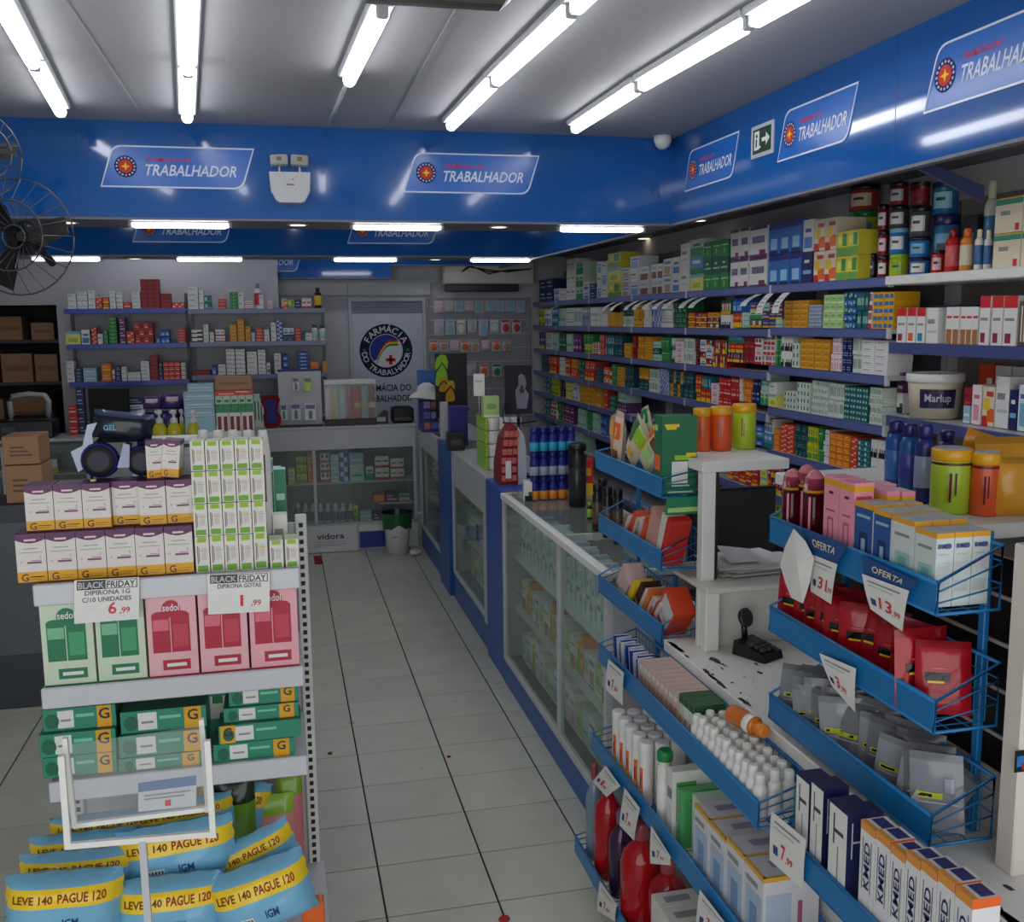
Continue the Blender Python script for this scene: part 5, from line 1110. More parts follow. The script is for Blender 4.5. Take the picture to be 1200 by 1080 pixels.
# ================================================================== back wall: pegboard with blister packs, air conditioner, cables
p0, p1 = at(504, 347, Y=10.36), at(640, 480, Y=10.36)
s = thing('pegboard', 'grey peg panel with hooks on the back wall right of the door', 'panel', (1.53, 10.37, .9))
b = MB(); b.box(0, 1.1, 0, .025, 0, 1.37, (150,150,156), b=.003); b.build('panel', M_PAINT, s)
for k in range(9): b = MB(); b.box(.0, 1.1, -.0035, 0, .12+k*.145, .128+k*.145, 'lgrey'); b.build('groove_rail', M_PAINT, s)
bl = {}
cols_ = ['lpink','lightblue' if 0 else 'sky','lgrey','orange','white','tan']
for row, (py, x0, x1, n) in enumerate([(352,508,616,9),(374,508,612,8),(398,502,600,8),(426,515,590,5)]):
    for k in range(n):
        px = x0+(x1-x0)*(k+.5)/n; p = at(px, py, Y=10.33); hh = [.12,.16,.12,.14][row]*RND.uniform(.85,1.1); ww = .1; c_ = [[ 'lpink','lgrey','sky'],['lgrey','sky','white','mint'],['orange','tan','lpink'],['orange','green','lgrey']][row][k % 3]
        if row == 1 and k > 5: c_ = 'red'
        if row == 0 and k > 3: c_ = 'sky'
        key = (c_, row)
        if key not in bl:
            card = MB(); card.box(-.5, .5, -.012, 0, -1, 0, (200,202,208)); card.rect((-.5,-.012,-1), (1,0,0), (0,0,1), NY, .1, .78, .9, .95, c_, .001)
            bu = MB(); bu.lathe([(.40,-.0,'lgrey'),(.36,.35,'lgrey'),(.3,.35,c_),(.2,.5,c_)], 0, 0, 12, cap0=False); bu.xf(Matrix.Translation((0,-.012,-.6)) @ Matrix.Diagonal((1,1,.8,1)) @ Matrix.Rotation(pi/2, 4, 'X'))
            bl[key] = proto('blister_pack', 'pack', [('backing_card', card, M_FILM), ('bubble', bu, M_PLAST)], 'blister packs on the peg panel')
        place(bl[key], (p.x, 10.345, p.z), (0,0,0), 'small blister pack on the back peg panel, %s row, %s from the left' % (['top','second','third','fourth'][row], nth(k+1)), None, (ww, .05, hh))
s = thing('air_conditioner', 'pale split air conditioner with dark open grille above the peg panel', 'air conditioner', (2.13, 10.37, 2.33)); 
b = MB(); b.box(-.47, .50, -.2, .0, .07, .34, (196,198,186), b=.02); b.build('casing', M_PLAST, s)
b = MB(); b.box(-.45, .32, -.215, -.1, -.0, .075, (20,24,40), b=.008); b.build('grille', M_PLAST, s)
b = MB()
for k in range(3): b.tube([(-.28,-.21,.2), (-.2,-.215,.25+.01*k), (.0,-.212,.22-.02*k), (.2,-.213,.2+.01*k), (.45,-.21,.23), (.5,-.1,.26)], .006, 'black', 5)
b.build('cables', M_RUB, s)
for k, px in enumerate((460,)): 
    b = MB(); b.box(-.1,.1,-.02,0,0,.1,'lgrey'); 

# ================================================================== things on the aisle counters
Z3c, Z2c = 1.1205, 1.1105
# flip-flop display board
p = at(528, 470, Y=7.9)
s = thing('sandal_display', 'black panel display with green and yellow flip-flops', 'display', (p.x, 7.9, Z3c)); zt = at(525, 414, Y=7.9).z-Z3c
b = MB(); b.box(-.12, .14, 0, .02, .14, zt, 'black', b=.004); b.build('panel', M_CARD, s)
b = MB(); b.cyl(0, .01, 0, .25, .012, 'black', 8); b.box(-.12, .12, -.07, .09, 0, .012, 'black'); b.box(-.18,.14,-.05,.05,.2,.215,'black'); b.build('stand', M_PLAST, s)
def sole(w_, h_, col, loc, nm, lb, tilt=0):
    O = [(-.5,.1),(-.38,0),(.3,0),(.46,.1),(.4,.4),(.5,.75),(.35,.97),(.0,1),(-.35,.9),(-.5,.65),(-.4,.4)]
    s2 = thing(nm, lb, 'sandal', loc, (0,tilt,0), 'flip-flops on the black display'); b = MB(); b.prism([(x*w_, z*h_) for x, z in O], (0,0,0), (1,0,0), (0,0,1), NY, .018, col); b.build('sole', M_RUB, s2)
    b = MB(); b.tube([(-.45*w_,-.02,h_*.45),(0,-.05,h_*.75),(.45*w_,-.02,h_*.45)], .006, 'dgreen' if col == 'lime' else 'black', 6); b.build('strap', M_RUB, s2)
q = at(518, 452, Y=7.86); sole(.105, .25, 'lime', (q.x, 7.878, q.z+.0), 'flip_flop', 'lime green flip-flop hanging on the black display panel')
q = at(512, 459, Y=7.876); sole(.075, .12, (190,150,30), (max(q.x, p.x-.06), 7.876, q.z), 'flip_flop', 'mustard flip-flop below the lime one, left')
q = at(527, 470, Y=7.876); sole(.08, .17, (200,150,30), (q.x, 7.86, q.z), 'flip_flop', 'mustard flip-flop below the lime one, right, patterned')
# white sun hat on top of a purple display, white post
p = at(508, 490, Y=8.0); a, c = at(494, 470, Y=8.15), at(514, 510, Y=8.15)
s = thing('card_display', 'violet card display tower under the white hat', 'display', ((a.x+c.x)/2, 8.15, Z3c)); h_ = a.z-Z3c
b = MB(); b.box(-(c.x-a.x)/2, (c.x-a.x)/2, 0, .15, 0, h_, (50,44,120), b=.003); b.build('tower', M_CARD, s)
for i in range(2):
    for j in range(3): b = MB(); b.box(-.05+i*.06, -.0+i*.06, -.012, 0, .03+j*h_/3, .02+j*h_/3+h_*.24, [(180,110,90),(90,110,190),(150,150,190)][(i+j) % 3]); b.build('pocket_card', M_CARD, s)
s = thing('sun_hat', 'white soft hat lying on the violet card tower', 'hat', ((a.x+c.x)/2-.02, 8.2, a.z+.002)); b = MB()
n = 20; pr = [(.15,0),(.13,.03),(.08,.055),(.07,.1),(.03,.125)]
R_ = [[(r*cos(2*pi*i/n)*1.0, r*sin(2*pi*i/n)*.8, z+.012*sin(4*pi*i/n)*(1 if k < 2 else .3)+.02) for i in range(n)] for k, (r, z) in enumerate(pr)]
for k in range(4):
    for i in range(n): b.face([R_[k][i], R_[k][(i+1)%n], R_[k+1][(i+1)%n], R_[k+1][i]], 'white', True)
b.face(R_[4], 'white'); b.face(list(reversed(R_[0])), 'lgrey'); b.build('hat_body', M_CLOTH, s)
a, c = at(491, 447, Y=8.3), at(503, 447, Y=8.3); b = MB(); b.box(0, .16, -.005, .005, 1.1205, a.z+.09, (60,110,180)); tag(b.build('blue_card', M_CARD, None, (a.x, 8.42, 0)), 'blue card sticking up behind the white hat', 'card')
b = MB(); b.box(0,.02,0,.01,0,a.z-.03-Z3c,'lgrey'); 
a, c = at(516, 470, Y=7.45), at(525, 470, Y=7.45); b = MB(); b.box(a.x, c.x, 7.45, 7.5, 1.136, at(520, 471, Y=7.45).z, 'lgrey', b=.003); tag(b.build('white_post', M_LAM), 'short white post standing on the narrow blue pillar', 'post')
# violet boxes and black bin behind the middle counter
for k, (px0, px1, pt, pb_, Y, col, nm, lb) in enumerate([(527,547,474,505,7.3,(36,34,120),'violet_carton','dark blue carton right of the short white post'),(526,545,508,532,7.0,'black','black_box','black box on the middle counter beside the tissue packs')]):
    a, c = at(px0, pb_, Y=Y), at(px1, pb_, Y=Y); zt = at(px0, pt, Y=Y).z; z0 = Z2c if Y < 7.08 else None
    if k == 0: z0 = 1.121; 
    x0 = a.x; b = MB(); b.box(0, c.x-a.x, 0, .12, 0, zt-(z0 or a.z), col, b=.004); b.rect((0,0,0), (1,0,0), (0,0,1), NY, .02, .04, (c.x-a.x)*.8, .08, 'dred' if k == 0 else 'dgrey'); tag(b.build(nm, M_CARD, None, (x0, Y if k else 7.25, (z0 or a.z) if k else 1.1105)), lb, 'box')
# tissue packs wrapped in green film
a, c = at(547, 560, Y=6.3), at(587, 560, Y=6.3)
for k in range(4):
    z0 = Z2c+k*.083; nm = ['lowest','second up','third up','topmost'][k]
    s = thing('tissue_pack', 'pack of white tissue rolls with green side, %s of the pile' % nm, 'pack', ((a.x+c.x)/2+.04, 6.0, z0), (0,0,0), 'tissue roll packs on the middle counter')
    b = MB()
    for i in range(3): b.lathe([(.036,0,'lgrey'),(.038,.006,(170,172,196)),(.038,.074,'white'),(.034,.08,'white')], -.03+i*.074, .04, 14)
    b.build('rolls', M_FILM, s)
    b = MB(); b.box(-.085, -.07, -.0, .3, 0, .08, 'lime', b=.004); b.build('green_wrap', M_FILM, s)
z0 = Z2c+4*.083
q = at(540, 500, Y=6.1); objbox('carton_box', 'lime green carton on top of the tissue pile', 'box', (a.x+c.x)/2-.0, 6.03, z0, .1, .07, at(545, 465, Y=6.06).z-z0, 'paleGreen', rz=0)
q = at(560, 490, Y=6.1); s = thing('price_stand', 'white price sheet on a thin stick above the tissue packs', 'sign', (at(562,480,Y=6.15).x, 6.16, z0)); zz = at(562, 460, Y=6.16).z-z0
b = MB(); b.cyl(0, 0, 0, zz, .003, 'lgrey', 6); b.build('stick', M_PLAST, s); b = MB(); b.box(-.035, .035, -.006, -.002, zz-.02, zz+.12, 'white'); b.rect((-.035,-.006,zz), (1,0,0), (0,0,1), NY, .01, .07, .06, .075, 'grey'); b.build('sheet', M_MATTE, s)
# red/white blister cone stand and black poster
a = at(583, 600, X=1.33); Zt = 1.1015
s = thing('blister_tower', 'red tower of small blister cards with white curved side', 'display', (1.275, 5.50, 1.1005)); s.scale = (.72,1,1); hh = at(590, 500, Y=5.5).z-1.1
b = MB(); b.prism([(-.1,0),(.05,0),(.05,hh),(-.0,hh),(-.06,hh*.8),(-.1,hh*.35)], (0,0,0), (1,0,0), (0,0,1), (0,1,0), .17, 'dred'); b.build('red_tower', M_CARD, s)
b = MB(); b.prism([(.05,0),(.12,0),(.12,hh*.62),(.10,hh*.85),(.05,hh)], (0,.0,0), (1,0,0), (0,0,1), (0,1,0), .17, 'lgrey'); b.build('white_side', M_CARD, s)
for r in range(6):
    for c_ in range(3): b = MB(); ww=.038; b.box(-.085+c_*.042+max(0,(r-2))*.008, -.085+c_*.042+ww+max(0,(r-2))*.008, -.008, 0, .02+r*hh/6.6, .02+r*hh/6.6+.036, (206,110,100), b=.003); b.build('blister', M_PLAST, s)
b = MB(); b.box(-.055, -.01, -.014, -.009, .04, .14, 'white'); b.build('price_sheet', M_MATTE, s)
s = thing('photo_poster', 'black poster with a pale figure, on a dark ring stand', 'poster', (at(609,470,Y=5.75).x, 5.78, 1.1005)); z0 = at(609, 485, Y=5.78).z-1.1; z1 = at(609, 428, Y=5.78).z-1.1
b = MB(); b.box(-.085, .085, 0, .01, z0, z1, (14,16,24), b=.002); b.build('poster_board', M_FILM, s)
b = MB(); O = [(-.03,.02),(.03,.02),(.045,.1),(.02,.13),(.03,.16),(.02,.2),(0,.215),(-.02,.2),(-.02,.15),(-.04,.12)]; b.face([(x+.02, -.001, z0+z*(z1-z0)/.27+.01) for x, z in O], (120,118,130)); b.face([(x*.4+.02, -.0014, z0+.12+z*.25) for x, z in O], (60,54,60)); b.build('printed_figure', M_MATTE, s)
b = MB(); b.tube([(-.09,.0,z0-.05),(-.1,.0,z0+.0),(-.085,0,z0+.06)], .004, 'black'); b.tube([(-.1,0,z0-.05),(0,-.03,z0-.055),(.11,0,z0-.045)], .005, 'black'); b.tube([(0,.01,z0-.05),(0,.01,0)], .012, 'black'); b.tube([(0,.005,z0),(0,.005,z0-.05)], .01, 'black'); b.box(-.07,.07,-.06,.09,0,.012,'black'); b.build('stand', M_PLAST, s)
# blue deodorant bottles packed on the counter
gb = 'blue bottles packed on the long glass counter'
for row in range(2):
    for lv in range(3):
        for i in range(5 if row == 0 else 4):
            x = 1.275+i*.050+row*.02; y = 4.98+row*.056; z = 1.1025+lv*.128
            key = ((22,34,120),(20,30,110),[(226,140,40),(150,160,180),(40,160,190)][lv])
            k2 = ('deodorant_bottle',)+key
            if k2 not in _bp:
                bb, cc = bottle(*key, hb=.72, neck=.78, lab0=.04, lab1=.4); _bp[k2] = proto('deodorant_bottle', 'bottle', [('bottle_body', bb, M_PLAST), ('cap', cc, M_PLAST)], gb)
            place(_bp[k2], (x, y, z), (0,0,0), 'blue bottle, %s layer, %s row, %s from the left, on the long glass counter' % (['orange-label bottom','silver-label middle','turquoise-label top'][lv], ['front','back'][row], nth(i+1)), gb, (.048,.048,.127))
objbox('carton_box', 'red and yellow carton right of the blue bottles', 'box', 1.575, 5.02, 1.1025, .07, .06, .2, 'redyellow', rz=-.2)
for k, (x, y, h_) in enumerate(((1.275,4.95,.1),(1.29,5.02,.1))): objbox('carton_box', 'small navy and white box left of the blue bottles, %s' % ['front','back'][k], 'box', x-.04, y, 1.1025, .04, .03, h_, 'whiteblack')
key = ('black','black','black'); bott('thermos_flask', 'black cylindrical flask on the long glass counter', (('black'),('black'),(40,40,44)), Y=4.75, px0=666, px1=687, pyt=519, z0=1.1025, group='flasks', kw=dict(hb=.86, neck=.9))
for k, (px, pt) in enumerate(((700,567),(712,570),(724,572),(706,560))):
    bott('dark_bottle', 'black bottle with gold print behind the baskets, %s from the left' % nth(k+1), ('black','black',(90,70,50)), X=1.36+.07*(k==3), px0=px-6, px1=px+6, pyt=pt, z0=1.1025, group='black bottles behind the baskets', kw=dict(hb=.82, neck=.8))
bott('dark_bottle', 'small lime capped item on the glass counter beside the black bottles', ('black','lime','lime'), X=1.4, px0=688, px1=694, pyt=588, z0=1.1025, group='black bottles behind the baskets')
# ================================================================== the gondola at the left
GX0, GX1, GY = -.635, .026, 2.65
s = thing('gondola_shelving', 'white end gondola with medicine boxes and wipes, nearest at the left', 'shelf', (0, GY, 0))
def gp(nm, x0, x1, y0, y1, z0, z1, col, mat=None, b=.003, par=None):
    q = MB(); q.box(x0, x1, y0, y1, z0, z1, col, b=b); return q.build(nm, mat or M_PAINT, par or s)
SHZ = (1.392, 1.118, .862, .36)
for k, z in enumerate(SHZ):
    a = GX0-.0*(k) if k < 3 else -.70; c = GX1 if k < 3 else .07
    y0 = -.0 if k < 3 else -.30
    sh = gp('shelf', a, c, y0+.004, .34, z-.006, z, (200,200,204))
    gp('price_rail', a, c, y0-.006, y0+.006, z-.052, z+.004, (206,208,214), M_PLAST, par=sh)
    for e in (a, c-.004): gp('shelf_bracket', e, e+.004, y0, .32, z-.05, z-.006, 'lgrey', par=sh)
for e, nm in ((GX1-.004, 'r'), (GX0-.022, 'l')):
    up = gp('slotted_upright', e, e+.034, .33, .355, 0, 1.475, 'white')
    q = MB()
    for i in range(56): q.box(e+.011, e+.023, .3275, .3305, .03+i*.0256, .043+i*.0256, 'black')
    q.build('slots', M_RUB, up)['kind'] = 'stuff'
gp('back_panel', GX0, GX1, .345, .36, .05, 1.45, 'lgrey')
gp('base', GX0-.03, GX1+.03, -.28, .34, 0, .10, 'lgrey')
gp('base_front', GX0-.03, GX1+.03, -.285, -.28, .1, .30, 'lgrey')
# gondola body behind the end unit
b = MB(); b.box(GX0+.03, GX1-.04, 3.02, 4.3, .02, 1.44, 'lgrey', b=.004); tag(b.build('display_gondola', M_LAM), 'pale body of the gondola behind the end shelves', 'shelf')
# purple-topped cartons with gold band and letter G
def gbox(w, d, h):
    m = pbox(w, d, h, (224,218,214), [(0,.02,1,.235,'gold'),(0,0,1,.03,'maroon'),(.12,.62,.88,.635,(150,180,150)),(.25,.70,.75,.715,(160,150,160)),(.36,.40,.84,.44,(120,70,110)),(.5,.455,.84,.47,(190,120,170)),(.78,.5,.84,.56,'lgrey'),(.12,.42,.2,.46,'lgrey'),(.42,.12,.9,.14,(150,110,20)),(.42,.075,.8,.09,(150,110,20))], top=(96,50,96), side=[(0,.02,1,.235,'gold'),(0,.88,1,1,(96,50,96))], texts=[('G', .25, .055, .019, (90,50,24), 'c', None)])
    n = 12; P = [(x/n*w-w/2, h*(.885-.07*sin(pi*x/n))) for x in range(n+1)]
    m.face([(P[0][0], -.0009, h)]+[(x, -.0009, z) for x, z in P]+[(P[-1][0], -.0009, h)], (92,44,92))
    m.rect((-w/2,0,0), (w,0,0), (0,0,h), NY, .3, .86, .7, .9, 'lpink', .0014); return m
z0 = SHZ[0]+.0005
pr = None
w1 = (.245+.686-.02-.003)/6*.985
x_left = at(20, 672, Y=2.68).x; x_r = at(228, 668, Y=2.68).x; wk = (x_r-x_left)/6; hk = at(124, 620, Y=2.68).z-z0-.002
gm = gbox(wk*.97, .09, hk).mesh('purple_carton', M_CARD)
for k in range(6):
    for dd in range(1):
        o = ob('medicine_carton', gm, None, (x_left+(k+.5)*wk, 2.675+RND.uniform(0,.006), z0), (0,0,RND.uniform(-.02,.02)))
        tag(o, 'purple-topped carton with gold G band, lower row on the gondola top, %s from the left' % nth(k+1), 'box', 'purple and gold cartons on the gondola')
z1 = z0+hk+.001; Y2 = 2.70
x_left2 = at(30, 612, Y=Y2).x; x_r2 = at(228, 610, Y=Y2).x; wk2 = (x_r2-x_left2)/6; hk2 = at(124, 566, Y=Y2).z-z1
sc = (wk2/wk, 1, hk2/hk)
for k in range(6):
    o = ob('medicine_carton', gm, None, (x_left2+(k+.5)*wk2, Y2+RND.uniform(0,.008)+(.015 if k == 3 else 0), z1), (0,0,RND.uniform(-.02,.02))); o.scale = sc
    tag(o, 'purple-topped carton with gold G band, upper row on the gondola top, %s from the left' % nth(k+1), 'box', 'purple and gold cartons on the gondola')
z2 = z1+hk2+.001
for k, (px, rz, ry) in enumerate(((182,.12,0),(199,-.1,radians(6)))):
    p = at(px, 557, Y=2.72); o = ob('medicine_carton', gm, None, (p.x, 2.73-.012*k, z2+(.003 if k else 0)), (0, ry, rz)); h_ = at(px, 516, Y=2.73).z-z2; o.scale = (.62, .6, h_/hk)
    tag(o, 'purple and gold carton standing alone on the upper row, %s of two' % ['left','right tilted'][k], 'box', 'loose purple cartons')
q = pbox(.085, .1, at(216,516,Y=2.80).z-z2, 'lgrey', [(.3,.8,.9,.9,'navy'),(.3,.55,.9,.57,'grey')]); p = at(216, 560, Y=2.82); tag(q.build('carton_box', M_CARD, None, (p.x, 2.80, z2)), 'large pale carton behind the loose purple cartons', 'box')
q = pbox(at(232,505,Y=3.2).x-at(163,505,Y=3.2).x, .12, at(198,515,Y=3.2).z-1.441, (206,206,196), [(.02,.9,.98,.91,'grey')]); tag(q.build('carton_box', M_CARD, None, (at(198,505,Y=3.2).x, 3.2, 1.441)), 'wide pale display carton on the gondola body, below the yellow soaps', 'box')
# green and white tall cartons
def gwbox(w, d, h):
    m = pbox(w, d, h, (226,224,216), [(.18,.84,.82,.99,(150,190,40)),(.12,.03,.86,.2,(110,170,40)),(.14,.24,.2,.74,(110,104,110)),(.24,.3,.3,.7,'grey'),(.42,.34,.8,.70,(208,204,200)),(.36,.6,.9,.62,'gold')], top=(206,212,180), side=[(0,.84,1,1,(170,200,90)),(0,0,1,.2,(120,170,60))]); return m
xa, xb = at(229.5, 668, Y=2.675).x, at(315, 668, Y=2.675).x; wg = (xb-xa)/5; tops = [626, 588.5, 551, 516]
gwm = gwbox(wg*.94, .07, .1).mesh('green_carton', M_CARD); zz = z0
for r in range(4):
    zt = at(272, tops[r]+ (0), Y=2.68).z
    for c in range(5):
        o = ob('green_carton', gwm, None, (xa+(c+.5)*wg, 2.675+RND.uniform(0,.008)+.004*r, zz), (0,0,RND.uniform(-.05,.05))); o.scale = (1, 1, (zt-zz-.001)/.1*(1.0 if not (r == 3 and c == 0) else 1.02))
        tag(o, 'slim white and lime carton on the gondola, %s row, %s from the left' % (['lowest','second','third','topmost'][r], nth(c+1)), 'box', 'slim white and lime cartons')
    zz = zt
for c in range(2):
    o = ob('green_carton', gwm, None, (at(325+c*18, 668, Y=2.675).x, 2.675, z0), (0,0,.03)); o.scale = (1, 1, (at(330, 632, Y=2.68).z-z0)/.1)
    tag(o, 'slim white and lime carton at the right end beside the slotted upright, %s one' % ['left','right'][c], 'box', 'slim white and lime cartons')
for c in range(5):
    p = at(238+c*17.5, 515, Y=2.80); b = MB(); b.lathe([(.018,0,'white'),(.019,.09,'white'),(.012,.11,'white')], 0, 0, 12); b.rect((-.004,-.0195,0), (1,0,0),(0,0,1), NY, 0,.05,.008,.09, 'violet' if c < 3 else 'black')
    zb = 1.3925; o = b.build('white_jar', M_PLAST, None, (p.x, 2.80, zb)); o.scale = (1, 1, (at(238+c*17.5, 504, Y=2.80).z-zb)/.11); tag(o, 'white rounded bottle top behind the slim lime cartons, %s from the left' % nth(c+1), 'bottle', 'white bottles behind the lime cartons')
# green toothpaste-like packs and small ones at the right rear of the top
for k, (px0, px1, pt, pb_, col, lb) in enumerate([(313,325,553,612,'green','dark green carton behind the lime cartons, left of two'),(326,340,550,610,(30,130,90),'dark green carton behind the lime cartons, right of two')]):
    Yk = 2.90; a, c = at(px0, 600, Y=Yk), at(px1, 600, Y=Yk); zt = at(px0, pt, Y=Yk).z; q = pbox(c.x-a.x, .05, zt-z0, col, [(.15,.62,.85,.7,'mint'),(.2,.05,.8,.35,'white'),(.3,.36,.8,.44,'orange')], top='mint'); tag(q.build('green_carton', M_CARD, None, ((a.x+c.x)/2-.008, Yk, z0)), lb, 'box', 'dark green cartons')
for k, (px0, px1, pt, pb_, Yk, des, lb) in enumerate([(320,337,603,628,2.78,'white','small white carton in front of the dark green ones'),(313,323,538,560,2.98,'skyyellow','small pale yellow carton behind the dark green ones')]):
    a, c = at(px0, 620, Y=Yk), at(px1, 620, Y=Yk); zt = at(px0, pt, Y=Yk).z; q = pbox(c.x-a.x, .04, zt-z0, D[des][1], D[des][2]); tag(q.build('carton_box', M_CARD, None, ((a.x+c.x)/2, Yk, z0)), lb, 'box')
# blue-black glossy wrapped things on top of the purple cartons
p = at(140, 560, Y=2.78)
s2 = thing('wrapped_bundle', 'glossy black and blue wrapped bundle on the purple cartons', 'pack', (p.x, 2.80, z2))
b, S = pillow(.15, .075, .07, lambda u, v, sg: (24,30,44) if v < .8 else (60,74,100), 10, 6, seed=3, wr=.004); b.xf(Matrix.Translation((.01,0,.10)) @ Matrix.Rotation(radians(8), 4, 'Y')); 
b.text('GEL', (0,0,0), (1,0,.0), (0,0,1), NY, -.012, .130, .014, (60,160,190), .040, al='c'); b.build('upper_pack', M_FILM, s2)
for sx, r in ((-.045,.050), (.062,.044)):
    b = MB(); b.lathe([(.004,-.052,'black'),(r*.5,-.05,(40,40,60)),(r*.55,-.05,'black'),(r*.85,-.04,'black'),(r*.92,-.035,(36,50,150)),(r,-.015,(24,30,80)),(r,.02,'black'),(r*.8,.045,'black')], 0, 0, 18); b.xf(Matrix.Translation((sx,0,r)) @ Matrix.Rotation(-pi/2, 4, 'X') ); b.build('round_pack', M_RUB, s2)
b = MB(); b.box(-.06,.07,-.02,.05,.04,.115,(16,18,28), b=.02); b.build('middle_pack', M_FILM, s2)
b = MB(); b.prism([(-.1,.02),(-.055,.05),(-.06,.12),(-.045,.15),(-.07,.145),(-.085,.09),(-.115,.075)], (0,-.02,0), (1,0,0), (0,0,1), NY, .006, (170,180,200)); b.prism([(.0,.03),(.03,.03),(.035,.09),(.02,.095)], (0,-.04,0), (1,0,0), (0,0,1), NY, .006, (150,160,190)); b.build('pale_wrapper', M_FILM, s2)
o = crumple((at(120,562,Y=2.74).x-.02, 2.725, z2), .008, 'tiny pale yellow bit on the purple cartons', 'skyyellow' if 0 else (226,220,150), 'paper_bit')
# second shelf: green and pink gift boxes
zs = SHZ[1]+.0005; Yg = 2.665
for k, (px0, px1, pt, colm, bg, nm) in enumerate([(49,111,702,'green',(206,220,196),'green'),(113,171,697,'green',(206,220,196),'green'),(173,232,693,'red',(232,180,186),'pink'),(234,291,687,'red',(232,180,186),'pink'),(293,350,681,'red',(236,172,182),'pink')]):
    a, c = at(px0, 785, Y=Yg), at(px1, 785, Y=Yg); w_ = c.x-a.x-.002; h_ = at((px0+px1)/2, pt, Y=Yg).z-zs
    dk = (20,120,80) if colm == 'green' else (180,30,60)
    m = pbox(w_, .12, h_, bg, [(.1,.29,.46,.74,dk),(.48,.29,.86,.74,dk),(.12,.55,.44,.68,(120,190,150) if colm == 'green' else (220,110,130)),(.52,.35,.82,.62,(60,160,110) if colm == 'green' else (200,60,84)),(.28,.08,.84,.20,dk),(.36,.12,.76,.16,'white'),(0,0,1,.02,dk)], top=bg, side=[(0,0,1,1,bg)])
    m.disc((-w_/2,0,0), (1,0,0), (0,0,1), NY, w_*.5, h_*.80, w_*.19, dk, .0012, 24)
    for q in (.28, .67): m.disc((-w_/2,0,0), (1,0,0), (0,0,1), NY, w_*q, h_*.74, w_*.17, dk, .0010, 18, rb=h_*.035)
    m.text('sedol', (-w_/2,0,0), (1,0,0), (0,0,1), NY, w_*.5, h_*.78, h_*.085, 'white', .0022, al='c', wid=w_*.34)
    tag(m.build('gift_box', M_CARD, None, ((a.x+c.x)/2+.004, Yg, zs)), '%s boxed bottle pair on the second gondola shelf, %s' % (nm, {'green':['left','right'],'pink':['left','middle','right']}[nm][k if nm == 'green' else k-2]), 'box', '%s boxed bottle pairs' % nm)
# third shelf: teal boxes lying flat with gold G squares
zs = SHZ[2]+.0005
def flatbox(px0, px1, pt, pb_, Yk, lb, gleft=False, yellow=False, d=.1, z=None):
    a, c = at(px0, (pt+pb_)/2, Y=Yk), at(px1, (pt+pb_)/2, Y=Yk); z0_, z1_ = at((px0+px1)/2, pb_, Y=Yk).z, at((px0+px1)/2, pt, Y=Yk).z
    z0_ = z if z is not None else max(z0_, zs); w_ = c.x-a.x; h_ = z1_-z0_-.001; te = (40,140,110)
    dec = [(.2,.1,.42,.9,'white'),(.24,.4,.38,.5,'grey'),(.45,.55,.7,.7,(120,200,170))]
    gx = (.02,.2) if gleft else (.74,.94)
    m = pbox(w_, d, h_, te if not yellow else 'gold', dec+[(gx[0],.0,gx[1],1,'gold')], top=(50,110,90), side=[(0,0,1,1,(40,120,96))])
    m.disc((-w_/2,0,0), (1,0,0), (0,0,1), NY, w_*.12, h_*.45, h_*.3, (10,100,70), .0012, 14, rb=h_*.34)
    m.text('G', (-w_/2,0,0), (1,0,0), (0,0,1), NY, w_*(gx[0]+gx[1])/2, h_*.4, h_*.5, 'ink', .002, al='c')
    tag(m.build('flat_carton', M_CARD, None, ((a.x+c.x)/2, Yk, z0_)), lb, 'box', 'teal cartons lying on the third gondola shelf'); return z0_+h_+.001
zA = flatbox(50, 137, 884, 908, 2.67, 'teal carton with gold square, left pile on third gondola shelf, lowest')
zB = flatbox(46, 136, 857, 884, 2.672, 'teal carton with gold square, left pile on third gondola shelf, second up', z=zA)
zC = flatbox(50, 136, 828, 856, 2.69, 'teal carton with gold square, left pile on third gondola shelf, topmost', z=zB)
zA = flatbox(139, 240, 884, 908, 2.67, 'teal carton with gold square, middle pile on third gondola shelf, lowest')
zB = flatbox(139, 242, 858, 884, 2.675, 'teal carton with gold square, middle pile on third gondola shelf, second up', z=zA)
zC = flatbox(141, 242, 830, 857, 2.69, 'teal carton with gold square, middle pile on third gondola shelf, topmost', z=zB)
zA = flatbox(250, 345, 868, 893, 2.67, 'teal carton with gold square, right pile on third gondola shelf, lowest')
zB = flatbox(256, 353, 846, 868, 2.672, 'teal carton with gold square at its left end, right pile, second up', z=zA, gleft=True)
zC = flatbox(262, 350, 826, 845, 2.69, 'teal carton with gold square, right pile on third gondola shelf, third up', z=zB)
zD = flatbox(268, 350, 804, 825, 2.70, 'teal carton with gold square, right pile on third gondola shelf, topmost', z=zC)
for k, px in enumerate((146, 256)):
    Yk = 2.80; a, c = at(px-10, 840, Y=Yk), at(px+10, 840, Y=Yk); zt = at(px, 812, Y=Yk).z; m = pbox(c.x-a.x, .05, zt-zs, (60,150,120), [(.05,.5,.95,.95,'white'),(.2,.8,.8,.95,'green')]); tag(m.build('upright_carton', M_CARD, None, ((a.x+c.x)/2, Yk, zs)), 'teal and white carton standing upright behind, between the %s piles' % ['left and middle','middle and right'][k], 'box')
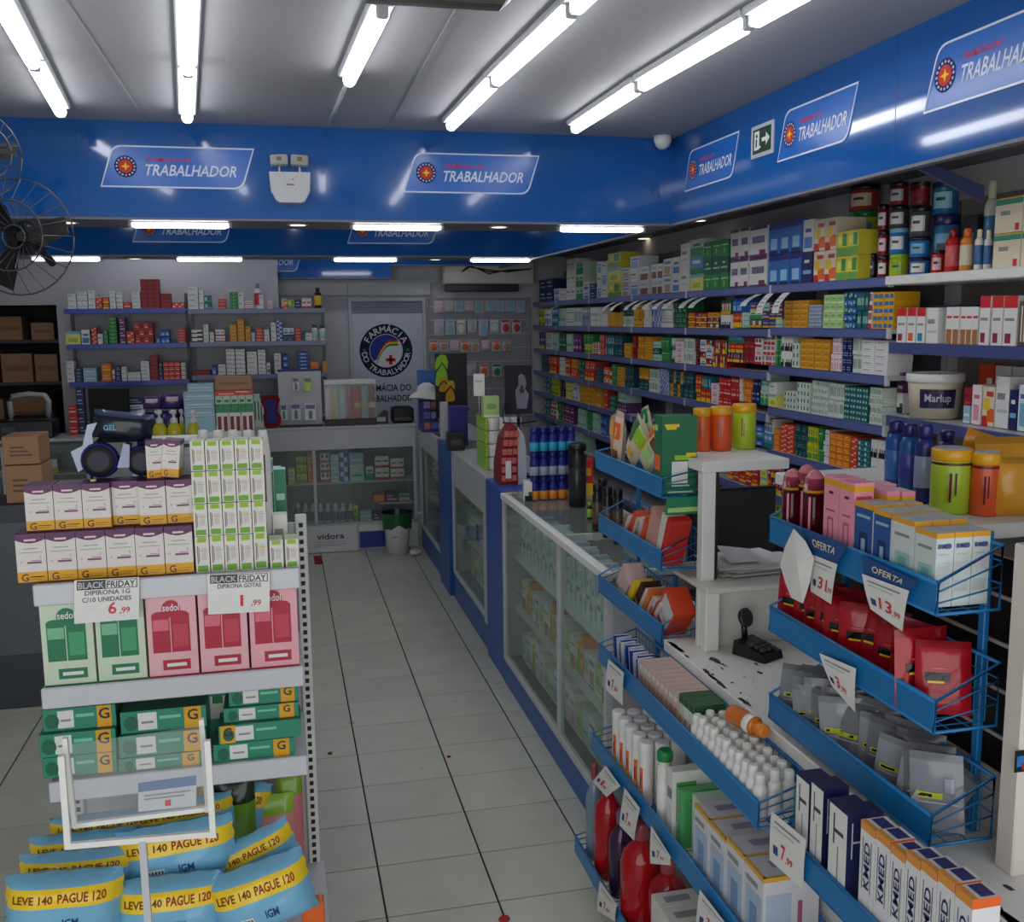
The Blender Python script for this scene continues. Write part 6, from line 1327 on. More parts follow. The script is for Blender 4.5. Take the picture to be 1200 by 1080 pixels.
# bottom shelf: black-green-pink packs and wipes
zs = SHZ[3]+.0005
for k, (px0, px1, pt, pb_, c1_, c2_, lb) in enumerate([(252,300,912,960,(30,50,30),(110,160,40),'dark green and lime pack behind the wipes, left one'),(296,346,930,962,(150,190,60),(226,150,150),'lime and pink pack behind the wipes, middle one'),(325,356,905,950,(120,160,40),(210,120,130),'lime green pack behind the wipes at the right end')]):
    Yk = 2.78+.03*k; p = at((px0+px1)/2, pb_, Y=Yk); zt = at((px0+px1)/2, pt, Y=Yk).z; w_ = (px1-px0)/FPX*2.75
    b, S = pillow(w_, zt-zs, .06, lambda u, v, sg: c1_ if v > .86 else c2_, 8, 12, seed=k+3, wr=.003); tag(b.build('soft_pack', M_FILM, None, (p.x, Yk, zs)), lb, 'pack', 'lime and pink packs')
def wipes(label, px, py, Yk, w=.255, h=.125, t=.13, ry=0, rz=0, rx=radians(-8), seed=1, txt=1):
    # px,py: middle of the pack's lower edge
    p = at(px, py, Y=Yk); s3 = thing('wipes_pack', label, 'pack', (p.x, Yk, p.z), (rx, ry, rz), 'blue and yellow wipes packs')
    blu = (120,182,214)
    b, S = pillow(w, h, t, lambda u, v, sg: ((244,206,40) if .60 < v < .84 else blu) if sg < 0 else blu, 16, 14, p=.5, wr=.0035, seed=seed, crimp=.002); b.build('film_body', M_FILM, s3)
    b = MB()
    def wp(a, bb):
        u = min(max(a/w+.5, 0), 1); v = min(max(bb/h, 0), 1); q = S(u, v, -1); return (q[0], q[1]-.0022, q[2])
    b.text('LEVE 140', (0,0,0), (1,0,0), (0,0,1), NY, -w*.40, h*.655, h*.12, (120,60,20), wid=w*.34, warp=wp); b.text('PAGUE 120', (0,0,0), (1,0,0), (0,0,1), NY, -w*.02, h*.65, h*.14, (150,50,20), wid=w*.40, warp=wp)
    b.text('IGM', (0,0,0), (1,0,0), (0,0,1), NY, w*.02, h*.26, h*.13, (20,60,110), wid=w*.13, warp=wp)
    b.build('lettering', M_MATTE, s3)
    if seed % 2 == 0 or seed == 7:
        b = MB(); P = [wp(w*x, h*y) for x, y in ((-.28,.14),(-.1,.14),(-.1,.36),(-.28,.36))]; b.face([(x, y-.0005, z) for x, y, z in P], 'white')
        for i in range(6):
            x0 = -.265+i*.028; P = [wp(w*x, h*y) for x, y in ((x0,.17),(x0+.012,.17),(x0+.012,.33),(x0,.33))]; b.face([(x, y-.0012, z) for x, y, z in P], 'ink')
        b.build('barcode', M_MATTE, s3)
    return s3
wipes('wipes pack at the bottom left corner of the gondola, front', 76, 1092, 2.42, .268, .15, .13, ry=radians(3), seed=2)
wipes('wipes pack at the bottom middle, just behind the stand pole', 202, 1094, 2.44, .262, .15, .13, ry=radians(1), seed=4)
wipes('wipes pack at the bottom right, tilted up to the right', 318, 1082, 2.42, .25, .165, .13, ry=radians(-14), seed=6)
wipes('wipes pack at the left, second from the bottom', 92, 1042, 2.53, .275, .10, .09, ry=radians(2), seed=3)
wipes('wipes pack at the left, third from the bottom', 100, 1016, 2.63, .265, .095, .09, seed=5)
wipes('wipes pack in the middle, second from the bottom', 212, 1030, 2.54, .29, .15, .10, ry=radians(-4), seed=7)
wipes('wipes pack at the right, second from the bottom, tilted up to the right', 305, 1028, 2.55, .25, .12, .10, ry=radians(-22), seed=9)
wipes('wipes pack lying behind the white frame, left', 120, 990, 2.72, .26, .09, .08, seed=11)
wipes('wipes pack lying behind the white frame, right', 218, 978, 2.72, .27, .10, .08, ry=radians(-5), seed=13)
wipes('wipes pack leaning at the upper right under the third shelf', 268, 975, 2.80, .2, .15, .07, ry=radians(12), seed=15)
b = MB(); b.box(-.03, .03, 0, .05, 0, .14, 'orange', b=.004); p = at(372, 1070, Y=2.46); tag(b.build('small_pack', M_FILM, None, (p.x-.01, 2.52, .3605)), 'orange and green pack beside the right wipes pack', 'pack')
# BLACK FRIDAY price cards
def sheet(name, label, cs, plane, col='white', texts=(), rects=(), group=None, t=.0008, cat='price card', mat=None, curl=0):
    # four photo corners TL,TR,BR,BL laid on a real plane
    ax, val = plane; P = [at(x, y, X=val) if ax == 'X' else at(x, y, Y=val) for x, y in cs]; o = P[3].copy()
    n = (P[1]-P[0]).cross(P[3]-P[0]).normalized(); n = n if n.dot(EYE-o) > 0 else -n
    P = [p-o for p in P]
    def bl(u, v):
        q = (P[3]*(1-u)+P[2]*u)*(1-v)+(P[0]*(1-u)+P[1]*u)*v
        return q + n*(curl*(v-1)*(v-1)*(1 if True else 0))
    b = MB(); N = 5
    for i in range(N):
        b.face([bl(0,i/N), bl(1,i/N), bl(1,(i+1)/N), bl(0,(i+1)/N)], col); b.face([bl(0,(i+1)/N)-n*t, bl(1,(i+1)/N)-n*t, bl(1,i/N)-n*t, bl(0,i/N)-n*t], col)
    for (a0,b0,a1,b1,c) in rects: b.face([bl(a0,b0)+n*.0006, bl(a1,b0)+n*.0006, bl(a1,b1)+n*.0006, bl(a0,b1)+n*.0006], c)
    for (tx,a,bb,h,c,wd) in texts:
        b.text(tx, (0,0,0), (1,0,0), (0,0,1), NY, a, bb, h, c, al='l', wid=wd, warp=lambda x, y: bl(x, y)+n*.0012)
    return tag(b.build(name, mat or M_MATTE, None, o), label, cat, group)
def bf(label, cs, ttl, ttl2, num, cents):
    T = [('BLACK',.06,.80,.15,'lgrey',.40),('FRIDAY',.50,.80,.15,'ink',.44),(ttl,.16,.64,.11,(90,92,104),.70),(num,.52,.18,.28,(206,40,40),.13 if num != '1' else .05),(cents,.70,.18,.14,(206,60,60),.16)]
    if ttl2: T.append((ttl2,.12,.48,.11,(90,92,104),.76))
    Rc = [(.04,.77,.48,.98,'ink'),(.04,.77,.97,.785,'ink'),(.04,.965,.97,.98,'ink'),(.955,.77,.97,.98,'ink')]
    o = sheet('price_card', label, cs, ('Y', 2.632), texts=T, rects=Rc, group='sale price cards on the gondola', mat=M_FILM)
    return o
bf('black friday price card with a red six on the gondola rail', ((87,680),(163,676),(163,725),(87,731)), 'DIPIRONA 1G', 'C/10 UNIDADES', '6', ',99')
bf('black friday price card with a red one on the gondola rail', ((243,673),(316,670),(316,716),(244,720)), 'DIPIRONA GOTAS', None, '1', ',99')
# white sign stand in front of the gondola
Ys = 2.02
def P3(px, py, Y=Ys): return at(px, py, Y=Y)
s4 = thing('sign_stand', 'white sign stand with empty clear double frame before the gondola', 'stand', (P3(168,985).x, Ys, 0)); base = Vector((P3(168,985).x, Ys, 0))
def bar(b, A, B, wd=.012, tk=.012, col='white'):
    A, B = Vector(A)-base, Vector(B)-base; d = (B-A).normalized(); n = Vector((0,-1,0)); sd = d.cross(n).normalized()*wd/2; n = n*tk/2
    vs = [A-sd-n, A+sd-n, A+sd+n, A-sd+n, B-sd-n, B+sd-n, B+sd+n, B-sd+n]; b.faces(vs, [(0,1,2,3),(7,6,5,4),(0,4,5,1),(1,5,6,2),(2,6,7,3),(3,7,4,0)], col)
b = MB(); bar(b, P3(72,885), P3(80,993)); bar(b, P3(77,991), P3(251,976), .012, .010); bar(b, P3(243,867), P3(250,980)); b.build('front_frame', M_PLAST, s4)
b = MB(); Yb = Ys+.035; bar(b, P3(76,864,Yb), P3(88,968,Yb), .010); bar(b, P3(86,967,Yb), P3(243,947,Yb), .010, .010); bar(b, P3(236,842,Yb), P3(244,950,Yb), .010); b.build('rear_frame', M_PLAST, s4)
b = MB(); Q = [P3(80,872,Yb-.012), P3(238,850,Yb-.012), P3(243,945,Yb-.012), P3(89,964,Yb-.012)]; b.face([q-base for q in Q], 'white'); b.build('clear_sheet', M_CLEAR, s4)
b = MB(); bar(b, P3(167,985), P3(167,985)+Vector((.004,0,-1.0)) , .014, .014, 'lgrey'); pz_ = P3(167,985).z
b.v = [(x, y, max(z, .02)) for x, y, z in b.v]; b.build('pole', M_PLAST, s4)
b = MB(); b.box(-.13, .13, -.13, .13, 0, .02, 'lgrey', b=.006); b.build('foot', M_PLAST, s4)
sheet('info_card', 'small pale card with blue header held in the clear sign frame', ((162,917),(230,908),(230,944),(162,951)), ('Y', Yb-.004), col=(206,210,216), rects=[(0,.68,1,1,(90,120,170)),(.1,.5,.9,.55,'grey'),(.1,.38,.8,.43,'grey'),(.46,.1,.56,.3,'red')], cat='card')

# ================================================================== checkout desk
DZ = 1.053
s = thing('checkout_desk', 'white checkout desk with chipped edge and T-shaped uprights at right', 'desk', (1.13, 1.7, 0))
def dp(nm, x0, x1, y0, y1, z0, z1, col='white', mat=None, b=.003, par=None):
    q = MB(); q.box(x0-1.13, x1-1.13, y0-1.7, y1-1.7, z0, z1, col, b=b); return q.build(nm, mat or M_LAM, par or s)
top = dp('worktop', 1.13, 1.95, .25, 2.80, DZ-.035, DZ, 'white')
q = MB()
rr = random.Random(5)
def chip(cx, cy, r, el=1.0):
    n = 9; a0 = rr.uniform(0, 6); P = []
    for i in range(n):
        a = 2*pi*i/n; k = rr.uniform(.5, 1.2); P.append((cx-1.13+r*k*cos(a)*.6, cy-1.7+r*k*sin(a)*el, DZ+.0006))
    q.face(P, (50,36,32))
for (px, py, r, el) in [(838,774,.022,1.3),(848,779,.01,2),(886,778,.012,1.2),(890,788,.012,1),(835,790,.01,1.2),(858,800,.008,1),(850,806,.007,1),(868,812,.006,1),(872,793,.005,1),(846,783,.006,3),(1182,1040,.01,1.5)]:
    w_ = at(px, py, Z=DZ); chip(w_.x, w_.y, r, el)
for k in range(22):
    y = rr.choice([rr.uniform(2.25, 2.75), rr.uniform(1.25, 1.45), rr.uniform(2.4, 2.75)]); chip(1.137+rr.uniform(0,.006), y, rr.uniform(.008,.02), 2.2)
for k in range(14): chip(rr.uniform(1.15,1.3), rr.uniform(2.2,2.6), rr.uniform(.002,.005), 1)
q.build('chipped_spots', M_RUB, top)['kind'] = 'stuff'
dp('front_panel', 1.175, 1.195, .25, 2.80, 0, DZ-.035, 'white')
dp('end_panel', 1.195, 1.93, 2.78, 2.80, 0, DZ-.035, 'white')
dp('rear_panel', 1.20, 1.72, 2.70, 2.72, DZ, 1.235, (214,212,206)); dp('ledge_post', 1.205, 1.25, 2.655, 2.70, DZ, 1.235, 'white'); dp('paper_ledge', 1.20, 1.74, 2.64, 2.98, 1.235, 1.25, 'offwhite')
dp('upright', 1.225, 1.268, 2.735, 2.775, DZ, 1.585, 'white'); dp('dark_edge', 1.269, 1.28, 2.74, 2.775, DZ+.2, 1.585, 'black', M_RUB)
dp('upper_shelf', 1.222, 1.51, 2.735, 3.02, 1.585, 1.617, 'white')
dp('side_panel', 1.50, 1.95, 1.0, 1.02, DZ, 1.3, 'white') if 0 else None
dp('near_upright', 1.232, 1.62, 1.40, 1.445, DZ, 1.655, (222,214,204)); dp('near_shelf', 1.335, 1.80, 1.735, 2.5, 1.585, 1.617, 'white')
sl = dp('slatted_back', 1.305, 1.32, 1.45, 2.14, 1.18, 1.60, (24,20,22), M_LAM)
for z in (1.25, 1.34, 1.43, 1.52): dp('slat_rail', 1.3, 1.3055, 1.45, 2.14, z, z+.007, (190,180,170), M_PAINT, 0, sl)
dp('lower_back', 1.305, 1.32, 1.45, 2.14, DZ, 1.18, (216,208,200))
# sticker on the near upright
b = MB(); P0 = at(1188, 905, Y=1.3995); b.box(0, .03, -.0012, 0, 0, .04, (16,24,40)); b.rect((0,-.0012,0),(1,0,0),(0,0,1),NY,.004,.01,.02,.03,(40,120,190),.0004); b.rect((0,-.0012,0),(1,0,0),(0,0,1),NY,.014,.004,.028,.016,(160,40,30),.0006); tag(b.build('sticker', M_FILM, None, (P0.x, 1.3995, P0.z)), 'small dark sticker with blue and red on the near white upright', 'sticker')

# ================================================================== blue wire baskets
def basket(label, X0, ya, yb, zb, dep, hf=.058, hb=.125, group='blue wire baskets'):
    # ya far end, yb near end (smaller y)
    s = thing('wire_basket', label, 'basket', (X0, yb, zb), (0,0,0), group); Ln = ya-yb; c = 'rackblue'
    b = MB(); b.box(-.002, .004, 0, Ln, 0, hf, c, b=.0015); b.tube([(.001,0,hf),(.001,Ln,hf)], .0045, c, 8); b.tube([(.001,0,0),(.001,Ln,0)], .004, c, 8); b.build('front_panel', M_PAINT, s)
    for e in (0, Ln):
        b = MB(); b.tube([(0,e,0),(0,e,hf+.002),(dep,e,hb),(dep,e,0),(0,e,0)], .0036, c, 6)
        for t in (.36, .72): b.tube([(0,e,hf*t),(dep,e,hb*t)], .0018, (40,100,150), 5)
        b.build('end_frame', M_PAINT, s)
    b = MB(); b.tube([(dep,0,hb),(dep,Ln,hb)], .0036, c, 6)
    n = int(Ln/.03)
    for i in range(1, n): y = i*Ln/n; b.tube([(0,y,-.003),(dep,y,-.003),(dep,y,hb)], .0016, c, 4)
    for x in (.33*dep, .66*dep): b.tube([(x,0,-.004),(x,Ln,-.004)], .0016, c, 4)
    for z in (.4*hb,.75*hb): b.tube([(dep,0,z),(dep,Ln,z)], .0016, c, 4)
    o = b.build('wire_grid', M_PAINT, s); return s
BA = [(1.13,3.49,2.825,1.498,.125,'top basket of the far rack, holding cream pouches and a green carton'),(1.13,3.45,2.825,1.268,.125,'middle basket of the far rack, holding red and white packs'),(1.13,3.45,2.815,1.034,.125,'lowest basket of the far rack, holding pink and orange packs'),
 (1.13,2.13,1.505,1.515,.13,'top basket of the near rack, with pink and blue cartons'),(1.13,2.12,1.495,1.296,.13,'middle basket of the near rack, full of red pouches'),(1.13,2.11,1.490,1.078,.13,'lower basket of the near rack, full of grey pouches'),
 (.995,3.03,1.895,.918,.13,'long basket under the desk edge with white bottles'),(.995,3.10,1.72,.575,.165,'long basket below, with tall white bottles and glove boxes'),(.97,3.23,1.9,.13,.19,'lowest basket near the floor with red liquid bottles'),
 (.995,1.84,.95,.915,.13,'basket under the desk at the right with toothpaste boxes'),(.995,1.66,.95,.60,.165,'basket at the bottom right with strawberry pouches')]
for (X0,ya,yb,zb,dp_,lb) in BA: basket('blue wire basket, '+lb, X0, ya, yb, zb, dp_, hb=.084 if zb == 1.498 else .12 if zb > 1 else .10)
# rack frames that carry them
def rackframe(label, x, ys, z0, z1):
    s = thing('basket_rack', label, 'rack', (x, ys[0], z0), group='blue rack frames')
    for y in ys: b = MB(); b.box(0, .012, y-ys[0]-.009, y-ys[0]+.009, 0, z1-z0, 'rackblue', b=.002); b.build('upright', M_PAINT, s)
    b = MB(); b.box(0, .01, 0, ys[1]-ys[0], z1-z0-.02, z1-z0, 'rackblue', b=.002); b.build('cross_bar', M_PAINT, s)
rackframe('blue rack frame carrying the three far baskets', 1.262, (3.04, 3.40), 1.103, 1.60)
rackframe('blue rack frame carrying the three near baskets', 1.268, (1.56, 2.03), DZ+.0, 1.65)
rackframe('low blue rack frame in front of the desk, far section', 1.162, (2.05, 2.95), .0, 1.0)
rackframe('low blue rack frame in front of the desk, near section', 1.162, (1.05, 1.70), .0, 1.0)

# ------------------------------------------------------------------ contents, near rack top basket
ZB1 = 1.5195
def bx(name, label, X, px0, px1, pt, z0, dx, base, dec, side=(), top=None, texts=(), group=None, cat='box', mat=None):
    a, c = seek('X', X, px0, z0).y, seek('X', X, px1, z0).y; w_ = abs(a-c); zt = at((px0+px1)/2, pt, X=X).z
    m = pbox(w_-.0015, dx, zt-z0, base, dec, top=top, side=side, texts=texts); o = m.build(name, mat or M_CARD, None, (X, (a+c)/2, z0), (0,0,-pi/2)); return tag(o, label, cat, group), zt-z0, w_, (a+c)/2
Yst = (0,.93,1,1,(226,160,40))
teal_d = [Yst,(.15,.76,.8,.80,'grey'),(.2,.1,.85,.55,(150,196,190)),(.35,.15,.7,.5,(110,170,166)),(.45,.15,.6,.42,(190,214,210))]
blue_d = [Yst,(.12,.80,.88,.84,(150,180,210)),(.3,.1,.75,.6,(20,44,100)),(.42,.12,.64,.52,(150,180,200))]
kside = [Yst]+[(.12,.80,.85,.85,(90,110,150)),(.15,.70,.7,.72,'lgrey'),(.12,.52,.8,.60,(206,206,212)),(.1,.2,.85,.36,(190,200,206))]
cols = []
for k, (px0, px1, pt, des, nm) in enumerate([(1069,1094,620,teal_d,'teal and white'),(1042,1068,606,teal_d,'teal and white'),(1021,1041,597,blue_d,'blue'),(999,1020,588,blue_d,'blue')]):
    for j in range(3):
        base = (206,216,214) if des is teal_d else (40,84,150)
        X = 1.142+j*.038
        a, c = seek('X', 1.142, px0, ZB1).y, seek('X', 1.142, px1, ZB1).y
        if j == 0: zt = at((px0+px1)/2, pt, X=1.142).z
        m = pbox(abs(a-c)-.0015, .0365, zt-ZB1, base, des, top=(190,200,196), side=kside if des is teal_d else [Yst,(0,0,1,.92,(214,216,220))]+kside[1:])
        if des is teal_d and k == 0: m.text('K-MED', (abs(a-c)/2-.0007, .003, (zt-ZB1)*.79), (0,1,0), (0,0,1), (1,0,0), 0, 0, (zt-ZB1)*.07, (70,84,130), .0012, wid=.028)
        o = m.build('brace_carton', M_CARD, None, (X, (a+c)/2, ZB1), (0,0,-pi/2)); tag(o, '%s carton, %s place from the basket end, %s column, top near basket' % (nm, nth(k+1), ['outer','middle','inner'][j]), 'box', 'cartons in the top near basket')
pk = (236,150,172)
pink_d = [(0,.90,1,.965,'gold'),(.35,.80,.65,.83,'maroon'),(.2,.6,.8,.62,(170,90,110)),(.3,.1,.38,.5,(190,90,120)),(.62,.1,.7,.5,(190,90,120)),(.3,.5,.7,.53,(190,90,120))]
for k, (px0, px1, pt) in enumerate([(981,998,563),(963,980,557)]):
    bx('pink_carton', 'tall pink carton with hanging slot, %s of two, top near basket' % ['right','left'][k], 1.142, px0, px1, pt, ZB1, .045, pk, pink_d, side=[(0,.90,1,.965,'gold'),(.1,.1,.9,.85,(200,60,80))], top=pk, group='pink cartons')
for k, (x, y, h_) in enumerate(((1.20,1.80,.175),(1.20,1.74,.172),(1.232,1.80,.175),(1.232,1.735,.17),(1.2,1.865,.178))):
    m = pbox(.055, .03, h_, pk, [(0,.86,1,.94,'gold'),(.0,.4,1,.86,(206,60,80))], top=(240,190,200), side=[(0,.86,1,.94,'gold'),(0,.3,1,.86,(214,70,90))]); tag(m.build('pink_carton', M_CARD, None, (x, y+.06, ZB1), (0,0,-pi/2)), 'pink and red carton behind the tall pink ones, %s' % ['first','second','third','fourth','fifth'][k], 'box', 'pink and red cartons behind')
for k, (px, pt, X) in enumerate(((927,548,1.165),(943,543,1.19),(952,549,1.165),(938,552,1.215))):
    p = seek('X', X, px, ZB1); zt = at(px, pt, X=X).z
    b = MB(); b.lathe([(.022,0,(120,22,44)),(.024,.01,(120,22,44)),(.024,.72,(120,22,44)),(.0242,.72,'gold'),(.0242,.76,'gold'),(.024,.76,(140,40,60)),(.021,.90,(150,50,70)),(.013,.97,(206,120,130)),(.004,1,(206,120,130))], 0, 0, 16)
    for a_ in (-2.6, -2.2): b.face([(.0245*cos(a_), .0245*sin(a_), .05),(.0245*cos(a_+.22), .0245*sin(a_+.22), .05),(.0245*cos(a_+.22), .0245*sin(a_+.22), .68),(.0245*cos(a_), .0245*sin(a_), .68)], (226,140,160) if a_ < -2.4 else (60,10,30))
    o = b.build('maroon_tube', M_FILM, None, (p.x, p.y, ZB1)); o.scale = (1, 1, zt-ZB1); tag(o, 'dark maroon rounded tube pack at the far end of the top near basket, %s' % ['first','second','third','fourth'][k], 'pack', 'maroon tube packs')
# pouches
def pouch(name, label, w, h, t, col, loc, rot, group, seed=1, logo=None, notch=True, edge=None):
    s = thing(name, label, 'pouch', loc, rot, group); rr = random.Random(seed)
    sh = tuple(int(c*.82) for c in PAL.get(col, col)) if isinstance(col, str) else tuple(int(c*.85) for c in col)
    b, S = pillow(w, h, t, lambda u, v, sg: col if v < .9 else sh, 8, 10, p=.5, wr=.003, seed=seed); b.build('pouch_body', M_FILM, s)
    if logo:
        b = MB()
        def wp(a, bb): q = S(min(max(a/w+.5,0),1), min(max(bb/h,0),1), -1); return (q[0], q[1]-.0022, q[2])
        for (u0,v0,u1,v1,c) in logo:
            n = 3
            for i in range(n): uu0 = u0+(u1-u0)*i/n; uu1 = u0+(u1-u0)*(i+1)/n; b.face([wp((uu0-.5)*w, v0*h), wp((uu1-.5)*w, v0*h), wp((uu1-.5)*w, v1*h), wp((uu0-.5)*w, v1*h)], c)
        b.build('print', M_FILM, s)
    return s
rr = random.Random(9)
redlogo = [(.15,.46,.6,.57,'black'),(.2,.43,.5,.46,'yellow'),(.25,.62,.55,.64,(200,90,90))]
z = 1.3005; n = 11
for k in range(n):
    y = 1.555+k*(2.085-1.555)/(n-1); h = rr.uniform(.125,.155); rz = radians(-90+rr.uniform(10,55)) if k > 1 else radians(-25+25*k)
    pouch('red_pouch', 'crimson foil pouch in the middle near basket, %s from the near end' % nth(k+1), .115 if k else .1, h, .026, (166,18,32), (1.195+rr.uniform(-.012,.012), y, z), (radians(rr.uniform(-14,4)), 0, rz), 'crimson foil pouches', seed=30+k, logo=redlogo)
greylogo = [(.12,.42,.62,.50,(190,196,50)),(.16,.44,.52,.48,'black'),(.1,.36,.9,.38,'lgrey'),(.66,.52,.84,.70,(160,164,170))]
z = 1.0825; n = 20
for k in range(n):
    y = 1.53+k*(2.085-1.53)/(n-1); h = rr.uniform(.115,.15)
    pouch('grey_pouch', 'silver grey pouch in the lower near basket, %s from the near end' % nth(k+1), .095, h, .014, [(134,137,144),(118,121,128),(148,151,157)][k % 3], (1.19+rr.uniform(-.02,.02), y, z), (radians(rr.uniform(-16,0)), radians(rr.uniform(-6,6)), radians(-48+rr.uniform(-10,14))), 'silver grey pouches', seed=60+k, logo=greylogo)
pouch('grey_pouch', 'silver grey pouch tipped over diagonally at the near end of its basket', .10, .12, .014, (126,128,134), (1.165, 1.55, 1.10), (radians(-10), radians(40), radians(-12)), 'silver grey pouches', seed=99, logo=greylogo)
# far rack baskets
z = 1.5025
CR = (214,196,170)
lst = [((222,196,176),[(.1,.5,.9,.8,'orange'),(.2,.1,.8,.3,'brown')],'cream and orange'),((200,150,110),[(.0,.6,1,.9,'gold'),(.1,.1,.5,.4,'tan')],'tan and gold'),((214,206,190),[(.1,.2,.9,.5,'lgreen'),(.2,.6,.7,.8,'brown')],'cream and green'),((226,190,60),[(.1,.2,.9,.5,'yellow'),(.2,.6,.7,.8,'orange')],'yellow'),((220,190,180),[(.1,.1,.9,.3,'brown'),(.2,.5,.7,.8,'white')],'pale pink'),((206,196,160),[(.1,.55,.9,.85,'lime'),(.2,.2,.7,.3,'gold')],'cream and lime'),((70,120,80),[(.1,.2,.6,.5,'cream')],'green'),((214,200,170),[(.1,.3,.9,.5,'yellow')],'cream and yellow')]
for k in range(11):
    c_, lg, nm = lst[k % 8]; y = 3.0+k*.044; tl = [48,44,50,40,52,46,38,30,8,-12,4][k]
    pouch('snack_pouch', '%s snack pouch leaning in the top far basket, %s from the green carton' % (nm, nth(k+1)), [.08,.07,.085,.07,.075,.08,.07,.07,.06,.06,.055][k], [.18,.19,.17,.19,.18,.18,.17,.17,.20,.18,.15][k], .024, c_, (1.18+[.0,.03,-.015][k % 3], y, z+(.055 if tl > 25 else .02)), (0, radians(tl*.95), radians(-82+rr.uniform(-10,10))), 'snack pouches in the top far basket', seed=120+k, logo=lg)
pouch('snack_pouch', 'long green and white pouch rising out of the top far basket', .05, .2, .02, (190,196,170), (1.215, 3.10, z+.06), (0, radians(-22), radians(-80)), 'snack pouches in the top far basket', seed=140, logo=[(.1,.7,.9,.95,'green'),(.2,.2,.8,.5,'brown')])
a0 = at(765, 572, X=1.15); zt = at(790, 487, Y=2.86).z
a, c = at(766, 540, Y=2.855), at(815, 540, Y=2.855)
m = pbox(.115, .07, zt-1.503, (28,110,72), [(.3,.14,.75,.42,'white'),(.1,.86,.5,.90,'yellow'),(.14,.83,.42,.87,'yellow'),(.7,.48,.98,.53,'yellow'),(.38,.44,.82,.5,'lime'),(.3,.1,.8,.12,'mint'),(.2,.02,.9,.04,'mint'),(0,0,.02,1,'dgreen')], top='dgreen', side=[(0,0,1,1,(30,110,76)),(.1,.8,.5,.88,'lgreen'),(.1,.3,.9,.5,'orange')])
tag(m.build('green_carton', M_CARD, None, (1.192, 2.845, 1.503), (0,0,radians(-4))), 'tall green carton with yellow banana marks at the end of the far basket', 'box')
b = MB(); b.box(-.055,.055,-.01,.0,-.045,.012,(40,130,90), b=.004); b.box(-.05,.05,-.011,-.009,-.035,-.02,'lgreen'); tag(b.build('green_pack', M_FILM, None, (1.192, 2.812, 1.49), (radians(12),0,0)), 'small green pack hanging under the green carton', 'pack')
b, S = pillow(.05, .07, .03, lambda u, v, sg: (226,210,206), 6, 6, seed=4); tag(b.build('white_pouch', M_FILM, None, (1.20, 2.98, 1.61), (0,0,-.6)), 'pale pouch with handle showing above the green carton', 'pouch')
def leaners(z, items, bname):
    y = 2.85; cnt = {}
    for k, (w_, h_, c_, nm, ry, lab, gap) in enumerate(items):
        yy = y+w_*cos(radians(ry))/2+.004
        m = pbox(w_, .07, h_, c_, lab, side=[(.05,.05,.95,.95,tuple(min(255, int(v*.92)) for v in c_))])
        o = m.build('flat_pack', M_CARD, None, (1.146+rr.uniform(0,.015), yy+.01, z+w_*.5*abs(sin(radians(ry)))+.002), (0, radians(ry), radians(-90+rr.uniform(-3,3))))
        tag(o, '%s flat pack leaning in the %s far basket, %s from the near end' % (nm, bname, nth(k+1)), 'pack', 'flat packs in the %s far basket' % bname); y += gap
OR, WH, PK = (220,76,42), (214,208,202), (206,150,138)
leaners(1.2725, [(.03,.165,(200,44,34),'bright red',24,[(.1,.1,.9,.16,'cream')],.038),(.035,.17,(226,222,214),'white',24,[],.045),(.085,.15,PK,'dusty pink',26,[(.1,.1,.9,.14,(190,130,120))],.075),(.03,.13,(226,196,180),'pale pink',30,[(.1,.5,.9,.6,'red')],.04),(.03,.13,OR,'orange',32,[(.1,.1,.9,.3,'cream')],.04),(.014,.12,WH,'whitish',36,[(.1,.1,.9,.8,'lgrey')],.024),(.014,.12,(196,190,186),'grey-white',38,[],.024),(.014,.125,WH,'thin white',34,[(.1,.3,.9,.5,'tan')],.024),(.014,.12,(206,190,180),'thin beige',36,[],.03),(.03,.13,OR,'orange-red',38,[(.1,.2,.9,.26,'gold')],.04),(.014,.12,(206,200,196),'pale thin',40,[],.03),(.02,.11,(170,110,90),'brownish',40,[],.03)], 'middle')
leaners(1.0385, [(.10,.13,(214,70,36),'orange white-labelled',42,[(.08,.12,.92,.88,(206,204,200)),(.2,.3,.8,.34,'grey')],.10),(.014,.13,(216,200,198),'pale pink thin',42,[(.1,.1,.9,.5,'red')],.024),(.014,.13,(196,60,60),'red thin',42,[],.024),(.014,.13,(222,206,204),'whitish pink',42,[(.1,.4,.9,.7,'red')],.024),(.014,.13,(214,190,180),'thin beige',42,[],.028),(.03,.13,(226,110,36),'orange',40,[(.1,.1,.9,.9,(236,130,40))],.042),(.02,.13,(220,210,200),'cream',40,[],.03),(.035,.13,(60,30,26),'dark brown',40,[(.1,.3,.9,.4,'tan')],.048),(.03,.13,(236,196,40),'yellow',40,[],.042),(.02,.13,(190,170,160),'greyish',42,[],.03),(.09,.12,(214,180,176),'wide pale pink',44,[(.1,.1,.9,.2,(200,160,156))],.08)], 'lowest')

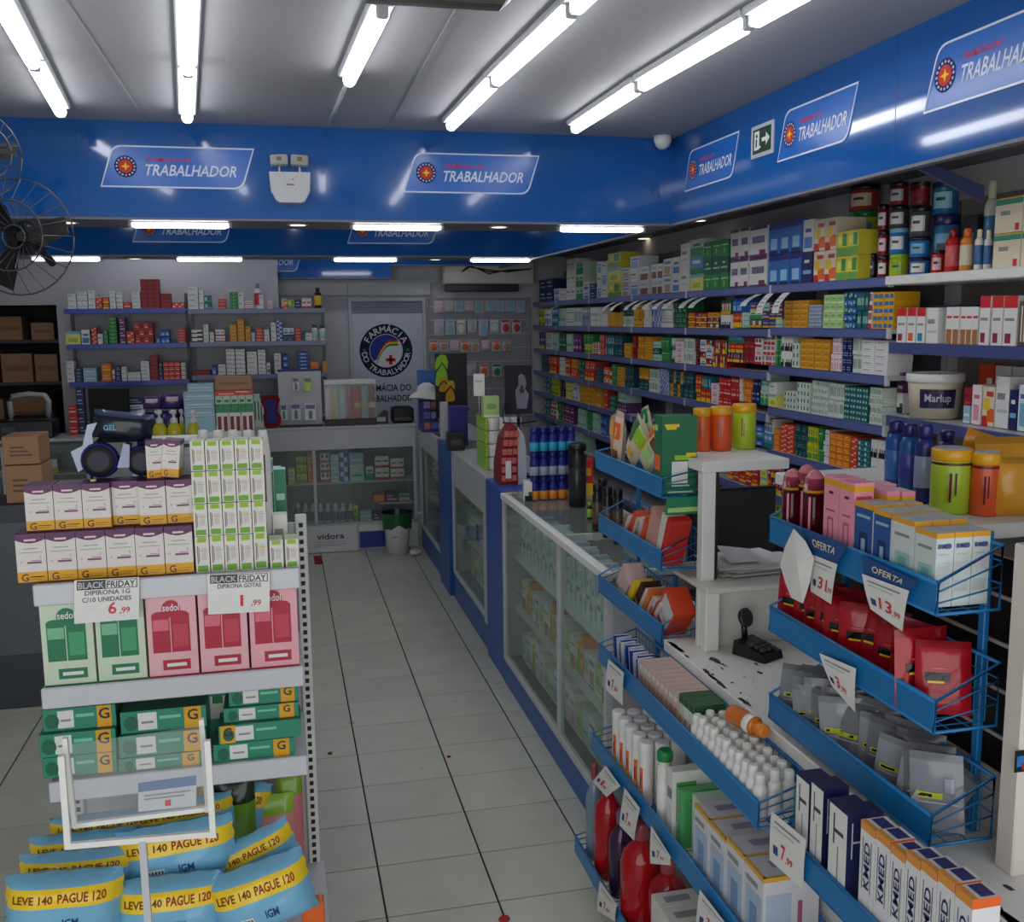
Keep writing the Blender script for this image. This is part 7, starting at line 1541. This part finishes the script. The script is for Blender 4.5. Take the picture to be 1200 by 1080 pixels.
# tubs on the small T-shaped shelf
for k, (px0, px1, pt, pb_, col, lid, lb) in enumerate([(812,832,478,528,(226,96,36),'gold','orange tub with gold lid on the T-shaped shelf, left'),(832,857,476,527,(222,88,34),'gold','orange tub with gold lid on the T-shaped shelf, middle'),(858,885,473,525,(176,200,44),'gold','lime green tub with gold lid on the T-shaped shelf')]):
    zf = 1.6175; p = at((px0+px1)/2, pb_, Z=zf); dist = (p-EYE).dot(FW); dm = (px1-px0)/FPX*dist; zt = at((px0+px1)/2, pt, Y=p.y).z
    bb, cc = tubp(col, lid, None)
    bb.rect((-.12,-.51,.3), (1,0,0), (0,0,1), NY, .0,.0,.05,.4,'maroon',.004); bb.rect((-.02,-.51,.2), (1,0,0), (0,0,1), NY, .0,.1,.03,.4,'maroon',.004)
    pr = proto('vitamin_tub', 'tub', [('tub_body', bb, M_PLAST), ('lid', cc, M_PLAST)], 'gold-lidded tubs'); place(pr, (p.x, max(p.y, 2.76), zf), (0,0,-.45), lb, 'gold-lidded tubs', (dm, dm, zt-zf))
# papers on the ledge and black monitor behind
s = thing('paper_stack', 'loose pile of white papers on the ledge behind the desk', 'papers', (1.45, 2.86, 1.2505)); b = MB()
for k in range(9):
    q = MB(); q.box(-.13, .13, -.1, .1, k*.003, k*.003+.0018, 'white' if k % 3 else 'lgrey'); q.xf(Matrix.Translation((rr.uniform(-.02,.02), rr.uniform(-.02,.02), 0)) @ Matrix.Rotation(rr.uniform(-.15,.15), 4, 'Z')); i0 = len(b.v); b.v += q.v; b.f += [tuple(i+i0 for i in f) for f in q.f]; b.c += q.c; b.s += q.s
b.build('sheets', M_MATTE, s)
b = MB(); b.face([(-.1,-.06,.032),(.0,-.07,.034),(.02,.06,.045),(-.09,.07,.06)], 'white'); b.build('curled_sheet', M_MATTE, s)
s = thing('black_monitor', 'dark back of a monitor between the white upright and the near basket', 'monitor', (1.47, 3.35, 1.0)); b = MB(); b.box(-.03, .32, -.02, .02, .12, .42, (16,17,20), b=.008); b.build('housing', M_PLAST, s); b = MB(); b.box(.1, .16, .0, .03, 0, .15, 'black'); b.box(.0,.26,-.08,.1,0,.012,'black'); b.build('stand', M_PLAST, s)
b = MB(); b.box(1.36, 1.95, 3.05, 3.44, 0, .999, 'lgrey', b=.004); tag(b.build('side_table', M_LAM), 'pale side table behind the desk under the black monitor', 'table')
# card reader
p = at(883, 762, Z=DZ); s = thing('card_reader', 'black payment terminal standing on the white desk', 'terminal', (p.x-.01, p.y-.05, DZ+.001), (0,0,radians(25))); s.scale = (1.25,1.25,1.25)
b = MB(); b.prism([(-.045,0),(.05,0),(.045,.035),(-.04,.018)], (-.035,0,0), (0,1,0), (0,0,1), (1,0,0), .07, 'black'); b.build('terminal_body', M_PLAST, s)
b = MB()
for i in range(3):
    for j in range(3): b.box(-.025+i*.018, -.012+i*.018, -.032+j*.014, -.022+j*.014, .022+j*.0028, .028+j*.0028, 'dgrey')
b.build('keypad', M_RUB, s)
b = MB(); b.lathe([(.022,-.004,'black'),(.023,.004,'black'),(.018,.006,(50,50,56))], 0, 0, 20); b.xf(Matrix.Translation((.0,.04,.085)) @ Matrix.Rotation(radians(70), 4, 'X')); b.tube([(.0,.04,.03),(.0,.045,.08)], .008, 'black'); b.build('round_reader', M_PLAST, s)

# near shelf: blue shakers, big tubs, gold bags
ZN = 1.6175
for k, (px0, px1, pt, yy, key, lb) in enumerate([(1036,1058,492,2.12,((20,80,160),(24,24,100),(60,120,190)),'blue shaker bottle with navy cap, leftmost behind the pink cartons'),(1052,1074,496,2.06,((24,90,150),(24,24,100),(60,70,150)),'blue shaker bottle with navy cap, second from the left'),(1070,1092,497,1.99,((30,34,110),(24,24,100),(150,160,190)),'dark blue shaker bottle with navy cap, third from the left'),(1096,1118,504,2.10,((30,34,90),(24,24,90),(40,40,80)),'dark shaker bottle behind the lime tub')]):
    bott('shaker_bottle', lb, key, Y=yy, px0=px0, px1=px1, pyt=pt, z0=ZN, group='blue shaker bottles', rz=-.6, kw=dict(hb=.80, neck=.62, lab0=.2, lab1=.6))
for k, (px0, px1, pt, yy, col, lb) in enumerate([(1090,1135,525,1.88,(170,196,50),'lime green tub with gold lid behind the near basket'),(1136,1168,530,1.83,(214,84,36),'orange tub with gold lid right of the lime one')]):
    p = seek('Y', yy, (px0+px1)/2, ZN); dist = (p-EYE).dot(FW); dm = (px1-px0)/FPX*dist; zt = at((px0+px1)/2, pt, Y=yy).z
    bb, cc = tubp(col, 'gold', None); bb.lathe([(.505,.76,'maroon'),(.505,.8,'maroon')], 0, 0, 20, False, False)
    bb.rect((-.3,-.505,.2), (1,0,0), (0,0,1), NY, .0,.0,.07,.45,'maroon',.03); bb.rect((-.3,-.505,.2), (1,0,0), (0,0,1), NY, .16,.1,.2,.45,'maroon',.03)
    cc.lathe([(.42,1.0,'silver'),(.42,1.012,'silver')], 0, 0, 20); pr = proto('vitamin_tub', 'tub', [('tub_body', bb, M_PLAST), ('lid', cc, M_PLAST)], 'gold-lidded tubs'); place(pr, (p.x, yy, ZN), (0,0,-.2), lb, 'gold-lidded tubs', (dm, dm, zt-ZN))
for k, (px, pt, yy, w_, lb) in enumerate([(1188,536,1.80,.1,'gold foil pouch at the right edge, front'),(1178,512,1.95,.15,'gold foil pouch at the right edge, behind the front one')]):
    p = seek('Y', yy, px, ZN); pouch('gold_pouch', lb, w_, at(px, pt, Y=yy).z-ZN, .05, (214,150,40), (p.x, yy, ZN), (radians(-4),0,radians(-10)), 'gold foil pouches', seed=170+k, logo=[(.05,.45,.3,.8,'lgrey')] if k else None)
b, S = pillow(.16, .05, .04, lambda u, v, sg: (226,150,36), 8, 5, seed=8); tag(b.build('gold_pouch', M_FILM, None, (at(1165,530,Y=2.05).x, 2.07, at(1165,535,Y=2.05).z), (0, radians(18), 0)), 'folded orange-gold pouch lying slantwise on the gold ones', 'pouch')

# ------------------------------------------------------------------ under-desk baskets
z = .9215
for k in range(10):
    y = 2.99-k*.026; m = pbox(.012, .05, .09, (30,60,150) if k % 2 == 0 else (206,210,220), [], top='white', side=[(.1,.1,.9,.8,(30,50,140) if k % 3 else 'lblue')]); tag(m.build('blue_sachet', M_FILM, None, (1.035+.004*(k % 3), y, z), (0,radians(-6),radians(-90+8*(k % 2)))), 'thin blue and white sachet box at the far end of the bottle basket, %s' % nth(k+1), 'box', 'blue sachet boxes')
for k in range(9):
    y = 2.70-k*.033; m = pbox(.03, .1, .105, (214,186,170), [(.1,.1,.9,.6,(190,140,120)),(.1,.75,.9,.9,'white')], top=(206,180,170), side=[(.1,.1,.6,.5,(120,70,60)),(.1,.6,.9,.9,(206,170,160))]); tag(m.build('tan_carton', M_CARD, None, (1.02, y, z), (0,0,-pi/2)), 'flesh-toned carton in the bottle basket, %s from the blue sachets' % nth(k+1), 'box', 'flesh-toned cartons')
for k in range(3):
    y = 2.395-k*.034; m = pbox(.031, .09, .115, 'white' if k else (214,210,190), [(.0,.8,1,1,(40,90,50)),(.1,.1,.6,.5,(200,160,80))], top=(40,90,46), side=[(0,.78,1,1,(40,90,46)),(.1,.1,.8,.6,'white')]); tag(m.build('green_topped_carton', M_CARD, None, (1.02, y, z), (0,0,-pi/2)), 'white carton with dark green top in the bottle basket, %s' % ['nearest the flesh-toned ones','middle one','nearest the white bottles'][k], 'box', 'green-topped cartons')
wb, wc = bottle('white', 'white', (222,220,220), hb=.74, neck=.62, lab0=.08, lab1=.4); wpr = proto('white_bottle', 'bottle', [('bottle_body', wb, M_PLAST), ('cap', wc, M_PLAST)], 'small white bottles')
for i in range(11):
    for j in range(3):
        place(wpr, (1.018+j*.036, 2.285-i*.035, z), (0,0,rr.uniform(0,6)), 'small white bottle in the long basket, %s row from the front, %s from the near end' % (nth(j+1), nth(11-i)), None, (.033,.033,.105+.006*((i+j) % 2)))
bb, cc = bottle((222,120,30), (226,130,40), 'white', hb=.7, neck=.6, lab0=.5, lab1=.68); s = proto('orange_bottle', 'bottle', [('bottle_body', bb, M_PLAST), ('cap', cc, M_PLAST)]); place(s, (1.075, 2.20, z+.135), (radians(90),0,radians(12)), 'orange bottle lying on top of the small white bottles', 'orange bottle', (.05,.05,.13))
# second level: tall white bottles with orange label
z = .5785
tb = MB(); tb.lathe([(.46,0,'white'),(.5,.02,'white'),(.5,.12,'white'),(.5,.96,'white'),(.44,1,'white')], 0, 0, 16)
for (a0, a1, z0_, z1_, c) in ((-2.75,-2.2,.15,.62,'orange'),(-2.7,-2.3,.3,.5,'maroon'),(-2.65,-2.3,.16,.28,'yellow')): tb.face([(.505*cos(a0),.505*sin(a0),z0_),(.505*cos((a0+a1)/2)*1.02,.505*sin((a0+a1)/2)*1.02,z0_),(.505*cos(a1),.505*sin(a1),z0_),(.505*cos(a1),.505*sin(a1),z1_),(.505*cos((a0+a1)/2)*1.02,.505*sin((a0+a1)/2)*1.02,z1_),(.505*cos(a0),.505*sin(a0),z1_)], c)
tcap = MB(); tcap.lathe([(.47,.86,(232,232,232)),(.52,.862,(232,232,232)),(.52,.985,(232,232,232)),(.45,1.005,(232,232,232))], 0, 0, 16)
tpr = proto('tall_bottle', 'bottle', [('bottle_body', tb, M_PLAST), ('cap', tcap, M_PLAST)], 'tall white bottles with orange label')
for i in range(5):
    for j in range(3):
        place(tpr, (1.03+j*.047, 2.93-i*.062-j*.012, z), (0,0,rr.uniform(-.3,.3)), 'tall white bottle with orange label, %s row from the front, %s from the far end' % (nth(j+1), nth(i+1)), None, (.044,.044,.20))
bb, cc = bottle('white', 'green', (236,236,236), hb=.84, neck=.9, lab0=.1, lab1=.6); s = proto('tall_bottle', 'bottle', [('bottle_body', bb, M_PLAST), ('cap', cc, M_PLAST)]); place(s, (1.035, 2.545, z), (0,0,0), 'tall white bottle with green cap beside the orange-label bottles', 'green-capped bottle', (.045,.045,.235))
for k, (y, x, w_, h_, base, lb) in enumerate([(2.47,1.02,.04,.21,'white','tall white carton with green strip beside the green-capped bottle'),(2.425,1.03,.03,.17,(90,180,110),'narrow green carton beside the white ones'),(2.33,1.05,.10,.18,(206,224,206),'pale green carton in the middle basket')]):
    m = pbox(w_, .12, h_, base, [(.1,.6,.9,.75,'grey')], top=base, side=[(.1,.3,.6,.85,(80,170,100) if k < 2 else (170,206,170))]); tag(m.build('carton_box', M_CARD, None, (x, y, z), (0,0,-pi/2)), lb, 'box')
for k in range(4):
    y = 2.235-k*.098; h_ = .205 if k < 2 else .215; m = pbox(.093, .14, h_, (214,216,222), [(.0,.95,1,1,(226,170,60)),(.1,.2,.9,.75,(170,190,214)),(.3,.25,.7,.6,(120,150,190)),(.1,.8,.7,.86,'grey')], top=(206,206,212), side=[(0,.95,1,1,(226,170,60)),(.05,.1,.5,.8,(180,196,220)),(.62,.15,.7,.7,(170,90,120)),(.05,0,.5,.1,(180,200,220))])
    m.rect((-.0465,0,h_), (.093,0,0), (0,.14,0), (0,0,1), 0,0,1,.05,(226,170,60),.0006); m.rect((-.0465,0,h_), (.093,0,0), (0,.14,0), (0,0,1), .93,0,1,1,(226,170,60),.0006); m.rect((-.0465,0,h_), (.093,0,0), (0,.14,0), (0,0,1), .3,.3,.6,.7,(150,140,170),.0006)
    tag(m.build('glove_carton', M_CARD, None, (1.012, y, z), (0,0,-pi/2)), 'large white carton with orange edge stripes in the lower basket, %s from the far end' % nth(k+1), 'box', 'large orange-edged cartons')
b = MB(); b.box(-.02,.02,-.03,.03,0,.1,(206,190,40), b=.003); tag(b.build('yellow_carton', M_CARD, None, (1.012-.0, 1.845, z)), 'small yellow carton at the near end of the orange-edged cartons', 'box')
# floor-level basket: red liquid bottles
z = .1335
def jug(col, desc, x, y, w_, h_):
    k2 = ('jug', col)
    if k2 not in _bp:
        bb = MB(); bb.lathe([(.44,0,col),(.5,.03,col),(.5,.3,col),(.47,.34,col),(.5,.38,col),(.5,.62,col),(.42,.72,col),(.22,.80,col),(.16,.84,col)], 0, 0, 20); lc = (150,70,80) if col != (60,40,70) else (110,100,130)
        cc = MB(); cc.lathe([(.18,.84,lc),(.2,.85,lc),(.2,.97,lc),(.15,1,lc)], 0, 0, 14); _bp[k2] = proto('liquid_bottle', 'bottle', [('bottle_body', bb, M_WET), ('cap', cc, M_WET)], 'large bottles of coloured liquid')
    place(_bp[k2], (x, y, z), (0,0,0), desc, 'large bottles of coloured liquid', (w_, w_, h_))
jug((170,20,30), 'large bottle of red liquid at the far end of the lowest basket', 1.035, 3.05, .10, .36)
jug((60,40,70), 'dark violet bottle between the two red liquid bottles', 1.04, 2.93, .085, .30)
jug((170,20,30), 'largest bottle of red liquid in the middle of the lowest basket', 1.045, 2.76, .13, .345)
jug((160,18,28), 'red liquid bottle behind the largest one, near the white cartons', 1.08, 2.62, .12, .30)
jug((120,140,160), 'clear bottle at the far corner of the lowest basket', 1.02, 3.16, .06, .36)
for k in range(4): m = pbox(.075, .13, .24, (214,212,208), [(.1,.2,.9,.7,'lgrey')], top=(210,206,200)); m.rect((-.037,0,.24), (.075,0,0), (0,.13,0), (0,0,1), .3,.2,.7,.8,'grey',.0006); tag(m.build('white_carton', M_CARD, None, (.995, 2.50-k*.078, z), (0,0,-pi/2)), 'plain white carton in the lowest basket, %s from the red bottles' % nth(k+1), 'box', 'plain white cartons low down')
# right lower rack: toothpaste cartons
z = .9195
kb = (226,226,228)
def kcard(label, px0, px1, pt, X, dark, k, rx=0):
    a, c = seek('X', X, px0, z).y, seek('X', X, px1, z).y; w_ = abs(a-c); h_ = at((px0+px1)/2, pt, X=X).z-z
    m = pbox(w_-.002, .055, h_, (22,30,80), [(.03,.03,.97,.97,'white'),(.25,.6,.33,.9,'dgrey'),(.33,.72,.8,.76,'dgrey'),(.5,.2,.56,.6,'grey'),(.3,.15,.7,.2,'lgrey')] if not dark else [(.1,.1,.4,.3,'lgrey'),(.2,.6,.8,.64,'lgrey')], top=(24,30,76), side=[(.15,.55,.2,.9,'lgrey'),(.2,.7,.5,.72,'lgrey'),(.5,.3,.8,.5,(90,100,140))])
    tag(m.build('navy_carton', M_CARD, None, (X, (a+c)/2, z), (0,rx,-pi/2)), label, 'box', 'white-fronted navy cartons')
kcard('white-fronted navy carton with a thin dark cross mark, leftmost', 930, 946, 907, 1.005, False, 0)
kcard('white-fronted navy carton with a thin dark cross mark, second', 947, 962, 915, 1.005, False, 1)
kcard('white-fronted navy carton turned and leaning, before the tall striped cartons', 968, 990, 940, 1.0, False, 2)
kcard('navy carton behind the leaning white-fronted one', 985, 1002, 945, 1.03, True, 3)
for k, (px0, px1, pt) in enumerate([(1004,1020,962),(1021,1037,974),(1038,1054,990),(1055,1071,997),(1072,1090,1008),(1091,1110,1020),(1111,1131,1038)]):
    X = 1.004; a, c = seek('X', X, px0, z).y, seek('X', X, px1, z).y; w_ = abs(a-c); h_ = at((px0+px1)/2, pt, X=X).z-z
    m = pbox(w_-.001, .05, h_, kb, [(0,.93,1,1,(226,150,60))], top=(214,214,218), side=[(0,.93,1,1,'orange')])
    m.text('KMED', (-w_/2+w_*.72, 0, 0), (0,0,1), (-1,0,0), NY, h_*.42, 0, w_*.40, (30,40,96), .0012, wid=h_*.42)
    m.rect((-w_/2,0,0), (w_,0,0), (0,0,h_), NY, .2,.39,.24,.87,(30,40,96)); m.rect((-w_/2,0,0), (w_,0,0), (0,0,h_), NY, .78,.39,.82,.87,(30,40,96))
    m.rect((-w_/2,0,h_), (w_,0,0), (0,.05,0), (0,0,1), .0,.0,1,.2,(226,150,60),.0006); m.rect((-w_/2,0,h_), (w_,0,0), (0,.05,0), (0,0,1), .1,.35,.9,.85,(50,50,110),.0006)
    tag(m.build('toothpaste_carton', M_CARD, None, (X, (a+c)/2, z), (0,0,-pi/2)), 'white carton with upright navy letters and orange top edge, %s from the left' % nth(k+1), 'box', 'white lettered cartons')
b = MB(); b.box(0,.03,0,.03,0,.1,(40,150,150)); tag(b.build('teal_carton', M_CARD, None, (1.06, 1.83, .9195)), 'small teal carton peeping out under the grey pouch basket', 'box')
# strawberry pouches below
z = .6035
for k in range(8):
    y = 1.63-k*.06; pouch('strawberry_pouch', 'pink and red strawberry pouch in the bottom right basket, %s from the far end' % nth(k+1), .11, .17, .05, (214,70,84), (1.04+.06*(k % 2), y, z), (radians(-6),0,radians(-78)), 'strawberry pouches', seed=200+k, logo=[(.1,.1,.45,.6,'lpink'),(.5,.45,.8,.8,(190,20,36)),(.3,.6,.5,.7,'green')])
# hanging price papers, laid from the photo onto the basket fronts
XA, XL_ = 1.118, .982
def tagp(label, cs, X, num, wd=.3, colr=(206,50,56), extra=(), logo=True):
    T = [(num, .36, .24, .3, colr, wd), (',99', .38+wd, .24, .14, colr, .2)]+list(extra); Rr = [(.12,.84,.85,.88,'grey'),(.12,.74,.7,.77,'lgrey')]+([(.12,.22,.26,.40,(60,70,130))] if logo else [])
    return sheet('price_paper', label, cs, ('X', X), texts=T, rects=Rr, group='hanging price papers', cat='price paper', curl=-.008)
pp = [at(x, y, X=XA-.01) for x, y in ((930,619),(944,634),(954,654),(949,682),(941,707),(927,700),(920,682),(914,661),(920,640))]; b = MB(); o0 = pp[7].copy(); pc = at(934, 662, X=XA-.022)
for i in range(9): b.face([pp[i]-o0, pp[(i+1) % 9]-o0, pc-o0], 'white', True)
tag(b.build('blank_paper', M_MATTE, None, o0), 'blank white paper hanging point-down beside the far blue offer card', 'paper')
sheet('offer_card', 'blue offer card at the far end of the top near basket', ((939,617),(994,639),(981,660),(950,648)), ('X', XA), col=(36,80,140), texts=[('OFERTA', .2, .35, .34, (226,214,170), .62)], cat='offer card', mat=M_FILM, group='blue offer cards')
tagp('white price paper reading thirty-one under the far blue offer card', ((953,650),(981,661),(970,708),(946,693)), XA-.002, '31', .4)
sheet('offer_card', 'blue offer card in the middle of the top near basket', ((1010,650),(1078,682),(1064,692),(1012,672)), ('X', XA), col=(36,80,140), texts=[('OFERTA', .2, .3, .4, (226,214,170), .62)], cat='offer card', mat=M_FILM, group='blue offer cards')
tagp('white price paper reading thirteen under the middle blue offer card', ((1010,672),(1065,692),(1053,740),(1016,714)), XA-.004, '13', .34)
tagp('white price paper reading three on the middle near basket', ((960,765),(1003,783),(998,835),(971,804)), XA-.002, '3', .14)
tagp('white price paper reading seven on the lower right basket', ((904,950),(945,984),(937,1043),(898,1008)), XL_, '7', .12)
for k, (cs, lb) in enumerate([(((713,772),(731,788),(727,827),(707,808)),'small price paper at the far end of the white bottle basket'),(((710,897),(727,921),(708,934),(692,916)),'twisted price paper at the far end of the tall bottle basket'),(((732,923),(750,947),(740,985),(723,967)),'second price paper on the tall bottle basket'),(((763,967),(786,1004),(783,1014),(759,1012)),'third price paper on the tall bottle basket'),(((703,1032),(723,1060),(718,1080),(697,1067)),'price paper on the lowest basket beside the floor'),(((820,1042),(855,1088),(845,1100),(812,1088)),'price paper at the near end of the tall bottle basket')]):
    tagp(lb, cs, XL_-.002*(k % 2) if k != 4 else .958, '7' if k != 1 else '1', .12)
